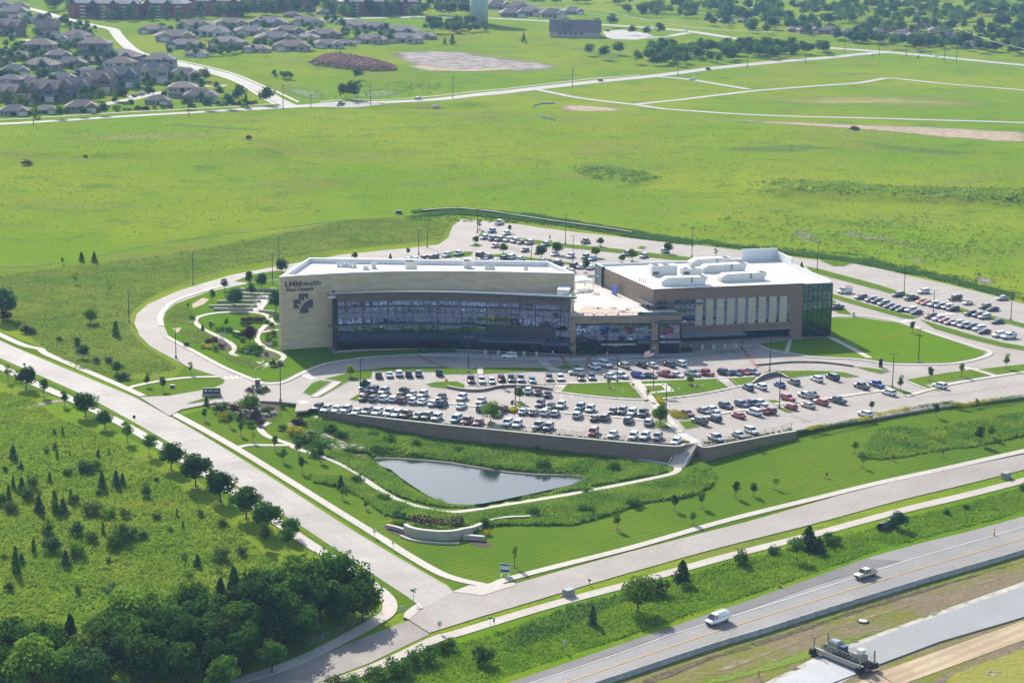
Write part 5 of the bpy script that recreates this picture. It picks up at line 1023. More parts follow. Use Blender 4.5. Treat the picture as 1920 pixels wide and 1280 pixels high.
road_car('van', W_, 268, 175, (285, 168), 'white van parked in a driveway of the housing street', 'parked_car'); road_car('suv', D_, 252, 180, (268, 175), 'dark suv at the kerb behind the white van in the housing street', 'parked_car'); road_car('suv', S_, 217, 176, (232, 182), 'silver suv in a driveway of the housing street', 'parked_car')
road_car('suv', K_, 1140, 58, (1152, 57), 'black suv in the church car park');
hv = road_car('van', W_, 1345, 1163, (1270, 1188), 'white van with roof racks driving on the near highway', 'work_van', 1.02)
road_car('pickup', 'beige', 1623, 1077, (1560, 1098), 'beige pickup truck driving on the near highway toward the van', 'moving_car', 1.0)
M_LADDER = mat('orange_ladder', (.62, .14, .05), .6)
lb = MB(); [lb.box((-1.0, s * .5 + d, 2.28), (3.4, .06, .08)) for s in (-1, 1) for d in (-.2, .2)]; [lb.box((-2.5 + k * .4, s * .5, 2.28), (.05, .4, .05)) for s in (-1, 1) for k in range(8)]
lb.build('ladder_grille', M_LADDER, v_)
rk = MB(); [rk.box((x, 0, 2.3), (.06, 1.7, .06)) for x in (-2.3, -1.2, -.1)]; [rk.box((-1.2, y, 2.34), (2.5, .06, .06)) for y in (-.8, 0, .8)]; rk.build('roof_rack_grille', M_RIM, hv)
wn = MB().box((-1.9, -1.005, 1.72), (.9, .05, .42)); wn.build('rear_window', M_CARGLASS, hv)
# ------------------------------------------------------------------ foliage
def leaf_mat(name, c, c2=None, tr=.42, rnd=.28): return mat(name, c, .9, col2=c2 or [k * .6 for k in c], vscale=.9, rnd=rnd, trans=tr, spec=.03, detail=3)
L_DARK = leaf_mat('maple_leaf_dark', (.036, .092, .014), (.056, .125, .018)); L_MID = leaf_mat('leaf_green', (.066, .155, .018), (.105, .20, .024)); L_BRIGHT = leaf_mat('leaf_bright', (.115, .215, .020), (.15, .24, .026))
L_YEL = leaf_mat('leaf_yellow_green', (.24, .31, .03), (.18, .26, .025)); L_BLUE = leaf_mat('leaf_blue_green', (.044, .105, .042), (.062, .13, .054)); L_CEDAR = leaf_mat('cedar_needle', (.034, .080, .022), (.052, .105, .028))
L_PURPLE = leaf_mat('leaf_purple', (.085, .034, .046), (.06, .028, .038)); L_OLIVE = leaf_mat('leaf_olive', (.085, .135, .026), (.115, .165, .036)); L_GOLD = leaf_mat('golden_flower', (.52, .42, .02), (.30, .32, .02), .2); L_WILLOW = leaf_mat('willow_leaf', (.18, .26, .05), (.13, .21, .04)); L_GREY = leaf_mat('silver_leaf', (.16, .18, .12), (.11, .14, .09))
M_BARK = mat('tree_bark', (.09, .07, .055), .9, var=.4, vscale=3); M_PALEBARK = mat('pale_bark', (.20, .17, .14), .9)
def quads_mesh(name, cen, nor, size, mats):
 """one leaf-sized quad per centre"""
 n = len(cen); r = np.random.normal(size=(n, 3)); t = np.cross(nor, r); t /= np.linalg.norm(t, axis=1, keepdims=True) + 1e-9; b = np.cross(nor, t)
 s = (size * np.random.uniform(.6, 1.3, n))[:, None]; v = np.stack([cen - t * s, cen - b * s * .7, cen + t * s, cen + b * s * .7], 1).reshape(-1, 3)
 me = bpy.data.meshes.new(name); me.vertices.add(4 * n); me.vertices.foreach_set('co', v.astype(np.float32).ravel()); me.loops.add(4 * n); me.loops.foreach_set('vertex_index', np.arange(4 * n, dtype=np.int32))
 me.polygons.add(n); me.polygons.foreach_set('loop_start', np.arange(0, 4 * n, 4, dtype=np.int32))
 for m in mats: me.materials.append(m)
 me.update(); return me
def crown(kind, seed, n, leaf):
 rs = np.random.RandomState(seed); np.random.seed(seed)
 def unit(k): v = rs.normal(size=(k, 3)); return v / np.linalg.norm(v, axis=1, keepdims=True)
 if kind in ('cone', 'column'):
  z = rs.beta(1.0, 1.25, n); a = rs.uniform(0, 2 * np.pi, n); R = (.27 if kind == 'cone' else .15) * (1 - z) ** (.85 if kind == 'cone' else .45)
  R = R * (1 + .35 * np.sin(a * 3 + seed) * np.sin(z * 9 + seed * 2) + .25 * np.sin(a * 5 + z * 23 + seed) * np.sin(z * 31)) * rs.uniform(.4, 1.15, n) + .012
  c = np.stack([R * np.cos(a), R * np.sin(a), .04 + z * .96], 1); nor = np.stack([np.cos(a), np.sin(a), np.full(n, .5)], 1) + rs.normal(size=(n, 3)) * .6
 else:
  rx, rz, cz, nl, lr = {'round': (.34, .36, .60, 22, .19), 'oval': (.20, .35, .63, 13, .12), 'slim': (.11, .38, .60, 10, .07), 'spread': (.44, .38, .58, 26, .17), 'shrub': (.55, .45, .46, 16, .26), 'open': (.25, .33, .64, 9, .10)}[kind]
  lc = unit(nl); lc *= rs.uniform(.45, .85, (nl, 1)); lc[:, 2] = np.where(lc[:, 2] < -.6, -lc[:, 2], lc[:, 2]); lc = lc * [rx, rx, rz]; lsz = lr * rs.uniform(.7, 1.25, nl)
  i = rs.randint(0, nl, n); u = unit(n); rr = rs.uniform(.55, 1.05, n) ** .6
  c = lc[i] + u * (rr * lsz[i])[:, None] * [1, 1, .85];
  k = int(n * .12); c[:k] = unit(k) * rs.uniform(.1, .8, (k, 1)) * [rx, rx, rz]; c[:, 2] += cz; nor = u + rs.normal(size=(n, 3)) * .5 + [0, 0, .25]
  if kind == 'shrub': c[:, 2] = np.abs(c[:, 2])
 nor /= np.linalg.norm(nor, axis=1, keepdims=True)
 return quads_mesh('crown', c, nor, leaf, [L_MID])
def trunk(kind, seed):
 rs = random.Random(seed); mb = MB(); top = {'round': .55, 'oval': .7, 'slim': .8, 'spread': .5, 'open': .7, 'cone': .5, 'column': .5}.get(kind, .3); r = .022 if kind in ('round', 'spread') else .014
 mb.tube([(0, 0, -.05), (0, 0, .02), (rs.uniform(-.01, .01), rs.uniform(-.01, .01), top * .5), (rs.uniform(-.02, .02), rs.uniform(-.02, .02), top)], [r * 1.5, r * 1.15, r * .85, r * .35], 7)
 if kind in ('round', 'oval', 'spread', 'open'):
  for k in range(5):
   a = k * 1.257 + rs.random(); z = top * rs.uniform(.45, .75); q = {'round': .22, 'oval': .12, 'spread': .30, 'open': .18}[kind]
   mb.tube([(0, 0, z), (q * .5 * math.cos(a), q * .5 * math.sin(a), z + q * .5), (q * math.cos(a), q * math.sin(a), z + q * 1.1)], [r * .6, r * .4, r * .15], 5)
 return mb.mesh('trunk', M_BARK)
SPEC = {}
for kd_, n_, lf_ in (('round', 2400, .036), ('oval', 750, .034), ('slim', 420, .028), ('spread', 3000, .032), ('cone', 900, .042), ('column', 600, .042), ('shrub', 700, .062), ('open', 380, .032)):
 SPEC[kd_] = [(crown(kd_, 11 * q + len(kd_), n_, lf_), trunk(kd_, q)) for q in range(3)]
SPEC['far'] = [(crown('round', 100 + q, 420, .058), trunk('round', q)) for q in range(3)]; SPEC['farcone'] = [(crown('cone', 120 + q, 240, .06), trunk('cone', q)) for q in range(2)]; SPEC['farspread'] = [(crown('spread', 140 + q, 650, .055), trunk('spread', q)) for q in range(4)]
_tn = [0]
def plant(kind, q, h, leaf, name, label, cat=None, group=None, wide=1.0, lean=0.0, ring=False, simple=False):
 """tree or shrub h metres tall: crown (and trunk) under an Empty at its foot"""
 _tn[0] += 1; cm, tm = SPEC[kind][_tn[0] % len(SPEC[kind])]
 if simple or kind == 'shrub':
  e_ = bpy.data.objects.new(name, cm); link(e_); c = e_
  e_.location = (q[0], q[1], q[2]); e_.rotation_euler = (lean, 0, random.uniform(0, 6.28)); e_.scale = (h * wide, h * wide, h)
 else:
  e_ = empty(name, (q[0], q[1], q[2]), random.uniform(0, 6.28)); e_.rotation_euler.x = lean; e_.scale = (h * wide, h * wide, h)
  c = bpy.data.objects.new('crown', cm); link(c, e_); t = bpy.data.objects.new('trunk', tm); link(t, e_)
  if wide != 1: t.scale = (1 / wide, 1 / wide, 1)
 c.material_slots[0].link = 'OBJECT'; c.material_slots[0].material = leaf
 if ring:
  rg = MB().cyl((0, 0, .0), .8 / h, .06 / h, 12).build('mulch_ring', M_MULCH, e_); rg.scale = (1 / wide, 1 / wide, 1)
 return tag(e_, label, cat or ('shrub' if kind == 'shrub' else 'tree'), group)
def th(px, by, ty, q=None):
 q = q or P(px, by); return max(.5, (by - ty) / scale_at(q) / .965)
def trees(kind, L, leaf, name, fmt, cat=None, group=None, wide=1.0, ring=False, plateau=False, dz=0.0):
 for k, t in enumerate(L):
  px, by, ty = t[:3]; q = (PP if plateau else P)(px, by); q.z += dz
  plant(t[4] if len(t) > 4 and t[4] else kind, q, th(px, by, ty, q), t[3] if len(t) > 3 and t[3] else leaf, name, fmt % ordinal(k + 1) if '%s' in fmt else fmt, cat, group, (t[5] if len(t) > 5 else wide), ring=ring)
trees('round', [(15,716,681,L_OLIVE,'open'),(49,730,687,None,None,1.15),(82,744,709,L_MID,'oval',1.4),(121,762,732,None,'oval',1.3),(161,781,734,None,None,1.2),(197,804,767,L_MID,None,1.05),(239,830,788,L_MID,'oval',1.4),(280,856,812,L_MID,'oval',1.5),(321,881,829,None,None,1.2),(367,911,849,None,None,1.2),(414,939,880,None,None,1.2),(462,971,909,None,None,1.2),(500,996,939,None,None,1.25),(545,1009,969,None,None,1.2)],
  L_DARK, 'street_tree', 'dark green street maple, %s along the meadow sidewalk counting toward the wood', 'tree', 'street maples along the meadow sidewalk', 1.1, True)
trees('oval', [(384,789,765),(387,760,741,L_BLUE,'cone'),(430,800,774),(451,816,790),(451,789,768),(474,830,807,L_YEL,'open'),(515,844,815),(532,866,837),(561,855,822),(566,886,855),(600,866,835,L_DARK),(639,917,890,L_BLUE,'cone'),(642,935,912),(686,955,937)], L_MID, 'young_tree', 'young lawn tree, %s along the side street lawn counting from the entrance', 'tree', 'young trees on the side street lawn', 1.1, True)
trees('oval', [(1158,993,960,L_BRIGHT),(1265,957,926,L_DARK),(1299,983,955,L_BRIGHT),(1316,953,920),(1379,933,901,L_DARK),(1413,930,903,L_DARK,None,1.3),(1454,917,895,None,'open',1.3),(1550,896,885),(1617,876,850,None,'open'),(1602,850,824,L_YEL,None,1.3),(1423,845,826,L_BRIGHT,'open',1.5),(1675,864,851,L_OLIVE,'open'),(1768,856,843,None,'open'),(1837,833,799,L_DARK,None,1.35),(1858,822,795,None,None,1.3)], L_MID, 'young_tree', 'young tree, %s along the campus street lawn counting from the corner', 'tree', 'young trees on the campus street lawn', 1.1, True)
trees('slim', [(965,1063,1017)], L_YEL, 'young_tree', 'slim yellow green sapling in the lawn behind the blue and white board', 'tree', None, 1.1, True)
trees('oval', [(683,731,712,L_BLUE,'round'),(657,708,686,L_YEL,'round'),(920,793,754,L_BRIGHT,'round',1.15),(944,729,706,L_BLUE),(974,755,726),(961,767,751,L_DARK),(1141,727,708,L_BRIGHT),(1294,722,705,L_BRIGHT,'round'),(1213,752,729,L_YEL,'open',1.2),(1238,797,760,L_MID,'round',1.0),(1688,733,705),(1743,715,688,L_DARK),(1802,707,682,L_BRIGHT),(1887,692,664,L_BRIGHT),(1711,626,603,L_DARK)], L_MID, 'parking_lot_tree', 'tree on a lot island, %s of those counted from the entrance toward the far lot', 'tree', 'trees on the front lot islands', 1.1, True, True, .26)
trees('oval', [(773,808,779,L_BRIGHT),(838,816,791,L_BRIGHT)], L_MID, 'young_tree', 'bright sapling at the foot of the long retaining wall, %s from the entrance', 'tree', 'saplings at the retaining wall foot', 1.1)
trees('oval', [(1634,771,751,L_DARK),(1755,782,756,L_DARK),(1831,763,746)], L_MID, 'hedge_tree', 'narrow dark tree rising from the long hedge, %s from the stairs', 'tree', 'trees in the long hedge', 1.15)
trees('round', [(892,458,443),(899,432,411,L_OLIVE,'open'),(944,476,457),(955,437,422,L_DARK,'oval'),(1031,452,441,None,'open'),(1015,484,460,L_OLIVE),(1045,478,454),(1125,462,446),(1117,483,463,L_BRIGHT),(1098,513,484,L_DARK,'oval',1.2),(1166,493,478),(1185,490,468,L_BRIGHT),(1253,476,455),(1342,482,466,L_OLIVE,'open'),(1503,506,492,L_DARK,'cone')], L_MID, 'parking_lot_tree', 'tree in the back parking lot, %s counted from its bend toward the glass end', 'tree', 'trees in the back lot', 1.1, True, True, .2)
trees('round', [(529,514,485,L_BLUE),(665,488,473),(732,489,476,L_DARK,'cone'),(765,480,465,L_DARK,'oval',1.3)], L_MID, 'parking_lot_tree', 'tree along the back lane behind the curved wing, %s from the loop road', 'tree', 'trees behind the curved wing', 1.0, False, True, .2)
trees('oval', [(398,569,544,L_MID,'oval',1.2),(421,546,523,L_BLUE,'oval',1.5),(440,580,541,L_BLUE,'round',1.05),(468,541,510,L_DARK,'oval',1.35),(471,560,531,L_BLUE,'oval',1.35),(490,543,513,L_BLUE,'round',.9),(517,587,544,L_BLUE,'round',.9),(425,615,597,L_DARK),(380,621,609,L_BLUE,'cone')], L_BLUE, 'garden_tree', 'blue green tree in the stepped garden, %s counted from the loop road side', 'tree', 'trees of the stepped garden', 1.2, False, True, .28)
trees('round', [(468,646,612),(507,604,590,None,'open'),(352,583,569,None,'open')], L_PURPLE, 'garden_tree', 'purple leaved small tree in the healing garden, %s by size', 'tree', 'purple garden trees', 1.1, False, True, .28)
trees('open', [(142,533,510,L_YEL),(117,495,482,L_DARK,'oval'),(153,490,472,L_DARK,'cone'),(177,492,472,L_DARK,'cone'),(206,550,533,L_WILLOW),(170,607,577,L_BRIGHT,'round'),(217,630,602,L_MID,'column',1.4),(145,650,632,L_BLUE,'cone'),(155,672,646,L_BLUE,'round',1.2),(220,702,677,L_MID,'round'),(276,725,701,L_DARK,'oval',1.3),(305,733,705,L_DARK,'oval',1.1),(358,702,677,L_OLIVE,'open')], L_MID, 'prairie_tree', 'small tree in the prairie beside the loop road, %s counted from the open field', 'tree', 'small trees beside the loop road', 1.2)
trees('shrub', [(5,600,540,L_BLUE,'round'),(9,600,581,L_PURPLE),(48,625,610,L_PURPLE),(60,626,612,L_DARK),(205,680,667,L_GREY),(180,681,668,L_GREY),(225,712,697,L_DARK),(236,711,696,L_GREY),(112,640,630,L_DARK),(145,640,630,L_MID),(466,262,253,L_PURPLE),(50,310,300,L_PURPLE,None,2.2),(160,295,290,L_DARK,None,1.6)], L_MID, 'shrub', 'rounded shrub of the prairie edge, %s counted from the side street inward', 'shrub', 'shrubs of the prairie edge', 1.2)
# meadow cedars and bushes
M5 = [(185,170,80),(125,200,105),(160,225,140),(220,305,205),(310,300,180),(355,310,225),(400,250,170),(430,250,195),(280,130,75),(575,170,70),(655,160,65),(690,150,80),(820,215,140),(50,240,150),(75,170,100),(995,325,280),(1125,325,280),(1030,390,350),(580,420,355),(680,470,350),(190,520,450),(90,640,495),(120,590,530),(370,600,515),(610,585,545),(440,760,710),(1250,570,470),(1110,605,535),(270,460,350)]
M5b = [(480,80,0),(540,60,5),(380,95,45),(520,310,215),(620,325,260),(700,330,275),(640,510,425),(430,550,460),(300,520,430),(720,450,370),(805,445,400),(60,300,230),(15,260,190),(430,430,350),(560,205,170),(520,470,400),(110,60,30),(30,70,40),(880,130,100),(880,340,300),(960,410,380),(1360,545,490),(1250,380,330),(50,740,690),(20,560,530)]
ZM = [(102,815,804),(118,816,800),(87,850,837),(103,843,830),(107,860,843),(131,856,845),(184,858,842),(204,852,840),(40,880,865),(25,862,835),(158,843,838)]
ml = [(x / 3, 860 + b / 3, 860 + t / 3, 'c') for x, b, t in M5] + [(x / 3, 860 + b / 3, 860 + t / 3, 's') for x, b, t in M5b] + [(x, b, t, 'c') for x, b, t in ZM]
sp = P(182, 759); sq = P(564, 991)
def sdist(q): return abs((sq.x - sp.x) * (q.y - sp.y) - (sq.y - sp.y) * (q.x - sp.x)) / (sq - sp).length
ml = sorted([(sdist(P(a, b)), a, b, t, k) for a, b, t, k in ml]); nc = [0, 0]
for d_, a, b, t, k in ml:
 i_ = 0 if k == 'c' else 1; nc[i_] += 1; q = P(a, b)
 if k == 'c': plant(('cone', 'column', 'shrub')[nc[0] % 3], q, th(a, b, t, q) * 1.05, (L_BLUE, L_MID, L_OLIVE)[nc[0] % 3], 'cedar_tree', 'dark wild cedar in the meadow, %s counted from the side street inward' % ordinal(nc[0]), 'tree', 'wild cedars in the meadow', random.uniform(.95, 1.4) * (.62 if nc[0] % 3 == 2 else 1))
 else: plant('shrub', q, th(a, b, t, q), (L_MID, L_DARK, L_OLIVE, L_BLUE)[nc[1] % 4], 'meadow_bush', 'leafy bush in the meadow, %s counted from the side street inward' % ordinal(nc[1]), 'bush', 'bushes in the meadow', random.uniform(.9, 1.35))
trees('open', [(497,1027,977,L_OLIVE,'oval',1.3),(540,1030,985,L_MID,'oval',1.5),(207,1132,1089,L_BLUE,'open',1.6),(403,1065,1035,L_OLIVE),(348,1070,1030,L_WILLOW),(265,1082,1065),(92,1010,970)], L_MID, 'sapling', 'thin wild sapling at the meadow edge of the wood, %s from the side street', 'tree', 'wild saplings by the wood', 1.2)
# the dark wood at the corner
wood = [(625,1135,1022,L_MID),(572,1150,1035,L_MID),(655,1145,1050,L_DARK),(600,1172,1072,L_DARK),(640,1178,1096,L_DARK),(545,1195,1110,L_CEDAR),(440,1180,1062,L_CEDAR,'cone'),(415,1190,1082,L_CEDAR,'cone'),(365,1190,1086,L_MID),(340,1185,1090,L_BRIGHT),(480,1205,1078,L_CEDAR),(515,1210,1090,L_DARK),(258,1205,1092,L_BRIGHT),(235,1235,1148,L_MID),(300,1245,1140,L_DARK),(350,1255,1150,L_DARK),(190,1262,1152,L_MID),(135,1262,1150,L_CEDAR,'cone'),(60,1245,1152,L_MID),(15,1235,1150,L_DARK),(60,1305,1190,L_BRIGHT),(0,1300,1205,L_MID),(120,1310,1205,L_MID),(225,1305,1255,L_YEL),(390,1245,1150,L_DARK),(430,1240,1155,L_OLIVE),(460,1250,1160,L_DARK),(280,1295,1190,L_DARK),(170,1310,1210,L_CEDAR),(340,1290,1200,L_DARK),(400,1275,1195,L_DARK),(680,1165,1085,L_DARK),(570,1210,1130,L_DARK),(100,1240,1160,L_BRIGHT),(-60,1290,1160,L_MID),(480,1165,1065,L_DARK),(530,1165,1050,L_MID),(230,1275,1175,L_DARK),(495,1235,1160,L_DARK),(445,1270,1200,L_DARK),(30,1270,1175,L_DARK),(150,1285,1185,L_BRIGHT),(200,1230,1140,L_DARK),(265,1250,1155,L_MID),(320,1215,1120,L_MID),(385,1215,1110,L_DARK),(455,1225,1120,L_MID),(560,1225,1150,L_DARK),(100,1275,1180,L_DARK),(420,1300,1225,L_MID),(510,1262,1195,L_MID),(590,1140,1050,L_BRIGHT),(-30,1250,1150,L_BRIGHT)]
wood = sorted(wood, key=lambda t: -t[0])
for k, t in enumerate(wood):
 q = P(t[0], t[1]); kd = t[4] if len(t) > 4 else 'spread'; sp_ = 'tall dark conifer' if kd == 'cone' else {L_BRIGHT: 'bright green leafy tree', L_YEL: 'yellow green leafy tree', L_OLIVE: 'olive leafy tree', L_DARK: 'dark leafy tree', L_CEDAR: 'very dark leafy tree', L_MID: 'mid green leafy tree'}[t[3]]
 plant(kd, q, th(t[0], t[1], t[2], q) * (1.0), t[3], 'wood_tree', '%s of the corner wood, %s counted from the street corner' % (sp_, ordinal(k + 1)) if k < 30 else 'dark tree deep in the corner wood', 'tree', 'trees of the corner wood', .9 if kd == 'cone' else random.uniform(.85, 1.1))
trees('shrub', [(470,1232,1208),(492,1224,1203),(545,1208,1182),(562,1204,1178),(580,1198,1172),(598,1194,1168),(618,1190,1168),(640,1180,1160),(420,1250,1228),(350,1285,1262),(320,1300,1280),(392,1268,1250,L_BRIGHT)], L_WILLOW, 'willow_shrub', 'pale willow shrub below the wood railing, %s counted from the culvert railing', 'shrub', 'pale willow shrubs by the path', 1.0)
trees('shrub', [(1228,1114,1078,L_DARK,None,1.2),(1285,1106,1090),(1389,1058,1029,L_DARK,None,1.0),(1450,1039,1020,L_BLUE,None,1.1),(1555,1021,997,L_DARK,None,1.5),(1774,965,953,L_BLUE),(1812,954,944,L_DARK),(905,1246,1208,L_DARK,None,1.0),(844,1219,1194,L_DARK,None,.9),(828,1224,1200,L_DARK),(800,1242,1206,L_DARK,None,1.2),(772,1250,1218,L_MID,None,1.1),(745,1268,1228,L_DARK,None,1.1),(715,1275,1245,L_MID),(695,1282,1248,L_OLIVE,None,1.2),(660,1288,1260),(630,1292,1262,L_OLIVE,None,1.2),(1918,920,905,L_MID)], L_MID, 'roadside_shrub', 'rounded shrub on the grass slope above the highway, %s counted along the path', 'shrub', 'shrubs above the highway', 1.1)
trees('round', [(1196,1149,1078,L_BRIGHT,None,1.1),(1494,1050,1005,L_MID,'oval',1.6),(1685,992,958,L_BLUE,'round',1.3)], L_MID, 'roadside_tree', 'leafy wild tree on the slope above the highway, %s from the corner', 'tree', 'wild trees above the highway', 1.0)
trees('cone', [(1279,1091,1049,L_CEDAR,None,1.5),(1111,1172,1134,L_BLUE,'column',1.5),(1516,1030,985,L_CEDAR,None,1.7),(1535,1037,1006,L_BLUE,None,1.6)], L_CEDAR, 'cedar_tree', 'dark cedar on the grass slope above the highway, %s from the corner', 'tree', 'cedars above the highway', 1.4)
def weeds(name, polys, n, r0, r1, leaf, k=16, plateau=False):
 """low broad-leaved clumps, uncountable"""
 cs_, ns_ = [], []
 for pl in polys:
  X, Y, Z = scatter(pl, n // len(polys), True, plateau)
  g = np.sin(X * .13 + np.sin(Y * .08) * 2) * np.sin(Y * .11 + np.sin(X * .07) * 2); q = np.random.rand(len(X)) < .35 + .6 * (g > 0); X, Y, Z = X[q], Y[q], Z[q]
  m = len(X); R = np.random.uniform(r0, r1, m) * np.where(np.random.rand(m) < .15, 1.7, 1); u = np.random.normal(size=(m, k, 3)); u /= np.linalg.norm(u, axis=2, keepdims=True); u[:, :, 2] = np.abs(u[:, :, 2])
  cs_.append((np.stack([X, Y, Z], 1)[:, None] + u * R[:, None, None] * [1, 1, .8] * np.random.uniform(.5, 1.05, (m, k, 1))).reshape(-1, 3)); ns_.append((u + np.random.normal(size=u.shape) * .4).reshape(-1, 3))
 N_ = np.concatenate(ns_); N_ /= np.linalg.norm(N_, axis=1, keepdims=True)
 o = bpy.data.objects.new(name, quads_mesh(name, np.concatenate(cs_), N_, .22, [leaf])); link(o); return tag(o, kind='stuff')
L_WEED = leaf_mat('weed_leaf', (.10, .21, .020), (.16, .27, .030), .4, 0); L_WEED.node_tree.nodes['Noise Texture'].inputs['Scale'].default_value = .12
L_WEEDD = leaf_mat('weed_leaf_dark', (.065, .15, .024), (.11, .20, .03), .4, 0); L_WEEDD.node_tree.nodes['Noise Texture'].inputs['Scale'].default_value = .12
MEADOW_P = [(-60,720),(60,748),(105,783),(180,810),(280,870),(420,975),(530,1070),(600,1110),(560,1150),(330,1250),(-60,1260)]
# hedges: flowering runs along the lot edge
def hedge(pts, h, leaf, name, label, wid=1.6, step=.9):
 W = smooth_line([PP(*p) for p in pts], 6); cs = [];
 for a, b in zip(W[:-1], W[1:]):
  for k in range(max(1, int((b - a).length / step))): cs.append(a.lerp(b, random.random()))
 n = len(cs) * 45; i = np.random.randint(0, len(cs), n); base = np.array([[c.x, c.y, HP(c.x, c.y)] for c in cs])[i]
 u = np.random.normal(size=(n, 3)); u /= np.linalg.norm(u, axis=1, keepdims=True); c = base + u * [wid * .55, wid * .55, h * .55] * np.random.uniform(.6, 1.05, (n, 1)); c[:, 2] = base[:, 2] + np.abs(c[:, 2] - base[:, 2]) + h * .25
 o = bpy.data.objects.new(name, quads_mesh(name, c, u, .16, [leaf])); link(o); return tag(o, label, 'hedge')
HL = 'long hedge along the lot edge'
for p_, lf, lb_ in (([(1516,806),(1530,803),(1542,802)], L_GOLD, 'gold flowering hedge clump at the end of the low wall beyond the stairs'), ([(1542,803),(1575,797),(1606,790)], L_MID, 'green clipped hedge between the first two gold clumps past the low wall'), ([(1609,790),(1620,788),(1632,786)], L_GOLD, 'gold flowering hedge clump behind the lone white suv'),
     ([(1638,782),(1660,777)], L_GOLD, 'short gold flowering hedge clump just past the lone white suv'), ([(1664,776),(1685,772),(1702,769)], L_GOLD, 'long gold flowering hedge clump halfway along the lot edge'), ([(1702,770),(1735,764),(1762,760),(1785,757)], L_MID, 'green clipped hedge run with a narrow tree in it'),
     ([(1790,760),(1800,761),(1812,763)], L_GOLD, 'gold flowering clump beside the pair of dark hedge trees'), ([(1816,760),(1840,755),(1865,751)], L_GOLD, 'last gold flowering hedge clump counted from the stairs'), ([(1868,752),(1895,748),(1940,741)], L_MID, 'green clipped hedge run at the frame edge of the lot')):
 hedge(p_, 1.2, lf, 'hedge', lb_, 2.4)
for p_, lf, lb_ in (([(604,771),(640,776),(690,781),(740,787),(775,791)], L_OLIVE, 'low shrub border on top of the long retaining wall at the entrance end'), ([(782,791),(830,797),(870,801)], L_OLIVE, 'low shrub border on the long retaining wall beyond the first sapling'), ([(950,807),(1000,812),(1060,818),(1130,825),(1200,831)], L_OLIVE, 'low shrub border on the long retaining wall toward the stairs'),
     ([(1322,832),(1350,829),(1400,822),(1440,815),(1484,806)], L_OLIVE, 'low shrub border behind the fence of the short wall beyond the stairs'), ([(1279,829),(1290,830)], L_GOLD, 'yellow shrub at the head of the wide stairs')):
 hedge(p_, .8, lf, 'shrub_border', lb_, 1.3)
def bed(pts, n, h, leaf, name, label, cat='flower bed', leafs=.15, plateau=True, dz=.25):
 X, Y, Z = scatter(pts, n, True, plateau); c = np.stack([X, Y, Z + dz + np.random.uniform(0, h, n)], 1); u = np.random.normal(size=(n, 3)) + [0, 0, .6]; u /= np.linalg.norm(u, axis=1, keepdims=True)
 o = bpy.data.objects.new(name, quads_mesh(name, c, u, leafs, [leaf])); link(o); return tag(o, label, cat)
for p_, lf, lb_ in (([(1228,751),(1240,750),(1247,757),(1245,761),(1234,758)], L_GOLD, 'small yellow flower bed at the upper lot crossing'), ([(1253,776),(1262,773),(1282,778),(1292,783),(1288,787),(1272,787),(1262,784)], L_GOLD, 'large yellow flower bed beside the walkway island'), ([(1221,781),(1228,776),(1242,779),(1252,788),(1236,788)], L_GOLD, 'yellow flower bed under the big island tree'), ([(950,773),(958,770),(968,768),(972,772),(962,776)], L_GOLD, 'yellow flower patch on the narrow divider island')):
 bed(p_, 1500, .8, lf, 'flower_bed', lb_)
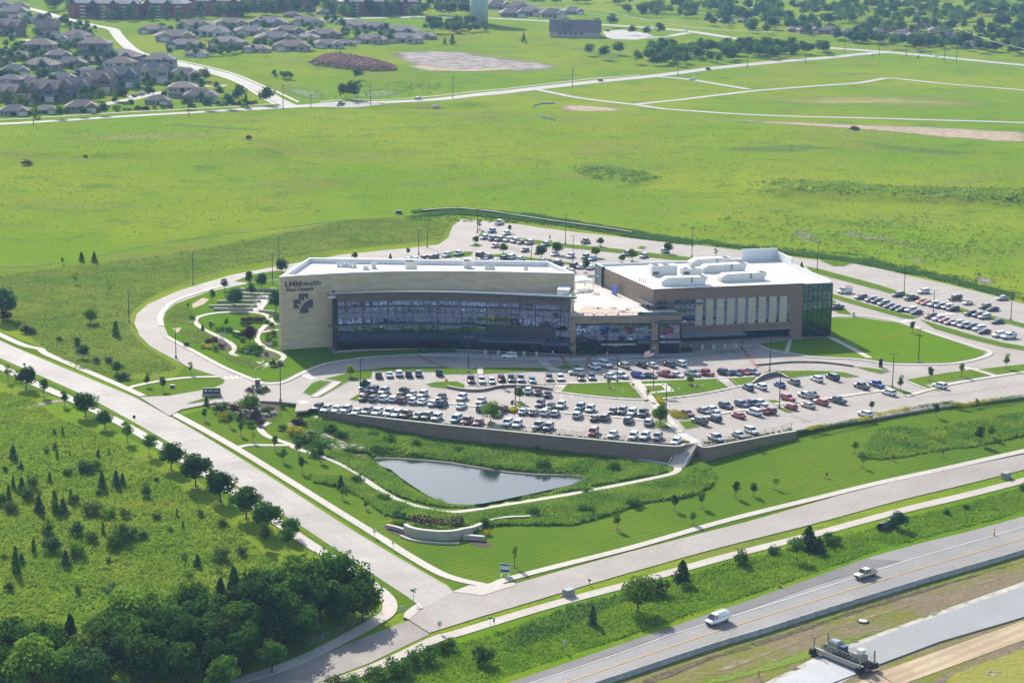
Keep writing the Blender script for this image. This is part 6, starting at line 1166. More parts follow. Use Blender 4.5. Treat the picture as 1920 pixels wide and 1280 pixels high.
# ------------------------------------------------------------------ tall grass and wild banks (uncountable)
def tufts(name, polys, n, h0, h1, m, wid=.22, plateau=False, blades=3, px=True, rim=0):
 V = [];
 for pl in polys:
  W = [P(*p) for p in pl]; a = abs(sum(W[i].x * W[(i + 1) % len(W)].y - W[(i + 1) % len(W)].x * W[i].y for i in range(len(W)))) / 2; V.append((a, W))
 tot = sum(a for a, _ in V); XS, YS, ZS = [], [], []
 for a, W in V:
  x, y, z = scatter(W, max(20, int(n * a / tot)), False, plateau); XS.append(x); YS.append(y); ZS.append(z)
 X, Y, Z = np.concatenate(XS), np.concatenate(YS), np.concatenate(ZS)
 cl = .5 + .5 * np.sin(X * .31 + np.sin(Y * .17) * 2) * np.sin(Y * .23 + np.sin(X * .11) * 3); keep = np.random.rand(len(X)) < .45 + .55 * cl
 if rim:
  d = np.full(X.shape, 1e9)
  for _, W in V:
   for a, b in zip(W, W[1:] + W[:1]):
    dx, dy = b.x - a.x, b.y - a.y; t = np.clip(((X - a.x) * dx + (Y - a.y) * dy) / (dx * dx + dy * dy + 1e-9), 0, 1); d = np.minimum(d, np.hypot(X - a.x - t * dx, Y - a.y - t * dy))
  keep &= np.random.rand(len(X)) < np.clip(d / rim, 0, 1) ** 1.5 * (.3 + .7 * (np.sin(X * .06 + np.sin(Y * .045) * 2.5) * np.sin(Y * .05 + 1) > -.2))
 X, Y, Z, cl = X[keep], Y[keep], Z[keep], cl[keep]
 k = len(X); out = np.empty((k, blades, 3, 3), np.float32)
 hh = np.random.uniform(h0, h1, k) * (.7 + .6 * cl)
 for b in range(blades):
  a = np.random.uniform(0, 6.28, k); w = wid * np.random.uniform(.6, 1.4, k); lx, ly = np.random.normal(0, .35, k) * hh, np.random.normal(0, .35, k) * hh; dx, dy = np.cos(a) * w, np.sin(a) * w; ox, oy = np.random.normal(0, wid, k), np.random.normal(0, wid, k)
  out[:, b, 0] = np.stack([X + ox - dx, Y + oy - dy, Z - .05], 1); out[:, b, 1] = np.stack([X + ox + dx, Y + oy + dy, Z - .05], 1); out[:, b, 2] = np.stack([X + ox + lx, Y + oy + ly, Z + hh * np.random.uniform(.8, 1.1, k)], 1)
 nt_ = k * blades; me = bpy.data.meshes.new(name); me.vertices.add(nt_ * 3); me.vertices.foreach_set('co', out.ravel()); me.loops.add(nt_ * 3); me.loops.foreach_set('vertex_index', np.arange(nt_ * 3, dtype=np.int32)); me.polygons.add(nt_); me.polygons.foreach_set('loop_start', np.arange(0, nt_ * 3, 3, dtype=np.int32)); me.materials.append(m); me.update()
 o = bpy.data.objects.new(name, me); link(o); return tag(o, kind='stuff')
def grass_blade(name, c1, c2, c3, s=.06):
 m = mat(name, c1, .8, col2=c2, vscale=s, trans=.5, spec=.1, detail=6); nt = m.node_tree; N, L = nt.nodes, nt.links
 rp = [n for n in N if n.type == 'VALTORGB'][0]; e3 = rp.color_ramp.elements.new(.8); e3.color = (*c3, 1); return m
B_WET = grass_blade('wetland_grass_blade', (.10, .21, .028), (.20, .30, .035), (.28, .28, .09), .13); B_MEAD = grass_blade('meadow_grass_blade', (.16, .26, .024), (.235, .315, .036), (.275, .30, .06), .05); B_PRAI = grass_blade('prairie_grass_blade', (.15, .23, .035), (.22, .27, .05), (.27, .28, .085), .04); B_DARK = grass_blade('dark_weed_blade', (.06, .14, .03), (.09, .17, .035), (.12, .20, .05), .1)
BANKS = [[(560,792),(600,788),(700,800),(840,818),(1000,842),(1173,864),(1240,876),(1252,884),(1223,892),(1110,912),(1103,900),(1060,890),(1000,886),(907,874),(840,864),(740,856),(700,858),(640,850),(590,835),(545,815),(530,800)],
   [(692,866),(724,885),(764,914),(818,945),(873,952),(909,949),(975,936),(1075,913),(1107,916),(940,942),(867,952),(827,951),(800,946),(745,930),(695,900),(640,868),(590,846),(570,838),(600,830),(650,852)]]
tufts('wetland_grass', [[(696,866),(712,872),(733,880),(750,894),(773,910),(800,927),(823,940),(845,944),(873,947),(907,943),(940,937),(973,930),(1020,920),(1073,908),(1095,904),(1100,909),(1073,914),(1020,926),(973,936),(907,950),(873,953),(820,946),(766,914),(728,886)]], 7000, .5, 1.0, B_WET, .25)
tufts('wetland_grass', BANKS, 60000, .4, 1.0, B_WET, .2)
tufts('wetland_grass', [[(640,895),(690,915),(745,945),(800,960),(867,966),(950,955),(1107,928),(1223,905),(1275,895),(1300,880),(1330,880),(1342,895),(1330,915),(1290,932),(1200,945),(1130,970),(1075,985),(1000,985),(940,985),(900,990),(850,985),(770,975),(720,965),(680,935),(640,915),(590,905),(580,890)]], 30000, .5, 1.1, B_WET, .2)
tufts('wetland_grass', [[(1625,835),(1640,805),(1680,800),(1740,808),(1800,795),(1880,780),(1930,770),(1930,815),(1830,838),(1780,842),(1700,856),(1650,862),(1612,858)]], 14000, .4, 1.0, B_WET, .2)
weeds('meadow_weeds', [MEADOW_P], 900, .3, .8, L_WEED); weeds('meadow_weeds', [MEADOW_P], 300, .35, .95, L_WEEDD)
weeds('wetland_weeds', BANKS, 700, .4, .9, L_WEED); weeds('wetland_weeds', [[(770,970),(850,985),(940,980),(1075,980),(1200,945),(1330,890),(1290,890),(1220,910),(1000,950),(860,968),(780,962)],[(1640,830),(1680,805),(1800,800),(1920,778),(1920,805),(1780,835),(1680,855)]], 520, .4, 1.0, L_WEEDD)
weeds('prairie_weeds', [[(-60,570),(0,596),(90,654),(140,690),(215,702),(300,700),(335,690),(246,626),(236,600),(300,545),(420,505),(525,484),(640,466),(828,448),(842,418),(640,415),(300,480),(-60,525)]], 600, .3, .8, L_WEED)
weeds('roadside_weeds', [[(700,1285),(860,1205),(1000,1165),(1230,1095),(1600,1000),(1930,910),(1930,940),(1650,1015),(1360,1110),(1100,1200),(900,1265)]], 800, .25, .7, L_WEED)
weeds('field_weeds', [[(-60,250),(640,215),(1280,228),(1960,280),(1960,430),(1200,405),(700,390),(300,440),(-60,490)]], 1500, .3, .7, L_WEEDD, 8); weeds('field_weeds', [[(1400,342),(1560,340),(1700,348),(1940,354),(1940,390),(1800,384),(1640,374),(1420,362)],[(1060,312),(1130,314),(1210,322),(1240,334),(1190,344),(1100,336)]], 1500, .6, 1.5, L_WEEDD, 12); weeds('field_weeds', [[(1200,430),(1500,470),(1760,512),(1940,555),(1940,440),(1700,400),(1400,395)]], 700, .4, 1.2, L_WEED); weeds('field_weeds', [[(760,404),(1000,408),(1300,448),(1620,478),(1930,552),(1930,566),(1620,488),(1300,458),(1000,420),(770,412)],[(770,396),(850,389),(905,394),(1000,406),(1100,420),(1190,434),(1185,439),(1000,411),(850,393),(775,401)]], 2600, .5, 1.3, L_WEEDD)  # dense dark clumps on the field banks also stand in for their shading
tufts('meadow_grass', [[(-60,720),(60,748),(105,783),(180,810),(280,870),(420,975),(530,1070),(640,1130),(560,1190),(330,1290),(-60,1300)]], 75000, .25, .7, B_MEAD, .2)
tufts('prairie_grass', [[(-60,570),(0,596),(90,654),(140,690),(215,702),(300,700),(335,690),(275,652),(246,626),(236,600),(250,576),(300,545),(420,505),(525,484),(640,466),(760,455),(828,448),(842,418),(760,408),(640,415),(500,445),(300,480),(100,505),(-60,525)]], 48000, .25, .65, B_PRAI, .22)
tufts('roadside_grass', [[(700,1285),(860,1205),(1000,1165),(1230,1095),(1380,1050),(1600,1000),(1930,910),(1930,955),(1650,1030),(1360,1130),(1000,1250),(900,1285)]], 42000, .2, .6, grass_blade('roadside_grass_blade', (.13, .25, .02), (.20, .31, .028), (.24, .29, .05), .07), .18)
tufts('dark_weeds', [[(985,1170),(1060,1140),(1180,1110),(1200,1118),(1100,1160),(1020,1200),(940,1220)],[(760,408),(850,392),(1000,402),(1180,432),(1300,452),(1300,462),(1180,445),(1000,416),(860,403)],[(1300,452),(1460,470),(1620,485),(1760,515),(1900,552),(1900,562),(1720,517),(1560,488),(1340,460)]], 15000, .4, 1.1, B_DARK, .22)
weeds('garden_undergrowth', [[(365,612),(400,630),(440,650),(470,676),(440,672),(400,650),(350,640),(335,622)],[(440,618),(480,618),(490,630),(480,650),(460,664),(445,655),(440,640)],[(490,640),(520,640),(522,660),(505,655)]], 420, .3, .7, L_WEED, 16, True)
tufts('garden_grass', [[(312,600),(330,575),(352,580),(368,596),(360,612),(330,612)],[(335,625),(360,612),(395,632),(412,650),(385,655),(350,640)],[(410,665),(440,668),(470,675),(495,690),(480,695),(440,685)]], 6000, .5, .9, B_PRAI, .2, True)
# ------------------------------------------------------------------ far roads and bare ground
M_FARROAD = paving_mat('far_road_concrete', (.27, .25, .225), (.31, .29, .265), 0)
def froad(name, pts, w): return strip(name, pts, w * .85, .12, M_FARROAD, per=5)
FAR_MAIN = [(-80,238),(0,233),(167,223),(333,213),(450,206),(533,201),(600,198),(680,195),(790,189),(880,180),(973,170),(1123,153),(1280,136),(1400,122),(1510,112),(1613,102),(1660,99)]
froad('far_main_road', FAR_MAIN[4:], 15); froad('far_main_road', FAR_MAIN[:6], 9.5)
strip('far_sidewalk', [(-80,229),(0,225),(167,215),(333,206),(470,198),(520,195)], 2.2, .13, M_WALK)
strip('far_sidewalk', [(600,192),(700,188),(790,183),(973,164),(1123,147),(1200,141)], 2.2, .13, M_WALK)
froad('housing_road', [(545,199),(520,188),(493,172),(470,160),(430,143),(383,130),(340,120),(300,111),(272,104),(250,95),(232,80),(220,66),(210,55),(180,49),(150,42),(110,32),(83,24),(40,14),(0,8)], 11)
strip('housing_sidewalk', [(515,196),(480,176),(455,160),(425,147),(380,134),(320,120)], 2, .13, M_WALK)
strip('housing_sidewalk', [(560,192),(520,173),(490,160),(450,143),(400,128),(330,113),(300,107)], 2, .13, M_WALK)
froad('cul_de_sac_road', [(195,197),(225,190),(250,186),(280,178),(320,171)], 8); froad('driveway_road', [(255,184),(235,180),(215,177)], 6); froad('driveway_road', [(45,75),(70,78),(100,82),(130,80)], 12); froad('driveway_road', [(375,160),(400,163),(425,160)], 5)
froad('plot_loop_road', [(1003,168),(1040,175),(1073,182),(1130,190),(1193,197),(1240,204),(1290,208),(1363,213),(1500,219),(1700,224),(1940,231)], 7)
froad('plot_loop_road', [(1193,196),(1240,191),(1280,187),(1345,179),(1413,171),(1500,164),(1600,157),(1645,150),(1665,147),(1700,150),(1800,160),(1940,171)], 7)
froad('plot_loop_road', [(1215,143),(1280,148),(1345,158),(1405,168)], 7)
froad('far_highway_road', [(600,36),(760,33),(900,34),(1050,42),(1180,50),(1280,58),(1350,68),(1413,78),(1547,90),(1647,97),(1780,109),(1940,124)], 15)
froad('church_road', [(1290,62),(1240,70),(1200,72)], 10); sheet('church_car_park_pavement', [(1130,60),(1165,56),(1210,62),(1230,70),(1195,75),(1140,74)], .12, M_FARROAD)
froad('side_road', [(1480,27),(1487,38),(1492,46)], 8)
# bare soil and weedy patches in the fields
P_GREY2 = P_GREYDIRT
patch('bare_grey_ground', [(705,98),(790,93),(880,96),(960,108),(1040,118),(1085,128),(1020,136),(900,137),(800,133),(740,120),(715,108)], P_GREYDIRT, .05, 25, 6)
patch('bare_pale_ground', [(745,122),(800,120),(860,128),(960,124),(1010,130),(900,137),(780,134)], P_DIRT, .08, 18, 6)
patch('sandy_ground', [(1280,218),(1380,221),(1480,226),(1613,231),(1760,236),(1960,248),(1960,275),(1850,268),(1700,255),(1600,245),(1480,238),(1380,229),(1290,224)], P_DIRT, .06, 22, 6)
patch('sandy_ground', [(1020,197),(1080,195),(1160,201),(1230,207),(1130,212),(1050,211)], P_DIRT, .06, 18, 6)
patch('bare_ground', [(760,208),(830,207),(900,212),(860,219),(780,218)], P_TANGRASS, .05, 20, 6)
patch('track_ground', [(-40,268),(0,275),(60,290),(140,298),(240,294),(330,287),(330,291),(230,300),(130,303),(50,297),(0,284),(-40,276)], P_DIRT, .05, 8, 5)
patch('eroded_ground', [(1460,430),(1500,425),(1560,440),(1540,462),(1490,455)], P_GREYDIRT, .06, 10, 4); patch('eroded_ground', [(1540,425),(1620,432),(1700,450),(1760,462),(1840,478),(1830,486),(1740,474),(1640,455),(1560,440)], P_GREYDIRT, .06, 10, 4); patch('eroded_ground', [(1670,480),(1720,478),(1760,492),(1740,502),(1700,495)], P_GREYDIRT, .06, 8, 4); patch('eroded_ground', [(1800,512),(1850,512),(1885,530),(1860,542),(1820,530)], P_GREYDIRT, .06, 8, 4)
patch('weed_patch_ground', [(1060,300),(1130,305),(1200,315),(1240,328),(1210,338),(1130,330),(1080,318)], P_WEED, .05, 14, 5)
patch('weed_patch_ground', [(1430,340),(1560,338),(1700,346),(1940,352),(1940,388),(1800,384),(1640,372),(1480,360),(1400,350)], P_WEED, .05, 14, 5)
patch('weed_patch_ground', [(60,375),(140,368),(260,372),(300,385),(180,392)], P_WEED, .04, 30, 6); patch('weed_patch_ground', [(300,225),(420,235),(540,240),(500,248),(380,244),(290,236)], P_WEED, .04, 20, 6); patch('weed_patch_ground', [(380,430),(520,418),(600,425),(500,440)], P_WEED, .04, 24, 6)
patch('weed_patch_ground', [(700,265),(860,262),(840,272),(720,274)], P_WEED, .04, 20, 6); patch('weed_patch_ground', [(900,275),(1100,262),(1180,270),(1000,285)], P_WEED, .04, 30, 6); patch('weed_patch_ground', [(1300,275),(1500,265),(1640,280),(1500,292),(1350,290)], P_WEED, .04, 30, 6); patch('weed_patch_ground', [(1550,255),(1700,268),(1940,290),(1800,298),(1600,278)], P_WEED, .04, 30, 6)
patch('straw_ground', [(-40,345),(300,335),(700,330),(900,345),(500,372),(0,380)], P_TANGRASS, .03, 70, 10); patch('straw_ground', [(950,370),(1200,380),(1400,400),(1300,420),(1100,405),(900,385)], P_TANGRASS, .03, 40, 8); patch('straw_ground', [(0,250),(200,242),(420,240),(560,262),(300,275),(50,268)], P_TANGRASS, .03, 50, 8); patch('straw_ground', [(1300,180),(1500,172),(1700,170),(1940,190),(1940,215),(1700,212),(1450,205)], P_TANGRASS, .03, 60, 8); patch('straw_ground', [(880,165),(1000,150),(1100,140),(1000,140),(760,150),(640,170),(700,180)], P_TANGRASS, .03, 50, 8)
patch('ditch_ground', [(-40,500),(60,496),(130,487),(200,472),(300,452),(420,436),(560,420),(700,405),(700,410),(560,427),(420,443),(300,460),(200,481),(130,495),(60,504),(-40,508)], P_WEED, .05, 5, 4)
patch('weed_patch_ground', [(640,175),(700,165),(780,168),(760,180),(690,186),(640,186)], P_WEED, .05, 14, 5); patch('weed_patch_ground', [(500,165),(560,160),(620,170),(640,185),(580,190),(530,180)], P_WEED, .05, 16, 5); patch('weed_patch_ground', [(700,200),(780,197),(870,200),(840,208),(740,206)], P_WEED, .05, 14, 5); patch('weed_patch_ground', [(1000,75),(1100,85),(1200,100),(1190,125),(1100,112),(1020,90)], P_WEED, .05, 40, 8)
tufts('field_weeds', [[(1430,344),(1560,342),(1700,350),(1940,356),(1940,382),(1800,378),(1640,366),(1480,356)]], 7000, .5, 1.5, B_MEAD, .5, rim=14); tufts('field_weeds', [[(1070,303),(1130,307),(1200,317),(1230,328),(1200,335),(1130,328)]], 2600, .4, 1.0, B_MEAD, .4, rim=16)
B_FIELD = grass_blade('field_weed_blade', (.17, .26, .02), (.22, .29, .028), (.12, .21, .022), .05)
tufts('field_weeds', [[(1200,430),(1500,470),(1760,512),(1940,555),(1940,440),(1700,400),(1400,395)]], 9000, .3, .9, B_MEAD, .35, rim=40); tufts('field_weeds', [[(-160,245),(300,226),(640,210),(960,203),(1280,222),(2100,280),(2100,450),(1200,412),(1000,400),(700,396),(300,448),(-160,500)]], 46000, .12, .42, B_FIELD, .5, blades=2, rim=40)
tufts('field_weeds', [[(640,190),(700,184),(800,178),(900,168),(860,150),(700,150),(600,165),(560,180)]], 5000, .4, 1.2, B_MEAD, .6, rim=40)
# ------------------------------------------------------------------ houses
WALLC = {'tan': (.38, .32, .25), 'grey': (.25, .255, .26), 'beige': (.46, .41, .33), 'slate': (.15, .175, .20), 'olive': (.25, .26, .20), 'white': (.60, .58, .54), 'brown': (.24, .19, .15)}
M_WALLS = {k: mat('siding_' + k, v, .85, var=.12, vscale=.8) for k, v in WALLC.items()}
M_SHING = [mat('shingle_' + n_, c, .9, var=.25, vscale=.5, rnd=.15) for n_, c in (('brown', (.19, .145, .125)), ('grey', (.17, .155, .15)), ('taupe', (.235, .19, .165)))]
M_HWIN = mat('house_window', (.05, .06, .075), .1, spec=.8); M_HTRIM = mat('house_white_trim', (.66, .64, .60), .7); M_GARAGE = mat('garage_door_panel', (.58, .54, .47), .7)
def hip(mb, x0, x1, y0, y1, z, rise, o=.5, gable=False):
 x0 -= o; x1 += o; y0 -= o; y1 += o; d = (y1 - y0) / 2; ym = (y0 + y1) / 2; ins = 0 if gable else min(d, (x1 - x0) / 2 * .95)
 vs = [(x0, y0, z), (x1, y0, z), (x1, y1, z), (x0, y1, z), (x0 + ins, ym, z + rise), (x1 - ins, ym, z + rise), (x0, y0, z - .25), (x1, y0, z - .25), (x1, y1, z - .25), (x0, y1, z - .25)]
 mb.add(vs, [(0, 1, 5, 4), (2, 3, 4, 5), (1, 2, 5), (3, 0, 4), (6, 7, 1, 0), (7, 8, 2, 1), (8, 9, 3, 2), (9, 6, 0, 3), (9, 8, 7, 6)])
def front_gable(mb, x0, x1, y0, y1, z, rise, o=.4):   # ridge runs along y, gable to -y
 x0 -= o; x1 += o; y0 -= o; xm = (x0 + x1) / 2
 mb.add([(x0, y0, z), (x1, y0, z), (x1, y1, z), (x0, y1, z), (xm, y0, z + rise), (xm, y1, z + rise)], [(0, 4, 5, 3), (4, 1, 2, 5), (1, 0, 3, 2)])
_hp = {}
def house_proto(kind, wc, ri):
 key = (kind, wc, ri)
 if key in _hp: return _hp[key]
 wm, rm = M_WALLS[wc], M_SHING[ri]; w, r, parts = MB(), MB(), []
 def win(x, y, z, a=0, sx=1.5, sz=1.5): parts.append(('window', (x, y, z), a, (sx, .12, sz)))
 if kind == 'two storey':
  w.box((0, 0, 2.6), (13, 10, 5.8)); hip(r, -6.5, 6.5, -5, 5, 5.5, 3.6, .5, True); w.add([(-6.5, -5, 5.5), (-6.5, 5, 5.5), (-6.5, 0, 8.8)], [(0, 1, 2)]); w.add([(6.5, -5, 5.5), (6.5, 5, 5.5), (6.5, 0, 8.8)], [(2, 1, 0)])
  for x0, x1 in ((-6, -1.4), (1.6, 6.2)):
   w.box(((x0 + x1) / 2, -5.6, 2.6), (x1 - x0, 1.6, 5.8)); front_gable(r, x0, x1, -6.4, 0, 5.5, 2.7); w.add([(x0, -6.42, 5.5), (x1, -6.42, 5.5), ((x0 + x1) / 2, -6.42, 7.8)], [(0, 1, 2)])
   win((x0 + x1) / 2 - .9, -6.42, 4.2); win((x0 + x1) / 2 + .9, -6.42, 4.2)
  parts.append(('garage_door', (3.9, -6.42, 1.2), 0, (4.2, .14, 2.3))); parts.append(('door', (.1, -5.05, 1.1), 0, (1.1, .14, 2.2))); win(-3.7, -6.42, 1.4, 0, 2.4, 1.5)
  for s in (-1, 1): win(s * 6.52, -1.5, 4.2, 1, 1.3, 1.5); win(s * 6.52, 2, 1.5, 1, 1.3, 1.5)
 elif kind == 'ranch':
  w.box((0, 0, 1.3), (17, 11, 3.6)); hip(r, -8.5, 8.5, -5.5, 5.5, 3.1, 3.4, .6); w.box((5.2, -6.4, 1.3), (6.4, 2.6, 3.6)); front_gable(r, 2, 8.4, -7.7, 0, 3.1, 2.4); w.add([(2, -7.72, 3.1), (8.4, -7.72, 3.1), (5.2, -7.72, 5.2)], [(0, 1, 2)])
  parts.append(('garage_door', (5.2, -7.74, 1.2), 0, (4.6, .14, 2.2))); parts.append(('door', (.6, -5.55, 1.1), 0, (1.2, .14, 2.2)))
  for x in (-7, -4.6, -2.2): win(x, -5.55, 1.6)
  for s in (-1, 1): win(s * 8.53, 0, 1.6, 1, 2, 1.3)
 elif kind == 'walkout':
  w.box((0, 0, 2.7), (16, 11, 6.0)); hip(r, -8, 8, -5.5, 5.5, 5.7, 3.0, .6); w.box((-3, -6.3, .4), (7, 1.6, 1.4))
  for x in (-6.4, -4.2, 4.2, 6.4): win(x, -5.55, 4.2); win(x, -5.55, 1.3)
  parts.append(('porch', (0, -6.2, 2.9), 0, (6.4, 2.2, .2))); parts.append(('door', (0, -5.56, 4.1), 0, (2.4, .12, 2.2)))
  for s in (-1, 1): win(s * 8.03, 0, 4.2, 1, 1.4, 1.4)
 else:  # villa: two long low wings with crossed gables
  w.box((0, 0, 1.2), (22, 12, 3.4)); hip(r, -11, 11, -6, 6, 2.9, 3.2, .6)
  for x0, x1 in ((-9.5, -2.5), (3.0, 9.5)):
   w.box(((x0 + x1) / 2, -7, 1.2), (x1 - x0, 2.4, 3.4)); front_gable(r, x0, x1, -8.2, 0, 2.9, 2.3); w.add([(x0, -8.22, 2.9), (x1, -8.22, 2.9), ((x0 + x1) / 2, -8.22, 4.9)], [(0, 1, 2)])
  parts.append(('garage_door', (-6, -8.24, 1.15), 0, (4.6, .14, 2.2))); parts.append(('door', (.3, -6.04, 1.1), 0, (1.2, .14, 2.2))); win(6.3, -8.24, 1.5, 0, 2.4, 1.4); win(1.9, -6.04, 1.5)
  for s in (-1, 1): win(s * 11.03, 0, 1.6, 1, 2, 1.3)
 e_ = empty('house', (0, 0, 0)); w.build('wall', wm, e_); r.build('roof', rm, e_)
 for nm, c, a, d in parts:
  b = MB().box((0, 0, 0), d if not a else (d[1], d[0], d[2])).build(nm, {'window': M_HWIN, 'garage_door': M_GARAGE, 'door': M_DARK, 'porch': M_HTRIM}[nm], e_); b.location = c
  if nm == 'window': t = MB().box((0, 0, -d[2] / 2 - .06), (d[0] + .3, .2, .12) if not a else (.2, d[0] + .3, .12)).build('sill', M_HTRIM, b)
 _hp[key] = [e_, 0]; return _hp[key]
HW = {'two storey': 14.5, 'ranch': 18.5, 'walkout': 17.2, 'villa': 24}
def house(kind, wc, ri, px, py, wpx, rz, label, group):
 q = P(px, py); s = max(.75, min(1.45, wpx / scale_at(q) / HW[kind])); pr = house_proto(kind, wc, ri)
 o = pr[0] if pr[1] == 0 else copy_tree(pr[0]); pr[1] += 1; o.name = 'house'
 o.location = (q.x, q.y, q.z - .1); o.rotation_euler = (0, 0, rz); o.scale = (s, s, s); return tag(o, label, 'house', group)
kn = {'t': 'two storey', 'r': 'ranch', 'w': 'walkout', 'v': 'villa'}; RN = ['brown', 'grey', 'taupe']
def houses(rowname, L, k=3.0, ox=0, oy=0, rz=0.0):
 for i, t in enumerate(sorted(L)):
  x, y, w_, kd = t[:4]; wc = t[4] if len(t) > 4 else ['tan', 'grey', 'beige', 'brown', 'olive'][(i * 7 + int(x)) % 5]; ri = (i * 5 + int(y)) % 3
  a = rz + (t[5] if len(t) > 5 else random.choice((-.25, .05, .2)))
  house(kn[kd], wc, ri, ox + x / k, oy + y / k + 7, w_ / k, a, '%s %s house, %s in the %s' % (wc, kn[kd], ordinal(i + 1), rowname), 'houses in the ' + rowname)
houses('hedged row along the far road', [(80,625,170,'r','tan'),(265,615,120,'r','beige'),(460,605,190,'r','brown'),(890,565,150,'r','tan',0),(1030,522,170,'w','tan',.1),(1130,545,200,'r','beige',.1)])
houses('row of gabled fronts on the cul de sac', [(50,545,150,'t','tan'),(145,568,85,'t','beige'),(270,545,190,'t','slate'),(430,520,175,'t','grey'),(550,492,190,'t','brown'),(695,465,190,'t','slate'),(865,442,185,'t','beige',.15),(1040,428,195,'r','white',.15)])
houses('third row behind the cul de sac', [(60,472,150,'w','slate',0),(195,470,160,'r','beige'),(350,450,190,'r','tan'),(500,418,185,'r','slate'),(680,388,180,'w','white',0),(900,372,190,'w','grey',0)])
houses('fourth row behind the cul de sac', [(85,400,170,'r','tan'),(235,372,200,'r','grey'),(400,360,180,'r','brown'),(475,335,115,'r','tan'),(580,342,130,'r','slate'),(700,325,200,'r','brown',-.3)])
houses('fifth row along the curved street', [(15,290,90,'r','slate'),(228,287,185,'w','tan',0),(537,282,190,'w','grey',0),(435,240,175,'r','grey'),(430,205,170,'r','tan'),(270,182,160,'t','tan'),(65,178,150,'t','brown')])
houses('strip of roofs by the upper apartments', [(20,22,120,'r','grey'),(110,30,110,'r','tan'),(10,58,120,'v','brown'),(330,215,120,'r','grey'),(560,250,130,'r','tan'),(120,318,150,'r','brown'),(330,310,150,'r','grey'),(15,360,130,'r','beige'),(155,440,130,'r','tan'),(620,438,130,'r','brown'),(10,500,120,'t','tan')])
houses('uppermost row beside the brick apartments', [(90,70,170,'r','tan'),(70,112,150,'r','grey'),(165,112,110,'r','beige'),(235,108,150,'r','tan'),(30,95,90,'r','grey')])
houses('front villa row by the field slope', [(1110,300,130,'r','white'),(1440,272,170,'v','beige'),(1640,262,230,'v','tan'),(1840,247,190,'v','beige'),(1280,237,210,'v','tan'),(1045,252,215,'v','grey')])
houses('middle villa row', [(985,207,240,'v','tan'),(1200,182,230,'v','white'),(1410,177,210,'v','beige'),(1550,217,240,'v','tan'),(1620,172,200,'v','grey'),(1820,192,210,'v','brown'),(1730,205,150,'v','beige')])
houses('back villa row below the apartments', [(870,165,190,'v','tan'),(1100,145,230,'v','beige'),(1300,130,200,'v','tan'),(1510,130,240,'v','grey'),(1730,122,200,'v','beige'),(1835,60,120,'v','tan'),(1640,78,100,'r','brown')])
houses('villa rows at the foot of the water tower field', [(90,142,180,'v','tan'),(200,152,200,'v','beige'),(340,177,210,'v','grey'),(160,222,200,'v','tan'),(355,217,210,'v','beige'),(460,197,150,'v','brown'),(20,235,90,'v','tan'),(25,118,80,'v','grey')], 3.0, 640)
houses('fenced row behind the far highway', [(700,165,120,'r','tan'),(820,167,120,'r','grey'),(935,178,110,'r','brown'),(1020,178,120,'r','tan'),(1110,192,150,'r','beige'),(1220,207,160,'r','grey'),(1325,217,130,'r','tan'),(1425,227,120,'r','brown'),(1515,228,110,'r','tan'),(1620,252,120,'r','beige'),(630,158,90,'r','grey')], 3.0, 1280)
houses('wooded suburb streets beyond the fenced row', [(240,108,90,'r','tan'),(350,108,70,'r','beige'),(500,118,90,'r','tan'),(735,140,80,'r','brown'),(1080,128,110,'r','tan'),(1195,140,90,'r','beige'),(1270,177,100,'r','tan'),(1350,137,90,'r','grey'),(1430,167,110,'r','tan'),(1505,192,100,'r','beige'),(1480,130,80,'r','grey'),(975,40,80,'r','tan'),(1295,60,70,'r','brown'),(1890,212,90,'r','tan'),(1780,160,80,'r','grey'),(660,20,80,'r','tan'),(420,40,60,'r','grey')], 3.0, 1280)
houses('mixed group beyond the water tower', [(880,30,200,'r','tan'),(1000,38,180,'r','grey'),(1070,70,190,'r','tan'),(1190,80,160,'r','beige'),(960,75,150,'r','grey'),(1300,60,120,'r','tan')], 3.0, 640)
for p_ in list(_hp.values()):
 if p_[1] == 0: bpy.data.objects.remove(p_[0])
# brick apartments
M_REDBRICK = course_mat('red_brick', (.33, .105, .075), (.26, .085, .065), (.30, .17, .14), 1.2, .4, .02); M_AROOF = mat('grey_apartment_shingle', (.21, .21, .21), .9, var=.15, vscale=.4)
def apartment(a, b, depth, floors, label, bays=None):
 A, B = P(*a), P(*b); d = B - A; L_ = d.length; ang = math.atan2(d.y, d.x); h = floors * 3.1 + .6; e_ = empty('apartment_building', A, ang, label, 'apartment block', 'red brick apartment blocks')
 MB().box((L_ / 2, depth / 2, h / 2 - .5), (L_, depth, h + 1)).build('wall', M_REDBRICK, e_); r = MB(); hip(r, 0, L_, 0, depth, h, 5.5, .8); r.build('roof', M_AROOF, e_)
 n = bays or max(3, int(L_ / 9))
 for k in range(n):
  x = L_ * (k + .5) / n
  if k % 2 == 0:
   w = MB().box((x, -.8, h / 2 - .3), (L_ / n * .62, 1.8, h + .4)).build('projecting_bay', M_REDBRICK, e_); g = MB(); front_gable(g, x - L_ / n * .33, x + L_ / n * .33, -1.8, depth / 2, h, 3.2); g.build('gable_roof', M_AROOF, e_)
  for f in range(floors):
   z = f * 3.1 + 1.9; y = -1.72 if k % 2 == 0 else -.02
   for s in (-1, 1): MB().box((x + s * L_ / n * .16, y, z), (1.5, .12, 1.6)).build('window', M_HWIN, e_)
   if k % 2: MB().box((x, -.7, z - 1.0), (L_ / n * .5, 1.4, .9)).build('balcony', M_HTRIM, e_)
 return e_
apartment((128, 33), (262, 36), 22, 4, 'long red brick apartment block with gabled bays, beside the curved street'); apartment((268, 33), (345, 34), 22, 4, 'red brick apartment block with gabled bays, between the longest block and the middle block')
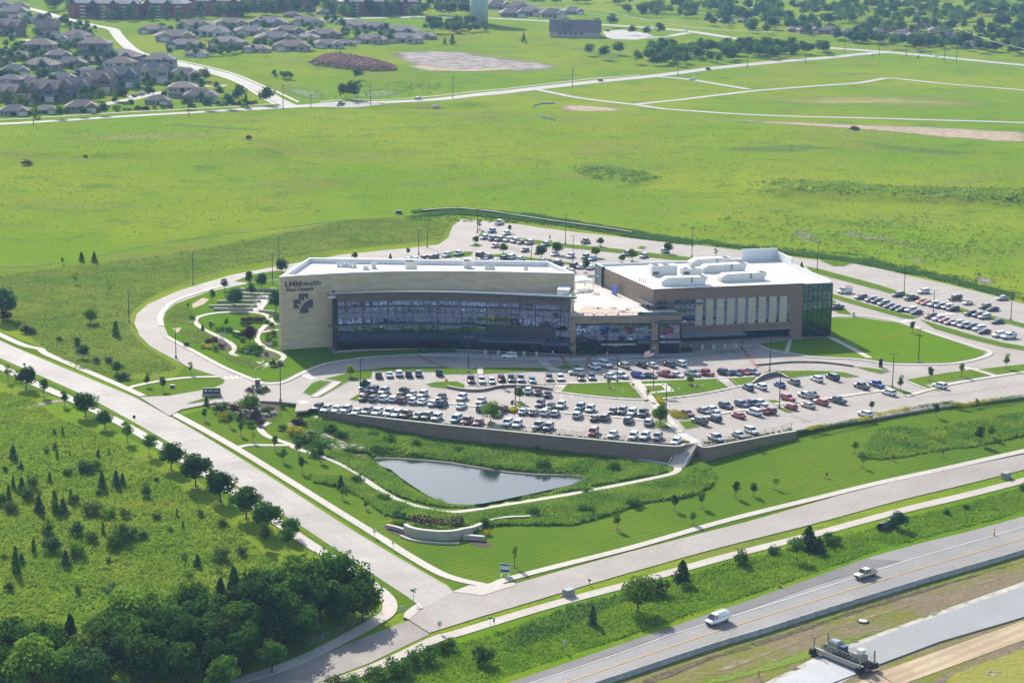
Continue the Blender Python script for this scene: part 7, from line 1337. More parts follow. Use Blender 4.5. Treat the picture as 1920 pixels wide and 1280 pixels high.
apartment((352, 29), (448, 30), 22, 4, 'middle red brick apartment block with gabled bays above the back villas'); apartment((456, 21), (592, 20), 22, 4, 'red brick apartment block set farther back above the back villas'); apartment((640, 30), (786, 27), 22, 4, 'red brick apartment block beside the water tower column')
apartment((80, -2), (150, -3), 22, 4, 'red brick apartment block partly behind trees above the curved street')
# church
q = P(1031, 70); ch = empty('church', q, rad(-3), 'pale walled church with one huge brown gabled roof and a short tower', 'church'); s_ = 94 / scale_at(q) / 44
w = MB().box((22, 10, 2.2), (44, 20, 5.4)); w.add([(44, 0, 4.9), (44, 20, 4.9), (44, 10, 14)], [(0, 1, 2)]); w.add([(0, 0, 4.9), (0, 20, 4.9), (0, 10, 14)], [(2, 1, 0)]); w.build('wall', M_WALLS['beige'], ch)
r = MB(); hip(r, 0, 44, 0, 20, 4.9, 10, .9, True); r.build('roof', M_SHING[0], ch); g = MB(); front_gable(g, 10, 19, 2, 9, 10.2, 4, .3); g.add([(10, 2.0, 9), (19, 2.0, 9), (14.5, 2.0, 13.2)], [(0, 1, 2)]); g.build('dormer', M_SHING[0], ch)
for k in range(5): MB().box((9 + k * 4.6, -.05, 3.4), (3.2, .16, 1.4)).build('window', M_HWIN, ch)
MB().box((23, -2.4, 1.4), (44, 4.8, 2.8)).build('aisle', M_WALLS['tan'], ch); tw = MB().box((41, 17, 8), (4.5, 4.5, 16)).build('tower', M_WALLS['beige'], ch); MB().box((41, 17, 16.3), (5.2, 5.2, .6)).build('cap', M_SHING[0], tw)
ch.scale = (s_, s_, s_)
# water tower
q = P(898, 44); wt = empty('water_tower', q, 0, 'thick pale green steel water tower column beyond the villas', 'water tower'); rr_ = 17 / scale_at(q); M_WT = mat('pale_green_steel', (.34, .44, .42), .5, var=.08, vscale=.2)
MB().cyl((0, 0, -1), rr_, 34, 40).build('column', M_WT, wt, smooth=True); t = MB(); pr_ = [(rr_, 33), (rr_ * 1.5, 36), (rr_ * 2, 41), (rr_ * 2.1, 46), (rr_ * 1.7, 51), (rr_ * .6, 54), (.1, 54.5)]
t.tube([(0, 0, z) for _, z in pr_], [a for a, _ in pr_], 40); t.build('tank', M_WT, wt, smooth=True)
# heap of old brick and small field things
def heap(name, pts, n, h, s0, s1, m, label, cat):
 W = [P(*p) for p in pts]; X, Y, Z = scatter(pts, n); cx, cy = sum(w.x for w in W) / len(W), sum(w.y for w in W) / len(W); mb = MB(); d = np.full(X.shape, 1e9)
 for a, b in zip(W, W[1:] + W[:1]):
  dx, dy = b.x - a.x, b.y - a.y; t = np.clip(((X - a.x) * dx + (Y - a.y) * dy) / (dx * dx + dy * dy), 0, 1); d = np.minimum(d, np.hypot(X - a.x - t * dx, Y - a.y - t * dy))
 for x, y, z, e in zip(X, Y, Z, d):
  s = random.uniform(s0, s1); mb.box((x, y, z + min(h, e * .5) * random.uniform(.6, 1) + s * .2), (s, s * .8, s * .6), random.uniform(0, 3))
 o = mb.build(name, m); return tag(o, label, cat)
heap('rubble_heap', [(578,118),(600,106),(640,103),(690,112),(742,124),(745,133),(700,135),(640,130),(590,124)], 2600, 2.6, .6, 1.6, mat('old_brick_rubble', (.26, .125, .085), .95, col2=(.17, .09, .068), vscale=.6), 'long heap of reddish brick rubble on the slope below the villas', 'rubble heap')
heap('spoil_heap', [(810,200),(817,197),(824,200),(823,204),(812,204)], 60, 1.2, .4, 1.0, mat('pale_rubble', (.36, .33, .30), .95), 'small pale rubble pile in the field below the far road', 'rubble heap')
heap('spoil_heap', [(1590,242),(1600,239),(1615,243),(1605,246)], 80, 1.2, .5, 1.1, M_MULCH, 'small brown spoil heap on the sandy strip of the field', 'spoil heap')
for l_, lab in (([(999,203),(1003,198),(1018,195),(1040,195)], 'upper blue silt fence curve beside the sandy field patch'), ([(1008,215),(1016,220),(1030,224),(1042,227)], 'lower blue silt fence curve below the sandy field patch')):
 W = [P(*p) for p in l_]; tag(MB().wall([(w.x, w.y) for w in W], [w.z for w in W], [w.z + .7 for w in W], .1).build('silt_fence', mat('blue_plastic', (.04, .22, .52), .5) if 'blue_plastic' not in bpy.data.materials else bpy.data.materials['blue_plastic']), lab, 'fence')
# ------------------------------------------------------------------ far trees
TONE = {L_MID: 'mid green', L_DARK: 'dark green', L_OLIVE: 'olive green', L_BLUE: 'blue green'}
def far_trees(poly, n, h0, h1, name, label, group, leafs, kinds=('far',), cuts=()):
 """trees over an area; cuts = ((picture x, phrase), ...) says beside what each stretch of it stands"""
 X, Y, Z = scatter(poly, n)
 for x, y, z in zip(X, Y, Z):
  h = random.uniform(h0, h1); kd = random.choice(kinds); lf = random.choice(leafs); px = project(x, y, z)[0]; size = ('small', 'medium', 'tall')[min(2, int((h - h0) / (h1 - h0) * 3))]
  ph = next((c[1] for c in cuts if px < c[0]), '') or label; lab = '%s %s tree %s' % (size, TONE[lf], ph)
  plant(kd, (x, y, z), h, lf, name, lab, 'tree', group + ' - ' + lab if False else group, random.uniform(.9, 1.3), simple=True)
FL = [L_MID, L_DARK, L_OLIVE, L_BLUE, L_DARK, L_BLUE]
far_trees([(0,40),(60,30),(190,60),(200,110),(270,115),(420,165),(470,192),(400,200),(150,210),(0,218)], 215, 4.5, 10, 'garden_tree', 'in the gardens of the cul de sac rows', 'garden trees in the cul de sac rows', FL, cuts=((90, 'in the gardens at the outer cul de sac end'), (180, 'in the gardens behind the cul de sac'), (270, 'in the gardens amid the house rows'), (360, 'in the gardens beside the curved housing street'), (999, 'on the lawns at the far road junction')))
far_trees([(70,16),(160,36),(230,42),(330,44),(450,34),(600,26),(640,38),(790,33),(880,30),(890,20),(600,10),(300,22),(120,10)], 210, 9, 16, 'far_tree', 'before the red brick apartment blocks', 'trees before the brick apartments', FL, ('far', 'far', 'farcone'), cuts=((150, 'beside the upper curve of the housing street'), (260, 'before the longest brick apartment block'), (350, 'before the second brick apartment block'), (450, 'before the middle brick apartment block'), (600, 'before the set back brick apartment block'), (790, 'before the brick block beside the water tower'), (2000, 'just behind the water tower column')))
far_trees([(255,75),(290,62),(400,50),(620,40),(760,62),(830,85),(650,92),(480,98),(380,112),(300,104)], 85, 5, 9, 'garden_tree', 'between the low villas', 'small trees among the villas', FL, cuts=((380, 'among the villas beside the housing street'), (480, 'among the villas below the middle apartment block'), (600, 'among the villas above the field slope'), (720, 'among the villas above the brick heap'), (999, 'among the villas toward the water tower')))
far_trees([(380,105),(430,100),(470,92),(470,102),(400,112)], 14, 5, 8, 'far_tree', 'on the slope edge below the front villas', 'bushy trees below the front villas', FL, cuts=())
far_trees([(800,48),(860,44),(900,52),(930,56),(900,64),(830,64)], 45, 6, 10, 'far_tree', 'in the grove at the water tower foot', 'grove at the water tower foot', FL, cuts=((860, 'in the water tower grove, villa side'), (999, 'in the water tower grove, church side')))
far_trees([(1100,28),(1280,40),(1420,66),(1500,72),(1660,92),(1940,112),(1940,20),(1600,12),(1300,12)], 240, 8, 13, 'suburb_tree', 'in the wooded suburb', 'trees of the wooded suburb', FL, ('farspread', 'far'), cuts=((1230, 'in the wooded suburb behind the church'), (1330, 'in the wooded suburb between church and belt'), (1430, 'in the wooded suburb above the tree belt'), (1530, 'in the wooded suburb above the belt end'), (1630, 'in the wooded suburb behind the first fenced houses'), (1740, 'in the wooded suburb behind the middle fenced houses'), (1840, 'in the wooded suburb behind the last fenced houses'), (9999, 'in the wooded suburb past the tall double pole')))
def woods(polys, n, k=90, r0=4, r1=7):
 cs_, ns_ = [], []
 for poly, share in polys:
  X, Y, Z = scatter(poly, int(n * share))
  for x, y, z in zip(X, Y, Z):
   u = np.random.normal(size=(k, 3)); u /= np.linalg.norm(u, axis=1, keepdims=True); u[:, 2] = np.abs(u[:, 2]) * .95; r_ = random.uniform(r0, r1)
   cs_.append(np.array([x, y, z + r_ * .5]) + u * [r_, r_, r_ * 1.1] * np.random.uniform(.7, 1.08, (k, 1))); ns_.append(u + np.random.normal(size=(k, 3)) * .4)
 N_ = np.concatenate(ns_); N_ /= np.linalg.norm(N_, axis=1, keepdims=True)
 o = bpy.data.objects.new('distant_woods', quads_mesh('distant_woods', np.concatenate(cs_), N_, 1.25, [leaf_mat('distant_leaf_' + str(n), (.06, .14, .022), (.11, .19, .03))])); link(o); tag(o, kind='stuff'); o.data.materials[0].node_tree.nodes['Noise Texture'].inputs['Scale'].default_value = .06
woods([([(1000,10),(1300,14),(1600,20),(2000,30),(2100,-60),(1500,-70),(900,-60)], .72), ([(1180,26),(1330,40),(1480,55),(1640,70),(1800,86),(1960,98),(1960,20),(1600,14),(1200,10)], .10)], 1150)
woods([([(-150,10),(60,3),(400,2),(700,2),(1000,10),(900,-60),(400,-70),(-150,-60)], 1.0)], 420, 90, 4, 7)
far_trees([(1205,108),(1230,96),(1300,94),(1420,92),(1545,95),(1550,104),(1500,112),(1400,118),(1280,126),(1210,124)], 120, 7, 12, 'belt_tree', 'in the tree belt along the far road', 'tree belt along the far road', [L_DARK, L_MID, L_DARK], ('farspread', 'far'), cuts=((1280, 'at the church end of the far road belt'), (1360, 'in the first half of the far road belt'), (1450, 'in the second half of the far road belt'), (9999, 'at the crossroads end of the far road belt')))
far_trees([(1545,78),(1600,82),(1760,92),(1940,108),(1940,100),(1760,84),(1600,74)], 70, 6, 10, 'belt_tree', 'before the fenced houses on the far highway', 'trees before the fenced houses', FL, ('far',), cuts=((1640, 'before the first fenced houses'), (1780, 'before the middle fenced houses'), (9999, 'before the last fenced houses')))
for px, by, ty, kd, lab in ((817,63,35,'farspread','broad round tree between the villas and the water tower'),(797,58,44,'far','narrow dark tree beside the broad round tree near the water tower'),(982,80,63,'farcone','lone dark pyramid shaped tree in the mown field beside the church'),(848,84,65,'farcone','pointed evergreen on the field bank below the water tower, taller of a pair'),(834,84,71,'farcone','pointed evergreen on the field bank below the water tower, smaller of a pair'),
  (1157,103,78,'farspread','broad tree with a round crown in the meadow beyond the church'),(1132,112,86,'far','slim tree group on the slope below the church meadow'),(1105,105,82,'far','pale tree on the slope just below the church'),(1193,120,94,'far','small tree between the round crown and the dark belt'),
  (500,197,163,'far','dark street tree at the corner of the housing street and far road'),(663,187,152,'far','tall dark tree of the pair beside the far road bank'),(645,185,157,'far','shorter dark tree of the pair beside the far road bank'),(671,150,128,'far','pale lone tree below the brick heap'),
  (112,223,198,'far','street tree before the far road hedge, first of three evenly spaced'),(154,220,198,'far','street tree before the far road hedge, second of three evenly spaced'),(194,217,193,'far','street tree before the far road hedge, third of three evenly spaced'),(390,207,180,'far','street tree before the tan ranch houses on the far road'),(427,205,176,'far','larger street tree before the tan ranch houses on the far road'),(461,203,178,'farcone','slender dark cypress shaped tree on the far road verge'),(350,205,180,'far','round street tree beside the ranch house with the small lawn'),
  (68,222,200,'farcone','slim dark conifer at the far road pole'),(1212,68,50,'far','roadside tree on the church lawn beside the car park'),(1185,66,48,'far','lawn tree in the church car park'),(1235,66,42,'far','roadside tree between the church and far highway'),(1148,52,26,'far','tall tree behind the church tower'),(1380,104,96,'far','pale field tree by the tree belt')):
 q = P(px, by); plant(kd, q, th(px, by, ty, q), random.choice((L_MID, L_DARK, L_BLUE)), 'far_tree', lab, 'tree', None, 1.25, simple=True)
far_trees([(500,142),(520,139),(545,141),(545,150),(505,151)], 9, 3, 5.5, 'field_shrub', 'in the thicket on the slope below the brick heap', 'thicket below the brick heap', [L_DARK, L_MID])
X, Y, Z = scatter([(0,219),(200,211),(350,203),(480,197),(480,194),(300,202),(0,213)], 70)
for x, y, z in zip(X, Y, Z): plant('shrub', (x, y, z), random.uniform(1.6, 2.8), random.choice((L_MID, L_DARK, L_OLIVE, L_PURPLE)), 'hedge_shrub', 'clipped shrub in the hedge along the far road', 'shrub', 'shrubs hedging the far road', 1.3)
# ------------------------------------------------------------------ utility poles and wires
M_POLE = mat('weathered_pole_wood', (.15, .115, .09), .9); M_WIRE = mat('aluminium_wire', (.42, .42, .41), .6, .2)
poles = [(63,235,188),(354,219,183),(531,207,160),(583,203,178),(695,197,163),(849,185,143),(1073,163,127),(1271,142,97),(1401,128,77),(1510,118,83),(1648,107,60),(1699,107,84),(1770,115,74),(1793,118,56),(1584,101,70),(1113,50,33),(1012,38,22)]
tops = {}
for k, (px, by, ty) in enumerate(poles):
 q = P(px, by); h = th(px, by, ty, q); e_ = empty('utility_pole', q, rad(35), 'wooden utility pole, %s along the far road counting from the cul de sac houses' % ordinal(k + 1), 'utility pole', 'utility poles along the far road'); tops[px] = q + Vector((0, 0, h))
 MB().cyl((0, 0, -.3), .26, h + .3, 8, 0, .16).build('pole', M_POLE, e_); MB().box((0, 0, h - .8), (2.6, .16, .2)).build('crossarm', M_POLE, e_)
 for s in (-1, 0, 1): MB().cyl((s * 1.1, 0, h - .7), .07, .3, 6).build('insulator', M_WHITEMETAL, e_)
def wire(a, b, sag, r, lab, n=14):
 pts = [a.lerp(b, t / n) - Vector((0, 0, sag * 4 * (t / n) * (1 - t / n))) for t in range(n + 1)]; tag(MB().tube(pts, r, 4).build('power_line', M_WIRE), lab, 'power line', 'power lines at the far highway')
wa = Pz(560, -5, 45); wb = P(1010, 10, 26); wc = P(1120, 8, 24); wd = tops[1510] + Vector((0, 0, 2)); we = tops[1793];
wire(P(830, 4, 16), P(1120, 16, 20), 2, .075, 'upper pale power line crossing beyond the water tower'); wire(P(1120, 16, 20), P(1450, 60, 18), 5, .075, 'pale power line sagging past the church toward the wooded suburb'); wire(P(1000, 8, 24), P(1280, 38, 22), 3, .06, 'second pale power line above the church roof'); wire(P(1280, 38, 22), tops[1584], 5, .06, 'power line sagging from the church to the crossroads pole'); wire(tops[1793], P(2000, 100, 22), 4, .06, 'pale power line running from the tall double pole out of frame'); wire(tops[1648], tops[1793], 3, .06, 'thin power line between the two tall crossroads poles')
# ------------------------------------------------------------------ walls, fences, stairs
M_BLOCK = course_mat('grey_brown_block', (.25, .185, .135), (.19, .145, .11), (.14, .11, .085), 1.0, .34, .03); M_LIME = course_mat('limestone_block', (.46, .41, .33), (.40, .355, .285), (.20, .17, .13), 1.6, .42, .035)
M_FENCE = mat('black_steel', (.02, .02, .022), .5, .4); M_LIMECAP = mat('limestone_cap', (.50, .46, .39), .9, var=.2, vscale=1)
def retaining(name, pts, top, drop, th_, m, label, cap=M_LIMECAP, plateau=True, south=1.6):
 W = smooth_line([(PP if plateau else P)(*p) for p in pts], 4); e_ = empty(name, W[0], 0, label, 'wall'); o = W[0]
 f = HP if plateau else HG; off = offset_line(W, -south)
 xy = [(w.x - o.x, w.y - o.y) for w in W]; z1 = [(f(w.x, w.y) + (top(i / (len(W) - 1)) if callable(top) else top)) - o.z for i, w in enumerate(W)]; z0 = [min(HG(p.x, p.y), f(w.x, w.y)) - drop - o.z for p, w in zip(off, W)]
 MB().wall(xy, z0, z1, th_).build('wall', m, e_); MB().wall(xy, z1, [z + .14 for z in z1], th_ + .12).build('coping', cap, e_); return e_
retaining('retaining_wall', [(598,772),(650,778),(740,788.5),(840,799.5),(950,810.5),(1060,821.5),(1170,831.5),(1264,839),(1283,835)], .35, .6, .6, M_BLOCK, 'long brown block retaining wall between the parking lot and the pond path')
retaining('retaining_wall', [(1308,836),(1322,841),(1350,836.5),(1400,827),(1450,817.5),(1492,810.5)], .35, .5, .6, M_BLOCK, 'shorter block retaining wall beyond the wide stairs')
retaining('terrace_wall', [(838,728),(872,734),(905,734),(940,727),(985,727),(1036,732)], .75, .3, .4, M_BLOCK, 'low brown terrace wall below the upper parking row, beside the short stairs', south=.3)
retaining('terrace_wall', [(1411,719),(1425,713),(1440,708),(1458,705),(1478,710)], lambda t: .4 + 1.0 * math.sin(t * 3.14), .3, .4, M_BLOCK, 'humped brown terrace wall at the far end of the flagpole lawn', south=.3)
retaining('terrace_wall', [(1416,686),(1440,684),(1470,681),(1501,680),(1540,681),(1570,684),(1600,688)], .55, .3, .4, M_BLOCK, 'long thin curved wall between the drive and the upper lane', south=.3)
retaining('back_wall', [(792,398),(850,394),(905,398),(1000,412),(1100,426),(1185,439)], .9, .4, .6, mat('dark_block', (.085, .07, .062), .9, var=.3, vscale=2), 'dark retaining wall on the bank behind the far parking lane', plateau=False, south=.5)
retaining('limestone_wall', [(760,999),(766,1004),(780,1008),(800,1011),(829,1013),(855,1011),(873,1006),(890,998),(905,987)], lambda t: 2.1 - 1.2 * max(0, t - .72) / .28, .3, .9, M_LIME, 'tall curved limestone wall at the street corner lawn', plateau=False, south=.2)
retaining('limestone_wall', [(725,990),(740,993),(760,999)], .8, .3, .7, M_LIME, 'low limestone wing wall beside the yellow shrubs, joined to the tall curved wall', plateau=False, south=.2)
retaining('limestone_wall', [(868,1011),(888,1012),(908,1014)], 1.0, .3, .8, M_LIME, 'low straight limestone wing wall beside the clipped round shrubs', plateau=False, south=.2)
retaining('limestone_wall', [(914,981),(935,977),(960,974),(990,973),(1013,968)], .7, .3, .7, M_LIME, 'low limestone wall trailing into the tall wetland grass', plateau=False, south=.2)
retaining('limestone_edging', [(751,1006),(773,1014),(802,1018),(830,1020),(861,1020)], .28, .2, .5, M_LIMECAP, 'ankle high limestone edging at the foot of the curved limestone wall', plateau=False, south=.2)
def fence(name, pts, h, label, plateau=True, gap=2.6, m=M_FENCE, cat='fence', lift=.12):
 W = [(PP if plateau else P)(*p) for p in pts]; f = HP if plateau else HG; R = [W[0]]
 for a, b in zip(W[:-1], W[1:]):
  k = max(1, int((b - a).length / gap)); R += [a.lerp(b, q / k) for q in range(1, k + 1)]
 R = [Vector((r.x, r.y, f(r.x, r.y) + lift)) for r in R]; e_ = empty(name, R[0], 0, label, cat); R = [r - R[0] for r in R]; pm = MB().box((0, 0, h / 2), (.09, .09, h)).mesh('post', m)
 for r in R: o = bpy.data.objects.new('post', pm); link(o, e_); o.location = r
 for z in (h - .04, h * .55, .15): MB().tube([r + Vector((0, 0, z)) for r in R], .035, 4).build('rail', m, e_)
 return e_
fence('railing', [(950,807),(1060,818),(1170,828),(1262,833)], 1.2, 'black steel railing on the long retaining wall toward the stairs', lift=.4)
fence('railing', [(1316,834),(1350,831),(1400,822.5),(1450,813),(1484,804)], 1.2, 'black steel railing on the short wall beyond the stairs', lift=.4)
fence('railing', [(895,727),(940,722),(985,723),(1040,726)], 1.1, 'black steel railing on the low terrace wall'); fence('railing', [(1413,716),(1432,706),(1458,702),(1478,707)], 1.1, 'black steel railing on the humped terrace wall'); fence('railing', [(950,466),(973,472)], 1.2, 'short black fence panel in the back parking lot')
fence('bridge_railing', [(486,791),(512,777)], 1.1, 'dark footbridge railing on the rain garden side', False, 1.6); fence('bridge_railing', [(506,794),(528,781)], 1.1, 'dark footbridge railing on the pond side', False, 1.6)
fence('railing', [(648,1177),(680,1164),(716,1149)], 1.1, 'pale culvert railing just beside the street corner, below the wood', False, 2.0, M_STEEL); fence('railing', [(572,1212),(605,1199),(643,1184)], 1.1, 'pale culvert railing farther from the street corner, below the wood', False, 2.0, M_STEEL)
def stairs(a, b, width, n, label, za=None, zb=None, rails=True):
 A, B = P(*a), P(*b); A.z = HP(A.x, A.y) + .15 if za is None else za; B.z = HG(B.x, B.y) + .1 if zb is None else zb
 d = B - A; run = math.hypot(d.x, d.y); ang = math.atan2(d.y, d.x); e_ = empty('stairway', A, ang, label, 'stairs'); mb = MB(); dz = d.z / n; st = run / n
 for k in range(n): mb.box((st * (k + .5), 0, dz * (k + .5) - .4), (st * .98, width, .8 + abs(dz)))
 mb.build('step', M_WALK, e_)
 for s in (-1, 1):
  MB().tube([(0, s * width / 2, .95), (run, s * width / 2, d.z + .95)], .04, 6).build('handrail', M_STEEL, e_)
  for q in (.05, .5, .95): MB().cyl((run * q, s * width / 2, d.z * q - .1), .035, 1.05, 6).build('baluster', M_STEEL, e_)
stairs((1295,833), (1268,876), 4.0, 22, 'wide concrete stairs down from the parking lot to the pond path'); stairs((1054,722), (1043,737), 3.6, 7, 'short concrete stairs through the low terrace wall', zb=.1); stairs((1354,710), (1374,729), 3.2, 7, 'concrete stairs at the end of the flagpole lawn', zb=.1)
stairs((503,556), (479,586), 3.6, 16, 'stepped walk climbing the terraced garden beside the emblem wall', za=HP(*P(503,556).xy) + .5, zb=HP(*P(479,586).xy) + .35); stairs((502,681), (499,688), 2.2, 6, 'garden steps down to the loop road sidewalk', zb=.4); stairs((496,692), (484,700), 2.0, 6, 'small railed steps at the loop road sidewalk', zb=.35); stairs((1577,644), (1603,659), 2.2, 14, 'railed steps on the lawn below the green glass end', zb=.3)
# ------------------------------------------------------------------ pond
M_WATER = mat('pond_water', (.020, .030, .032), .04, spec=.28, bump=.05, bscale=1.6)
POND = [(700,866),(707,861),(740,861),(790,864.5),(840,869),(907,880),(950,887),(1000,891),(1040,892),(1073,893),(1092,896),(1103,900),(1095,904),(1073,908),(1020,920),(973,930),(940,937),(907,943),(873,947),(845,944),(823,940),(800,927),(773,910),(750,894),(733,880),(712,872)]
W = [Pz(p[0], p[1], -4.85) for p in POND]; sheet('pond_water', [(w.x, w.y) for w in W], 0, M_WATER, px=False, flat=-4.85, step=8)
W = [Pz(*p, -4.85) for p in ((700,861),(707,859.5),(740,859.5),(790,863),(840,867.5),(907,878.5),(950,885.5),(1000,889.5),(1040,890.5),(1073,891),(1092,894),(1103,899))]
tag(MB().wall([(w.x, w.y) for w in W], -5.6, -4.62, .6).build('stone_bank', M_LIME), 'pale stone edging along the far shore of the pond', 'stone edging')
# boulders
rs_ = random.Random(5); bms = []
for k in range(4):
 bm = bmesh.new(); bmesh.ops.create_icosphere(bm, subdivisions=2, radius=1)
 for v in bm.verts: v.co *= 1 + rs_.uniform(-.22, .22); v.co.z *= .65
 me = bpy.data.meshes.new('boulder'); bm.to_mesh(me); bm.free(); me.materials.append(mat('boulder_stone', (.34, .29, .23), .95, var=.35, vscale=1.2, rnd=.25) if k == 0 else bms[0].materials[0]); bms.append(me)
def boulders(poly, n, s0, s1, label, group):
 X, Y, Z = scatter(poly, n)
 for x, y, z in zip(X, Y, Z):
  o = bpy.data.objects.new('boulder', random.choice(bms)); link(o); s = random.uniform(s0, s1); o.location = (x, y, z + s * .2); o.scale = (s * 1.3, s, s); o.rotation_euler = (0, 0, random.uniform(0, 6)); tag(o, label, 'boulder', group)
boulders([(545,800),(600,815),(660,838),(690,848),(670,860),(640,848),(590,830),(550,815)], 46, .5, 1.3, 'limestone boulder in the stony stream running down to the pond', 'stream boulders'); boulders([(400,757),(450,752),(490,760),(520,775),(500,788),(470,785),(430,775)], 40, .4, 1.1, 'limestone boulder in the rain garden beside the entrance', 'rain garden boulders'); boulders([(1186,884),(1200,884),(1200,889),(1188,889)], 3, .5, .8, 'pale boulder among the reeds at the far pond tip', 'boulders at the pond tip'); boulders([(1850,1255),(1880,1262),(1870,1272),(1845,1266)], 14, .2, .4, 'pale riprap stone in the embankment grass by the haul road', 'riprap stones')
sheet('rain_garden_mulch', [(395,755),(440,751),(492,754),(525,762),(520,778),(492,790),(470,788),(425,775),(400,765)], .08, M_MULCH, step=2); sheet('stream_mulch', [(530,795),(600,812),(690,846),(680,862),(620,848),(560,828)], .06, M_MULCH, step=2)
trees('shrub', [(468,778,738,L_WILLOW,'round',1.2),(455,765,750),(440,772,756,L_PURPLE),(420,768,752),(408,774,757,L_DARK),(430,782,768,L_BRIGHT),(418,787,770,L_GOLD),(480,782,765,L_GREY),(500,775,760,L_DARK),(510,770,762,L_DARK),(530,766,756,L_DARK),(448,788,775),(470,800,786),(488,799,785,L_PURPLE)], L_MID, 'garden_shrub', 'rain garden shrub by the entrance drive, %s in the planting list along the curve', 'shrub', 'rain garden shrubs', 1.2)
trees('shrub', [(552,816,796,L_GOLD),(582,830,806,L_OLIVE),(560,800,782,L_PURPLE),(600,840,818),(620,812,795,L_DARK),(560,828,812),(655,850,836,L_DARK),(640,822,806),(530,806,794),(700,818,805),(730,826,812),(780,836,822),(860,846,834),(1020,876,858),(1150,880,862),(930,880,866),(590,855,838),(670,905,888),(720,938,922),(1100,925,912),(1000,968,950,L_DARK),(1100,960,940),(1190,948,928),(1010,845,834,L_OLIVE)], L_MID, 'bank_shrub', 'leafy shrub in the tall grass of the pond banks, %s counted downstream', 'shrub', 'shrubs on the pond banks', 1.5)
bed([(766,986),(800,994),(870,990),(868,980),(820,984),(775,976)], 900, 1.3, mat('barberry_leaf', (.10, .022, .030), .7, rnd=.2), 'barberry_hedge', 'dark red barberry hedge behind the top of the curved limestone wall', 'hedge', .22, False, .7)
trees('shrub', [(735,986,973,L_GOLD),(745,988,972,L_BRIGHT),(754,990,976),(728,984,976,L_GOLD),(889,995,985),(898,999,988,L_YEL),(903,1008,997),(914,1003,991,L_GOLD),(888,1001,993),(893,992,983,L_MID),(746,976,955,L_BLUE),(907,988,970,L_DARK)], L_MID, 'clipped_shrub', 'rounded shrub around the curved limestone wall, %s counted from its street end', 'shrub', 'shrubs around the limestone wall', 1.2)
sheet('wall_bed_mulch', [(718,988),(735,984),(760,998),(775,1012),(750,1006),(728,998)], .09, M_MULCH, step=1.5); sheet('wall_bed_mulch', [(872,1010),(910,1014),(922,1024),(900,1026),(880,1020)], .09, M_MULCH, step=1.5)
# ------------------------------------------------------------------ garden beside the emblem wall
gk = dict(plateau=True, skirt=.12)
for l_, w_ in (([(352,604),(364,606),(368,598),(385,592),(410,588),(440,586.5),(470,587),(492,590),(503,595),(508,602),(522,610)], 1.9), ([(366,606),(378,617),(400,628),(420,638),(436,648),(440,657),(434,664),(450,672),(470,679),(490,683)], 1.6), ([(500,610),(488,622),(482,634),(486,645),(500,655),(520,662),(532,670),(526,678),(510,682),(496,686)], 1.6), ([(440,622),(455,626),(475,626),(490,624)], 1.2), ([(484,626),(505,622),(522,620)], 1.4)):
 strip('garden_path', l_, w_, .38, M_WALK, **gk)
for l_ in ([(398,640),(412,632),(430,640),(434,652),(425,660),(405,656)], [(478,620),(500,614),(515,617),(505,624),(486,625)], [(480,664),(505,660),(522,668),(510,674),(485,673)], [(520,676),(530,674),(532,688),(515,690)], [(492,640),(510,636),(512,652),(500,652)]): sheet('garden_bed_mulch', l_, .33, M_MULCH, plateau=True, step=2)
sheet('garden_gravel', [(360,572),(380,560),(392,563),(382,572),(362,580)], .34, M_GRAVEL, plateau=True, step=2); sheet('garden_gravel', [(324,617),(340,616),(336,624),(330,626)], .34, M_GRAVEL, plateau=True, step=2)
for k, (a, b) in enumerate((((401,583),(474,584)), ((392,577.5),(434,577)), ((436,576),(482,577)), ((407,569),(489,568)), ((449,561),(500,562)), ((444,553),(509,556)), ((440,546),(518,546)), ((486,586),(517,589)))):
 retaining('seat_wall', [a, ((a[0] + b[0]) / 2, (a[1] + b[1]) / 2 + .3), b], .95, .1, .55, M_LIME, 'pale stone seat wall in the garden amphitheatre, %s row counted uphill' % ordinal(k + 1), south=.1)
GS = [(460,606,594,L_PURPLE),(470,605,594,L_PURPLE),(482,606,595,L_PURPLE),(492,604,594,L_PURPLE),(455,612,603,L_BLUE),(465,613,604,L_PURPLE),(500,608,599),(510,614,606,L_MID),(390,646,636,L_PURPLE),(402,643,632,L_PURPLE),(415,655,645,L_PURPLE),(380,654,645,L_GOLD),(392,655,646,L_GOLD),(408,622,613,L_BRIGHT),(418,624,612,L_MID),(430,624,613,L_DARK),(440,632,622),(450,634,622),(455,642,632,L_BRIGHT),(448,660,650,L_YEL),(458,662,650,L_BRIGHT),(475,656,643,L_BRIGHT),(488,660,648,L_DARK),(470,664,652,L_DARK),(482,668,658,L_DARK),(502,634,624),(512,632,620),(505,642,632),(515,648,638,L_BRIGHT),(512,688,675,L_DARK),(525,686,676,L_DARK),(520,605,593,L_MID),(404,660,650,L_MID),(360,600,590),(398,612,606,L_GREY),(500,668,660,L_GREY),(350,650,642,L_PURPLE)]
trees('shrub', GS, L_MID, 'garden_shrub', 'planted shrub in the healing garden, %s along its winding paths', 'shrub', 'healing garden shrubs', 1.25, False, True, .28)
def bench(px, py, ang, label):
 q = PP(px, py); q.z += .4; e_ = empty('garden_bench', q, ang, label, 'bench'); MB().box((0, 0, .42), (1.8, .5, .08)).build('seat', M_LIMECAP, e_); MB().box((0, .22, .75), (1.8, .07, .5)).build('backrest', M_LIMECAP, e_)
 for s in (-1, 1): MB().box((s * .7, 0, .2), (.15, .45, .4)).build('leg', M_LIME, e_)
bench(464,665,.3,'pale garden bench below the purple tree of the healing garden'); bench(505,650,-.4,'pale garden bench beside the path at the emblem wall'); bench(418,632,.1,'pale garden bench at the round mulch bed with the frame sculpture')
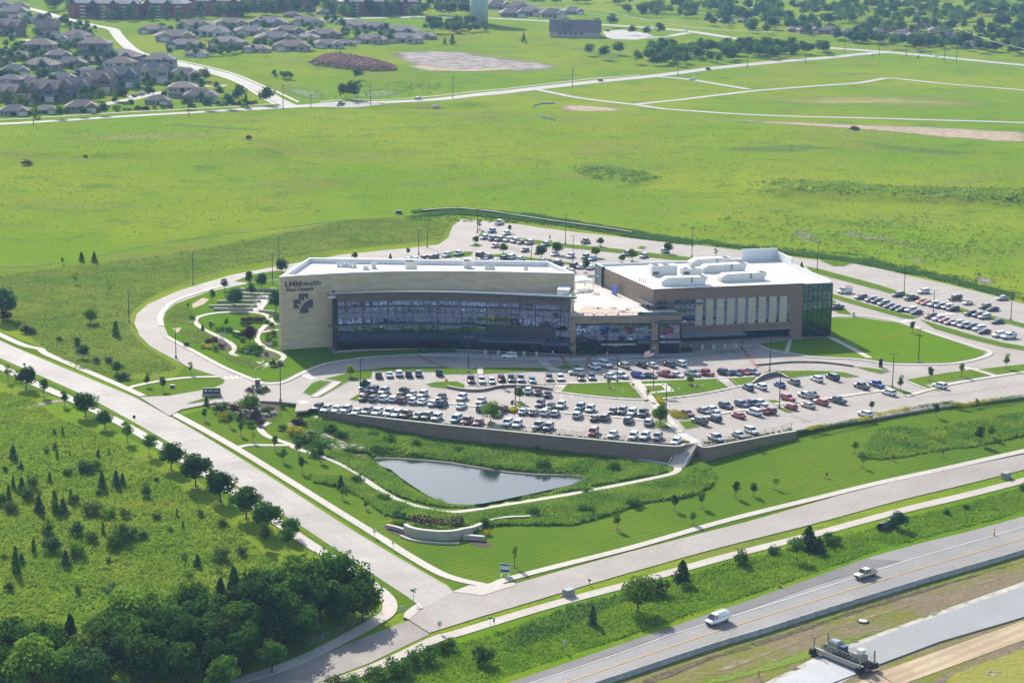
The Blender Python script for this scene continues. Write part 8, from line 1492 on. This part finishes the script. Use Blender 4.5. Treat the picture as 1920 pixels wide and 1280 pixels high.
q = PP(417,648); q.z += .35; e_ = empty('frame_sculpture', q, 0, 'open white metal frame sculpture on the round mulch bed', 'sculpture')
for k in range(6): a = k * 1.047; MB().tube([(1.5 * math.cos(a), 1.5 * math.sin(a), 0), (.5 * math.cos(a + 1.2), .5 * math.sin(a + 1.2), 1.8), (1.3 * math.cos(a + 2), 1.3 * math.sin(a + 2), 2.6)], .06, 6).build('strut', M_STEEL, e_)
q = PP(394,615); q.z += .4; e_ = empty('garden_pillar', q, 0, 'slim dark brown information pillar beside the round lawn', 'pillar'); MB().box((0, 0, .9), (.5, .5, 1.8)).build('shaft', mat('rust_steel', (.10, .045, .03), .8), e_); MB().box((0, 0, 1.85), (.6, .6, .1)).build('cap', M_DARK, e_)
trees('shrub', [(788 + k * 9, 662 + (k % 2), 654) for k in range(8)] + [(1090,667,657),(1112,668,658),(1068,666,657,L_DARK),(1278,662,650,L_DARK),(1291,662,651,L_DARK)], L_MID, 'planter_shrub', 'leafy planter shrub at the building foot, %s from the emblem wall', 'shrub', 'planter shrubs at the building foot', 1.2, False, True, .3)
# ------------------------------------------------------------------ lamps, signs, flag
LAMPS = [(362,534,475),(242,604,545),(330,672,616),(526,754,682),(676,738,673),(511,533,478),(878,699,634),(919,676,634),(966,760,703),(1138,666,606),(1157,717,650),(1248,792,722),(1443,699,634),(1461,766,697),(1673,728,665),(1722,681,618),(1695,552,497),(1750,587,545),(1895,602,545),(1391,664,606),(1297,484,430),(1532,508,455),(895,437,394),(1060,459,405),(996,493,458),(1074,494,443),(801,464,424),(785,478,432),(523,500,445)]
lp0 = None
for k, (px, by, ty) in enumerate(sorted(LAMPS)):
 q = PP(px, by); h = th(px, by, ty, q); q.z += .15; s = h / 10
 if lp0 is None:
  lp0 = empty('light_pole', q); MB().cyl((0, 0, 0), .36, .9, 12).build('concrete_base', M_KERB, lp0); MB().cyl((0, 0, .9), .14, 9.1, 8, 0, .09).build('pole', M_DARK, lp0)
  for sx in (-1, 1): a_ = MB().box((sx * .45, 0, 9.95), (.8, .09, .09)).build('arm', M_DARK, lp0); MB().box((sx * 1.0, 0, 9.95), (.62, .36, .14)).build('lamp_head', M_DARK, a_)
  o = lp0
 else: o = copy_tree(lp0)
 o.location = q; o.scale = (1, 1, s); o.rotation_euler.z = rad(20) * (k % 3); tag(o, 'dark parking lot lamp pole, %s counted across the campus from the loop road' % ordinal(k + 1), 'light pole', 'lamp poles of the campus')
def post_sign(px, by, ty, w, h, m, label, plateau=True, shape='rect', name='road_sign', postm=None):
 q = (PP if plateau else P)(px, by); q.z += .1; H = th(px, by, ty, q); e_ = empty(name, q, 0, label, 'sign'); MB().cyl((0, 0, -.1), .045, H, 6).build('post', postm or M_STEEL, e_)
 b = MB()
 if shape == 'diamond': b.add([(0, -.06, H - h), (w / 2, -.06, H - h / 2), (0, -.06, H), (-w / 2, -.06, H - h / 2), (0, -.02, H - h), (w / 2, -.02, H - h / 2), (0, -.02, H), (-w / 2, -.02, H - h / 2)], [(0, 1, 2, 3), (7, 6, 5, 4), (0, 4, 5, 1), (1, 5, 6, 2), (2, 6, 7, 3), (3, 7, 4, 0)])
 else: b.box((0, -.07, H - h / 2), (w, .05, h))
 b.build('panel', m, e_); return e_
M_YSIGN = mat('amber_sign', (.72, .36, .02), .5); M_GSIGN = mat('green_sign', (.02, .26, .17), .5); M_SIGNBACK = mat('sign_back_aluminium', (.45, .46, .47), .5, .6); M_BSIGN = mat('blue_sign', (.03, .06, .25), .5)
for px, by, ty, lab in ((837,722,710,'amber diamond crossing sign at the tip of the curved grass island'),(1187,730,718,'amber diamond crossing sign beside the flagpole walk'),(1485,709,696,'amber diamond crossing sign above the humped terrace wall')):
 e_ = post_sign(px, by, ty, 1.1, 1.1, M_YSIGN, lab, shape='diamond'); H = th(px, by, ty); MB().box((0, -.1, H - .52), (.12, .03, .42)).build('walker_symbol', M_DARK, e_)
for k, (x, b, t) in enumerate(((185,535,430),(308,535,445),(705,555,465),(887,530,440),(980,520,425),(1165,480,395),(1258,475,385),(1443,445,355))): post_sign(1120 + x / 6.4, 660 + b / 6.4, 660 + t / 6.4, .5, .6, M_WHITE, 'small white stall sign on the flagpole lawn edge, %s from the short stairs' % ordinal(k + 1), name='stall_sign')
for k, (x, b, t) in enumerate(((95,45,37),(93,680,668))): pass
for px, by, ty, m_, lab, nm, w_, h_ in ((141,752,742,M_DARK,'dark backed road sign on the meadow verge near the trail','road_sign',.7,.8),(252,794,779,M_DARK,'dark backed road sign on the meadow verge facing the entrance','road_sign',.7,.8),(46,689,681,M_DARK,'dark backed road sign on the verge by the second street maple','road_sign',.6,.7),(656,1046,1030,M_SIGNBACK,'grey backed road sign on the verge before the wood','road_sign',.7,.9),(702,1007,991,M_WHITE,'white road sign on the side street lawn beside the limestone wall','road_sign',.7,.9),(737,1030,1015,M_WHITE,'white road sign on the side street lawn closer to the corner','road_sign',.5,.6),
  (753,1154,1136,M_SIGNBACK,'grey backed stop sign at the foot of the meadow sidewalk','road_sign',.75,.95),(824,1186,1164,M_SIGNBACK,'tall grey backed sign on the path verge across the corner','road_sign',.75,1.0),(919,1180,1157,M_BSIGN,'small blue street sign on the path verge','road_sign',.8,.3),(926,1179,1158,M_SIGNBACK,'narrow grey sign just beside the small blue street sign','road_sign',.4,.9),(1058,1222,1201,M_SIGNBACK,'grey backed sign at the highway shoulder grass','road_sign',.6,1.0),(1286,900,0,M_WHITE,'',0,0,0)):
 if nm: post_sign(px, by, ty, w_, h_, m_, lab, False, name=nm)
q = P(775,1130); e_ = empty('street_name_sign', q, 0, 'street name sign with two crossed green blades at the corner', 'sign'); MB().cyl((0, 0, -.1), .06, 3.0, 8).build('post', M_STEEL, e_); MB().box((0, 0, 2.85), (1.5, .05, .3), rad(35)).build('name_blade', M_GSIGN, e_); MB().box((0, 0, 2.5), (1.3, .05, .28), rad(-40)).build('name_blade', M_GSIGN, e_)
q = P(947,1079); e_ = empty('sale_board', q, rad(-8), 'white and navy sale board on two posts at the street corner lawn', 'sign board'); H = 2.5
for s in (-1, 1): MB().box((s * .75, 0, .9), (.1, .1, 2.0)).build('post', M_WHITE, e_); MB().box((s * .75, 0, .06), (.14, 2.0, .12)).build('foot', M_WHITE, e_)
pn = MB().box((0, -.08, 1.75), (2.0, .08, 1.9)).build('panel', M_WHITE, e_); MB().box((0, -.13, 2.45), (1.9, .03, .4)).build('header', M_BSIGN, pn); MB().box((0, -.13, 1.15), (1.9, .03, .5)).build('footer_band', M_BSIGN, pn)
q = PP(397,743); e_ = empty('monument_sign', q, rad(6), 'long dark monument sign on a stone plinth in the entrance median', 'sign'); MB().box((0, 0, .35), (5.2, .9, .9)).build('plinth', M_LIME, e_); pn = MB().box((0, 0, 1.55), (4.8, .5, 1.7)).build('panel', mat('charcoal_panel', (.05, .05, .06), .5), e_)
lt = lettering('sign_lettering', 'LMH Health', (0, 0, 0), 0, .7, M_WHITE, 2.9, .01, .02, pn); lt.matrix_basis = Matrix.Translation((-.9, -.26, 1.45)) @ Matrix.Rotation(rad(90), 4, 'X')
MB().box((-1.6, -.27, 1.7), (.8, .04, .3)).build('emblem_bar', M_WHITE, pn); MB().box((-1.6, -.27, 1.7), (.3, .05, .8)).build('emblem_bar', M_WHITE, pn)
island('median_lawn', [(350,757),(370,751),(395,744),(412,742),(414,746),(395,751),(360,757)], M_LAWN)
ci = PP(483,733); island('roundabout_lawn', [project(ci.x + 3.9 * math.cos(a), ci.y + 3.9 * math.sin(a), ci.z) for a in np.linspace(0, 6.28, 25)[:-1]], M_MULCH)
q = Vector((ci.x, ci.y, ci.z + .3)); e_ = empty('stone_pillar', q, .3, 'square stone pillar in the planted roundabout', 'pillar'); MB().box((0, 0, .4), (1.7, 1.7, .8)).build('base', M_LIME, e_); MB().box((0, 0, 1.9), (1.2, 1.2, 2.2)).build('shaft', M_FASCIA, e_); MB().box((0, 0, 3.05), (1.5, 1.5, .15)).build('cap', M_LIMECAP, e_)
for k in range(9): a = k * .7; plant('shrub', (ci.x + 2.6 * math.cos(a), ci.y + 2.6 * math.sin(a), ci.z + .3), random.uniform(.7, 1.1), random.choice((L_MID, L_OLIVE, L_PURPLE)), 'roundabout_shrub', 'low shrub in the ring of plants around the roundabout pillar', 'shrub', 'roundabout shrubs', 1.3)
q = PP(1651,689); q.z += .2; e_ = empty('directory_sign', q, 0, 'tall dark directory sign at the tip of the drive median', 'sign'); MB().box((0, 0, 1.3), (1.0, .3, 2.4)).build('panel', M_DARK, e_); MB().box((0, 0, .1), (1.3, .6, .3)).build('base', M_KERB, e_)
# flag
q = PP(1225,729); q.z += .2; fl = empty('flagpole', q, 0, 'tall dark flagpole flying a stars and stripes flag on the lawn', 'flagpole'); MB().cyl((0, 0, 0), .5, .25, 12).build('base', M_KERB, fl); H = th(1225,729,656); MB().cyl((0, 0, .2), .12, H, 8, 0, .06).build('pole', M_DARK, fl); MB().cyl((0, 0, H + .2), .14, .25, 8).build('finial', M_STEEL, fl)
fm = [mat('flag_red', (.50, .04, .06), .8), mat('flag_white', (.75, .75, .75), .8), mat('flag_blue', (.03, .05, .22), .8)]
mb = MB(); nx, nz, FW, FH = 16, 13, 3.0, 1.75
def fp_(i, j): u = i / nx; return (-u * FW * .92, math.sin(u * 7 + j * .1) * .22 * u - u * .4, H - .1 - FH * j / nz - u * u * .9 - .1 * math.sin(u * 5))
for i in range(nx):
 for j in range(nz): mb.add([fp_(i, j), fp_(i + 1, j), fp_(i + 1, j + 1), fp_(i, j + 1)], [(0, 1, 2, 3)], 2 if (i < nx * .42 and j < 7) else j % 2)
flag = mb.build('flag', fm, fl); sd = flag.modifiers.new('thick', 'SOLIDIFY'); sd.thickness = .02
# ------------------------------------------------------------------ cabinets, pipes, barriers
def cabinet(px, py, d, ang, m, label, plateau=False):
 q = (PP if plateau else P)(px, py); q.z += .1; e_ = empty('utility_cabinet', q, ang, label, 'cabinet'); MB().box((0, 0, d[2] / 2), d).build('casing', m, e_); MB().box((0, 0, d[2] + .04), (d[0] + .1, d[1] + .1, .1)).build('lid', m, e_); MB().box((0, 0, .04), (d[0] + .5, d[1] + .5, .2)).build('plinth', M_KERB, e_); MB().box((0, -d[1] / 2 - .01, d[2] / 2), (d[0] * .9, .04, d[2] * .8)).build('door', m, e_)
M_CAB = mat('grey_green_cabinet', (.23, .25, .23), .6)
cabinet(1066,1117,(2.2,1.5,1.4),.8,M_CAB,'grey utility cabinet on the path verge across from the sale board'); cabinet(1886,896,(2.2,1.5,1.3),.8,M_CAB,'grey utility cabinet on the path verge at the far end of the street'); cabinet(1600,594,(.9,.7,1.6),.2,M_WHITEMETAL,'white cabinet on the grass tip beside the green glass end',True); cabinet(323,727,(1.2,1,.7),0,M_DARK,'low dark box on the entrance lawn')
cabinet(748,401,(2.4,1.6,1.3),0,M_DARK,'dark box in the field above the back lane',False)
q = P(1105,1097); e_ = empty('mailbox', q, .8, 'dark mailbox on a post beside the campus street', 'mailbox'); MB().box((0, 0, .55), (.1, .1, 1.1)).build('post', M_POLE, e_); MB().box((0, 0, 1.2), (.3, .6, .3)).build('box', M_DARK, e_)
M_PIPE = mat('corrugated_pipe', (.055, .06, .055), .5, bump=.4, bscale=3)
for px, py, lab in ((1656,994,'large dark culvert pipe lying in the grass, open end facing the corner'),(1670,988,'large dark culvert pipe lying in the grass against the round bush')):
 q = P(px, py); u_ = P(1680,984) - P(1650,998); u_.z = 0; u_.normalize(); o_ = MB(); n = 20; L_ = 2.6
 prof = [(-L_ / 2, 1.0), (L_ / 2, 1.0), (L_ / 2, .88), (-L_ / 2, .88), (-L_ / 2, 1.0)]
 vs = [(x, r * math.cos(2 * math.pi * k / n), r * math.sin(2 * math.pi * k / n)) for x, r in prof[:4] for k in range(n)]; o_.add(vs, [(a * n + k, a * n + (k + 1) % n, ((a + 1) % 4) * n + (k + 1) % n, ((a + 1) % 4) * n + k) for a in range(4) for k in range(n)])
 o = o_.build('culvert_pipe', M_PIPE, None, q + Vector((0, 0, .95)), True, math.atan2(u_.y, u_.x)); tag(o, lab, 'pipe')
BL = [P(*p) for p in ((1000,1329),(1130,1284),(1240,1247),(1360,1208),(1500,1165),(1640,1121),(1780,1079),(1920,1038),(2060,1000))]; M_BARR = mat('barrier_concrete', (.36, .36, .35), .85, var=.25, vscale=.8, rnd=.08)
bmesh_ = MB(); pr_ = [(-.3, 0), (.3, 0), (.3, .08), (.14, .35), (.09, .85), (-.09, .85), (-.14, .35), (-.3, .08)]; bmesh_.add([(-1.87, y, z) for y, z in pr_] + [(1.87, y, z) for y, z in pr_], [(i, (i + 1) % 8, 8 + (i + 1) % 8, 8 + i)[::-1] for i in range(8)] + [tuple(range(8)), tuple(range(8, 16))[::-1]]); bme = bmesh_.mesh('barrier_segment', M_BARR)
acc = 0; R = []
for a, b in zip(BL[:-1], BL[1:]):
 L_ = (b - a).length; t = acc
 while t < L_: R.append((a.lerp(b, t / L_), math.atan2(b.y - a.y, b.x - a.x))); t += 3.82
 acc = t - L_
for q, a in R: o = bpy.data.objects.new('concrete_barrier', bme); link(o); o.location = (q.x, q.y, HG(q.x, q.y) + .08); o.rotation_euler.z = a; o.scale = (1, 1, 1.25); tag(o, 'grey concrete barrier segment in the line along the near highway', 'barrier', 'concrete barrier segments along the highway')
M_CONE = mat('traffic_orange', (.75, .14, .02), .6)
def cone(px, py, h, label, nm='traffic_cone', plateau=False):
 q = (PP if plateau else P)(px, py); q.z += .12; e_ = empty(nm, q, 0, label, 'traffic marker'); MB().box((0, 0, .04), (.55, .55, .08)).build('base', M_TYRE, e_); MB().cyl((0, 0, .08), .2, h, 12, 0, .06).build('cone', M_CONE, e_); MB().cyl((0, 0, h * .55), .142, h * .18, 12, 0, .118).build('stripe', M_WHITE, e_)
cone(1338,704,1.3,'orange traffic cone between the red pickups in the upper terrace row', plateau=True); cone(1864,1004,1.6,'orange delineator post at the highway lane taper', 'delineator_post'); cone(1462,1101,.9,'small orange cone on the highway shoulder'); cone(1788,1074,1.3,'orange marker behind the barrier line by the surveyor tripod'); cone(1780,1075,.8,'low orange cone behind the barrier line')
q = P(1814,1073); e_ = empty('survey_tripod', q, 0, 'yellow survey tripod behind the concrete barrier line', 'tripod')
for k in range(3): MB().tube([(.6 * math.cos(k * 2.1), .6 * math.sin(k * 2.1), 0), (0, 0, 1.5)], .04, 6).build('leg', M_YELLOW, e_)
MB().box((0, 0, 1.65), (.25, .25, .3)).build('head', M_YELLOW, e_)
q = P(1618,1165); e_ = empty('manhole_ring', q, 0, 'raised concrete manhole ring with dark rim in the raw median', 'manhole'); MB().cyl((0, 0, -.1), 1.2, .35, 20).build('ring', M_DARK, e_); MB().cyl((0, 0, .2), .9, .1, 20).build('cover', M_LIMECAP, e_)
# ------------------------------------------------------------------ concrete paving machine
A, B = P(1537,1223), P(1628,1262); d = B - A; pv_ = empty('paving_machine', A + Vector((0, 0, .35)), math.atan2(d.y, d.x), 'long grey slipform paving machine straddling the fresh concrete slab', 'paving machine'); L_ = math.hypot(d.x, d.y); M_MACH = mat('machine_grey', (.29, .275, .25), .55, .2, var=.2, vscale=1.5)
MB().box((L_ / 2, -1.5, .7), (L_, .5, .9)).build('front_beam', mat('dusty_beam', (.36, .33, .27), .8, var=.2, vscale=1), pv_); MB().box((L_ / 2, 1.6, .9), (L_, .5, .8)).build('rear_beam', M_MACH, pv_); MB().box((L_ / 2, 0, .55), (L_ * .96, 3, .25)).build('screed_pan', M_DARK, pv_)
MB().box((L_ * .30, .3, 2.1), (2.8, 2.0, 1.8), 0, 0, (.9, .85)).build('engine_housing', M_MACH, pv_); MB().box((L_ * .30, .3, 3.15), (2.3, 1.7, .3), 0, 0, (.75, .7)).build('canopy', mat('bluish_canopy', (.22, .24, .29), .5), pv_); MB().box((L_ * .46, .2, 1.95), (1.3, 1.4, 1.7)).build('fuel_tank', mat('navy_tank', (.05, .07, .13), .5), pv_)
MB().box((L_ * .80, .2, 1.9), (2.4, 1.8, 1.4)).build('hydraulic_cabinet', M_MACH, pv_); MB().box((L_ * .82, .2, 3.1), (1.2, 1.2, .8)).build('water_tank', M_WHITEMETAL, pv_); MB().tube([(L_ * .55, .3, 1.5), (L_ * .72, .3, 1.5)], .5, 10).build('drum', M_DARK, pv_)
g = MB(); n = 12
for k in range(n): x0, x1 = L_ * (.12 + .7 * k / n), L_ * (.12 + .7 * (k + 1) / n); g.tube([(x0, -1.1, 1.2), (x1, -1.1, 2.3)], .06, 5); g.tube([(x0, -1.1, 2.3), (x1, -1.1, 2.3)], .06, 5); g.tube([(x0, -1.1, 1.2), (x0, -1.1, 2.3)], .05, 5)
g.build('truss_lattice', M_MACH, pv_); g = MB(); [g.tube([(L_ * k / 24, 1.9, 1.3), (L_ * k / 24, 1.9, 2.5)], .03, 4) for k in range(25)]; [g.tube([(0, 1.9, z), (L_, 1.9, z)], .03, 4) for z in (1.9, 2.5)]; g.build('walkway_railing_grille', M_MACH, pv_)
for x in (.02, .97):
 for y in (-1.9, 1.9): t_ = MB().box((L_ * x, y, .5), (.9, 2.0, 1.0), 0, 0, (1, .7)).build('track', M_TYRE, pv_); MB().cyl((L_ * x, y, .9), .16, 2.6, 8).build('leg_post', M_MACH, t_)
# ------------------------------------------------------------------ people
def person(px, py, label, ang, shirt, trousers, hat=None, stride=.28, plateau=False):
 q = (PP if plateau else P)(px, py); q.z += .28 if plateau else .12; name = 'person'
 V = [(0,0,.95),(0,0,1.15),(0,0,1.42),(0,0,1.52),(0,.02,1.64),(0,.01,1.74), (.10,0,.90),(.11,stride*.5,.50),(.11,stride*.75,.08),(.11,stride*.75+.16,.04), (-.10,0,.90),(-.11,-stride*.3,.50),(-.11,-stride*.95,.10),(-.11,-stride*.95+.15,.04), (.19,0,1.40),(.25,-.08,1.13),(.24,.06,.90),(.24,.10,.82), (-.19,0,1.40),(-.25,.06,1.13),(-.24,.18,.92),(-.24,.22,.85)]
 E_l = [(0,1),(1,2),(2,3),(3,4),(4,5),(0,6),(6,7),(7,8),(8,9),(0,10),(10,11),(11,12),(12,13),(2,14),(14,15),(15,16),(16,17),(2,18),(18,19),(19,20),(20,21)]
 Rd = [.15,.145,.155,.06,.095,.07,.095,.065,.048,.04,.095,.065,.048,.04,.065,.05,.04,.035,.065,.05,.04,.035]
 me = bpy.data.meshes.new('body'); me.from_pydata(V, E_l, []); o = bpy.data.objects.new(name, me); link(o); sk_ = o.modifiers.new('skin', 'SKIN'); o.modifiers.new('sub', 'SUBSURF').render_levels = 1
 for v, r in zip(me.skin_vertices[0].data, Rd): v.radius = (r, r)
 me.skin_vertices[0].data[0].use_root = True
 bpy.context.view_layer.update(); ev = o.evaluated_get(bpy.context.evaluated_depsgraph_get()); nm = bpy.data.meshes.new_from_object(ev); bpy.data.objects.remove(o)
 skin = bpy.data.materials.get('skin') or mat('skin', (.42, .25, .18), .6)
 nm.materials.clear(); [nm.materials.append(m) for m in (shirt, trousers, skin, M_DARK)]
 for p in nm.polygons:
  c = p.center; p.material_index = 3 if c.z < .09 else 1 if c.z < .95 and abs(c.x) < .2 else 2 if (c.z > 1.5 or (abs(c.x) > .2 and c.z < 1.0)) else 0; p.use_smooth = True
 o = bpy.data.objects.new(name, nm); link(o); o.location = q; o.rotation_euler.z = ang; tag(o, label, 'person')
 h = MB()
 if hat: h.tube([(0, .01, 1.70), (0, .01, 1.74), (0, .01, 1.82), (0, .01, 1.86)], [.17, .135, .11, .04], 12); h.build('hard_hat', hat, o, smooth=True)
 else: h.tube([(0, -.01, 1.66), (0, -.01, 1.76), (0, -.01, 1.81)], [.105, .10, .05], 10); h.build('hair', M_DARK, o, smooth=True)
 return o
M_VEST = mat('orange_work_vest', (.72, .24, .04), .7); M_JEAN = mat('work_trousers', (.20, .16, .12), .9)
person(1422,1272,'construction worker in an orange vest and hard hat walking beside the cured slab', rad(-60), M_VEST, M_JEAN, M_YELLOW)
person(1036,669,'person in a pale top standing at the drive by the side entrance', rad(180), mat('pale_shirt', (.62, .58, .60), .8), M_DARK, None, .1, True)
# ------------------------------------------------------------------ light, air, world
SUN_EL, SUN_AZ = rad(34), rad(-22)      # azimuth from +y towards +x
sv = Vector((math.sin(SUN_AZ) * math.cos(SUN_EL), math.cos(SUN_AZ) * math.cos(SUN_EL), math.sin(SUN_EL)))
sl = bpy.data.lights.new('sun', 'SUN'); so = bpy.data.objects.new('sun', sl); COL.objects.link(so)
sl.energy = 4.6; sl.angle = rad(.53); sl.color = (1, .955, .88); so.rotation_euler = sv.to_track_quat('Z', 'Y').to_euler(); so.location = (0, 500, 400)
w = bpy.data.worlds.new('World'); SC.world = w; w.use_nodes = True
sk = w.node_tree.nodes.new('ShaderNodeTexSky'); sk.sky_type = 'NISHITA'; sk.sun_disc = False; sk.sun_elevation = SUN_EL; sk.sun_rotation = SUN_AZ
sk.air_density = 1.2; sk.dust_density = 1.5; sk.ozone_density = 1.5
w.node_tree.links.new(sk.outputs[0], w.node_tree.nodes['Background'].inputs['Color']); w.node_tree.nodes['Background'].inputs['Strength'].default_value = .13
SC.view_settings.view_transform = 'Standard'; SC.view_settings.look = 'None'; SC.view_settings.exposure = EXPOSURE if 'EXPOSURE' in globals() else 1.0; SC.view_settings.gamma = 1
if HAZE:
 hm = bpy.data.materials.new('haze_air'); hm.use_nodes = True; hn = hm.node_tree; hn.nodes.clear()
 ho = hn.nodes.new('ShaderNodeOutputMaterial'); pv = hn.nodes.new('ShaderNodeVolumePrincipled'); hn.links.new(pv.outputs[0], ho.inputs['Volume'])
 pv.inputs['Color'].default_value = (.42, .66, 1.0, 1); pv.inputs['Density'].default_value = HAZE; pv.inputs['Anisotropy'].default_value = .0
 zb = float(GZ.min()) - 1.5
 hb = MB().box((0, 4600, (zb + 150) / 2), (11200, 9600, 150 - zb)).build('haze', hm); tag(hb, kind='stuff')
cy = SC.cycles
cy.use_adaptive_sampling = True; cy.adaptive_threshold = .02; cy.max_bounces = 6; cy.diffuse_bounces = 2; cy.glossy_bounces = 3; cy.transmission_bounces = 3; cy.transparent_max_bounces = 12; cy.volume_bounces = 0
cy.use_denoising = True; cy.caustics_reflective = False; cy.caustics_refractive = False; cy.sample_clamp_indirect = 6
bpy.context.view_layer.update()
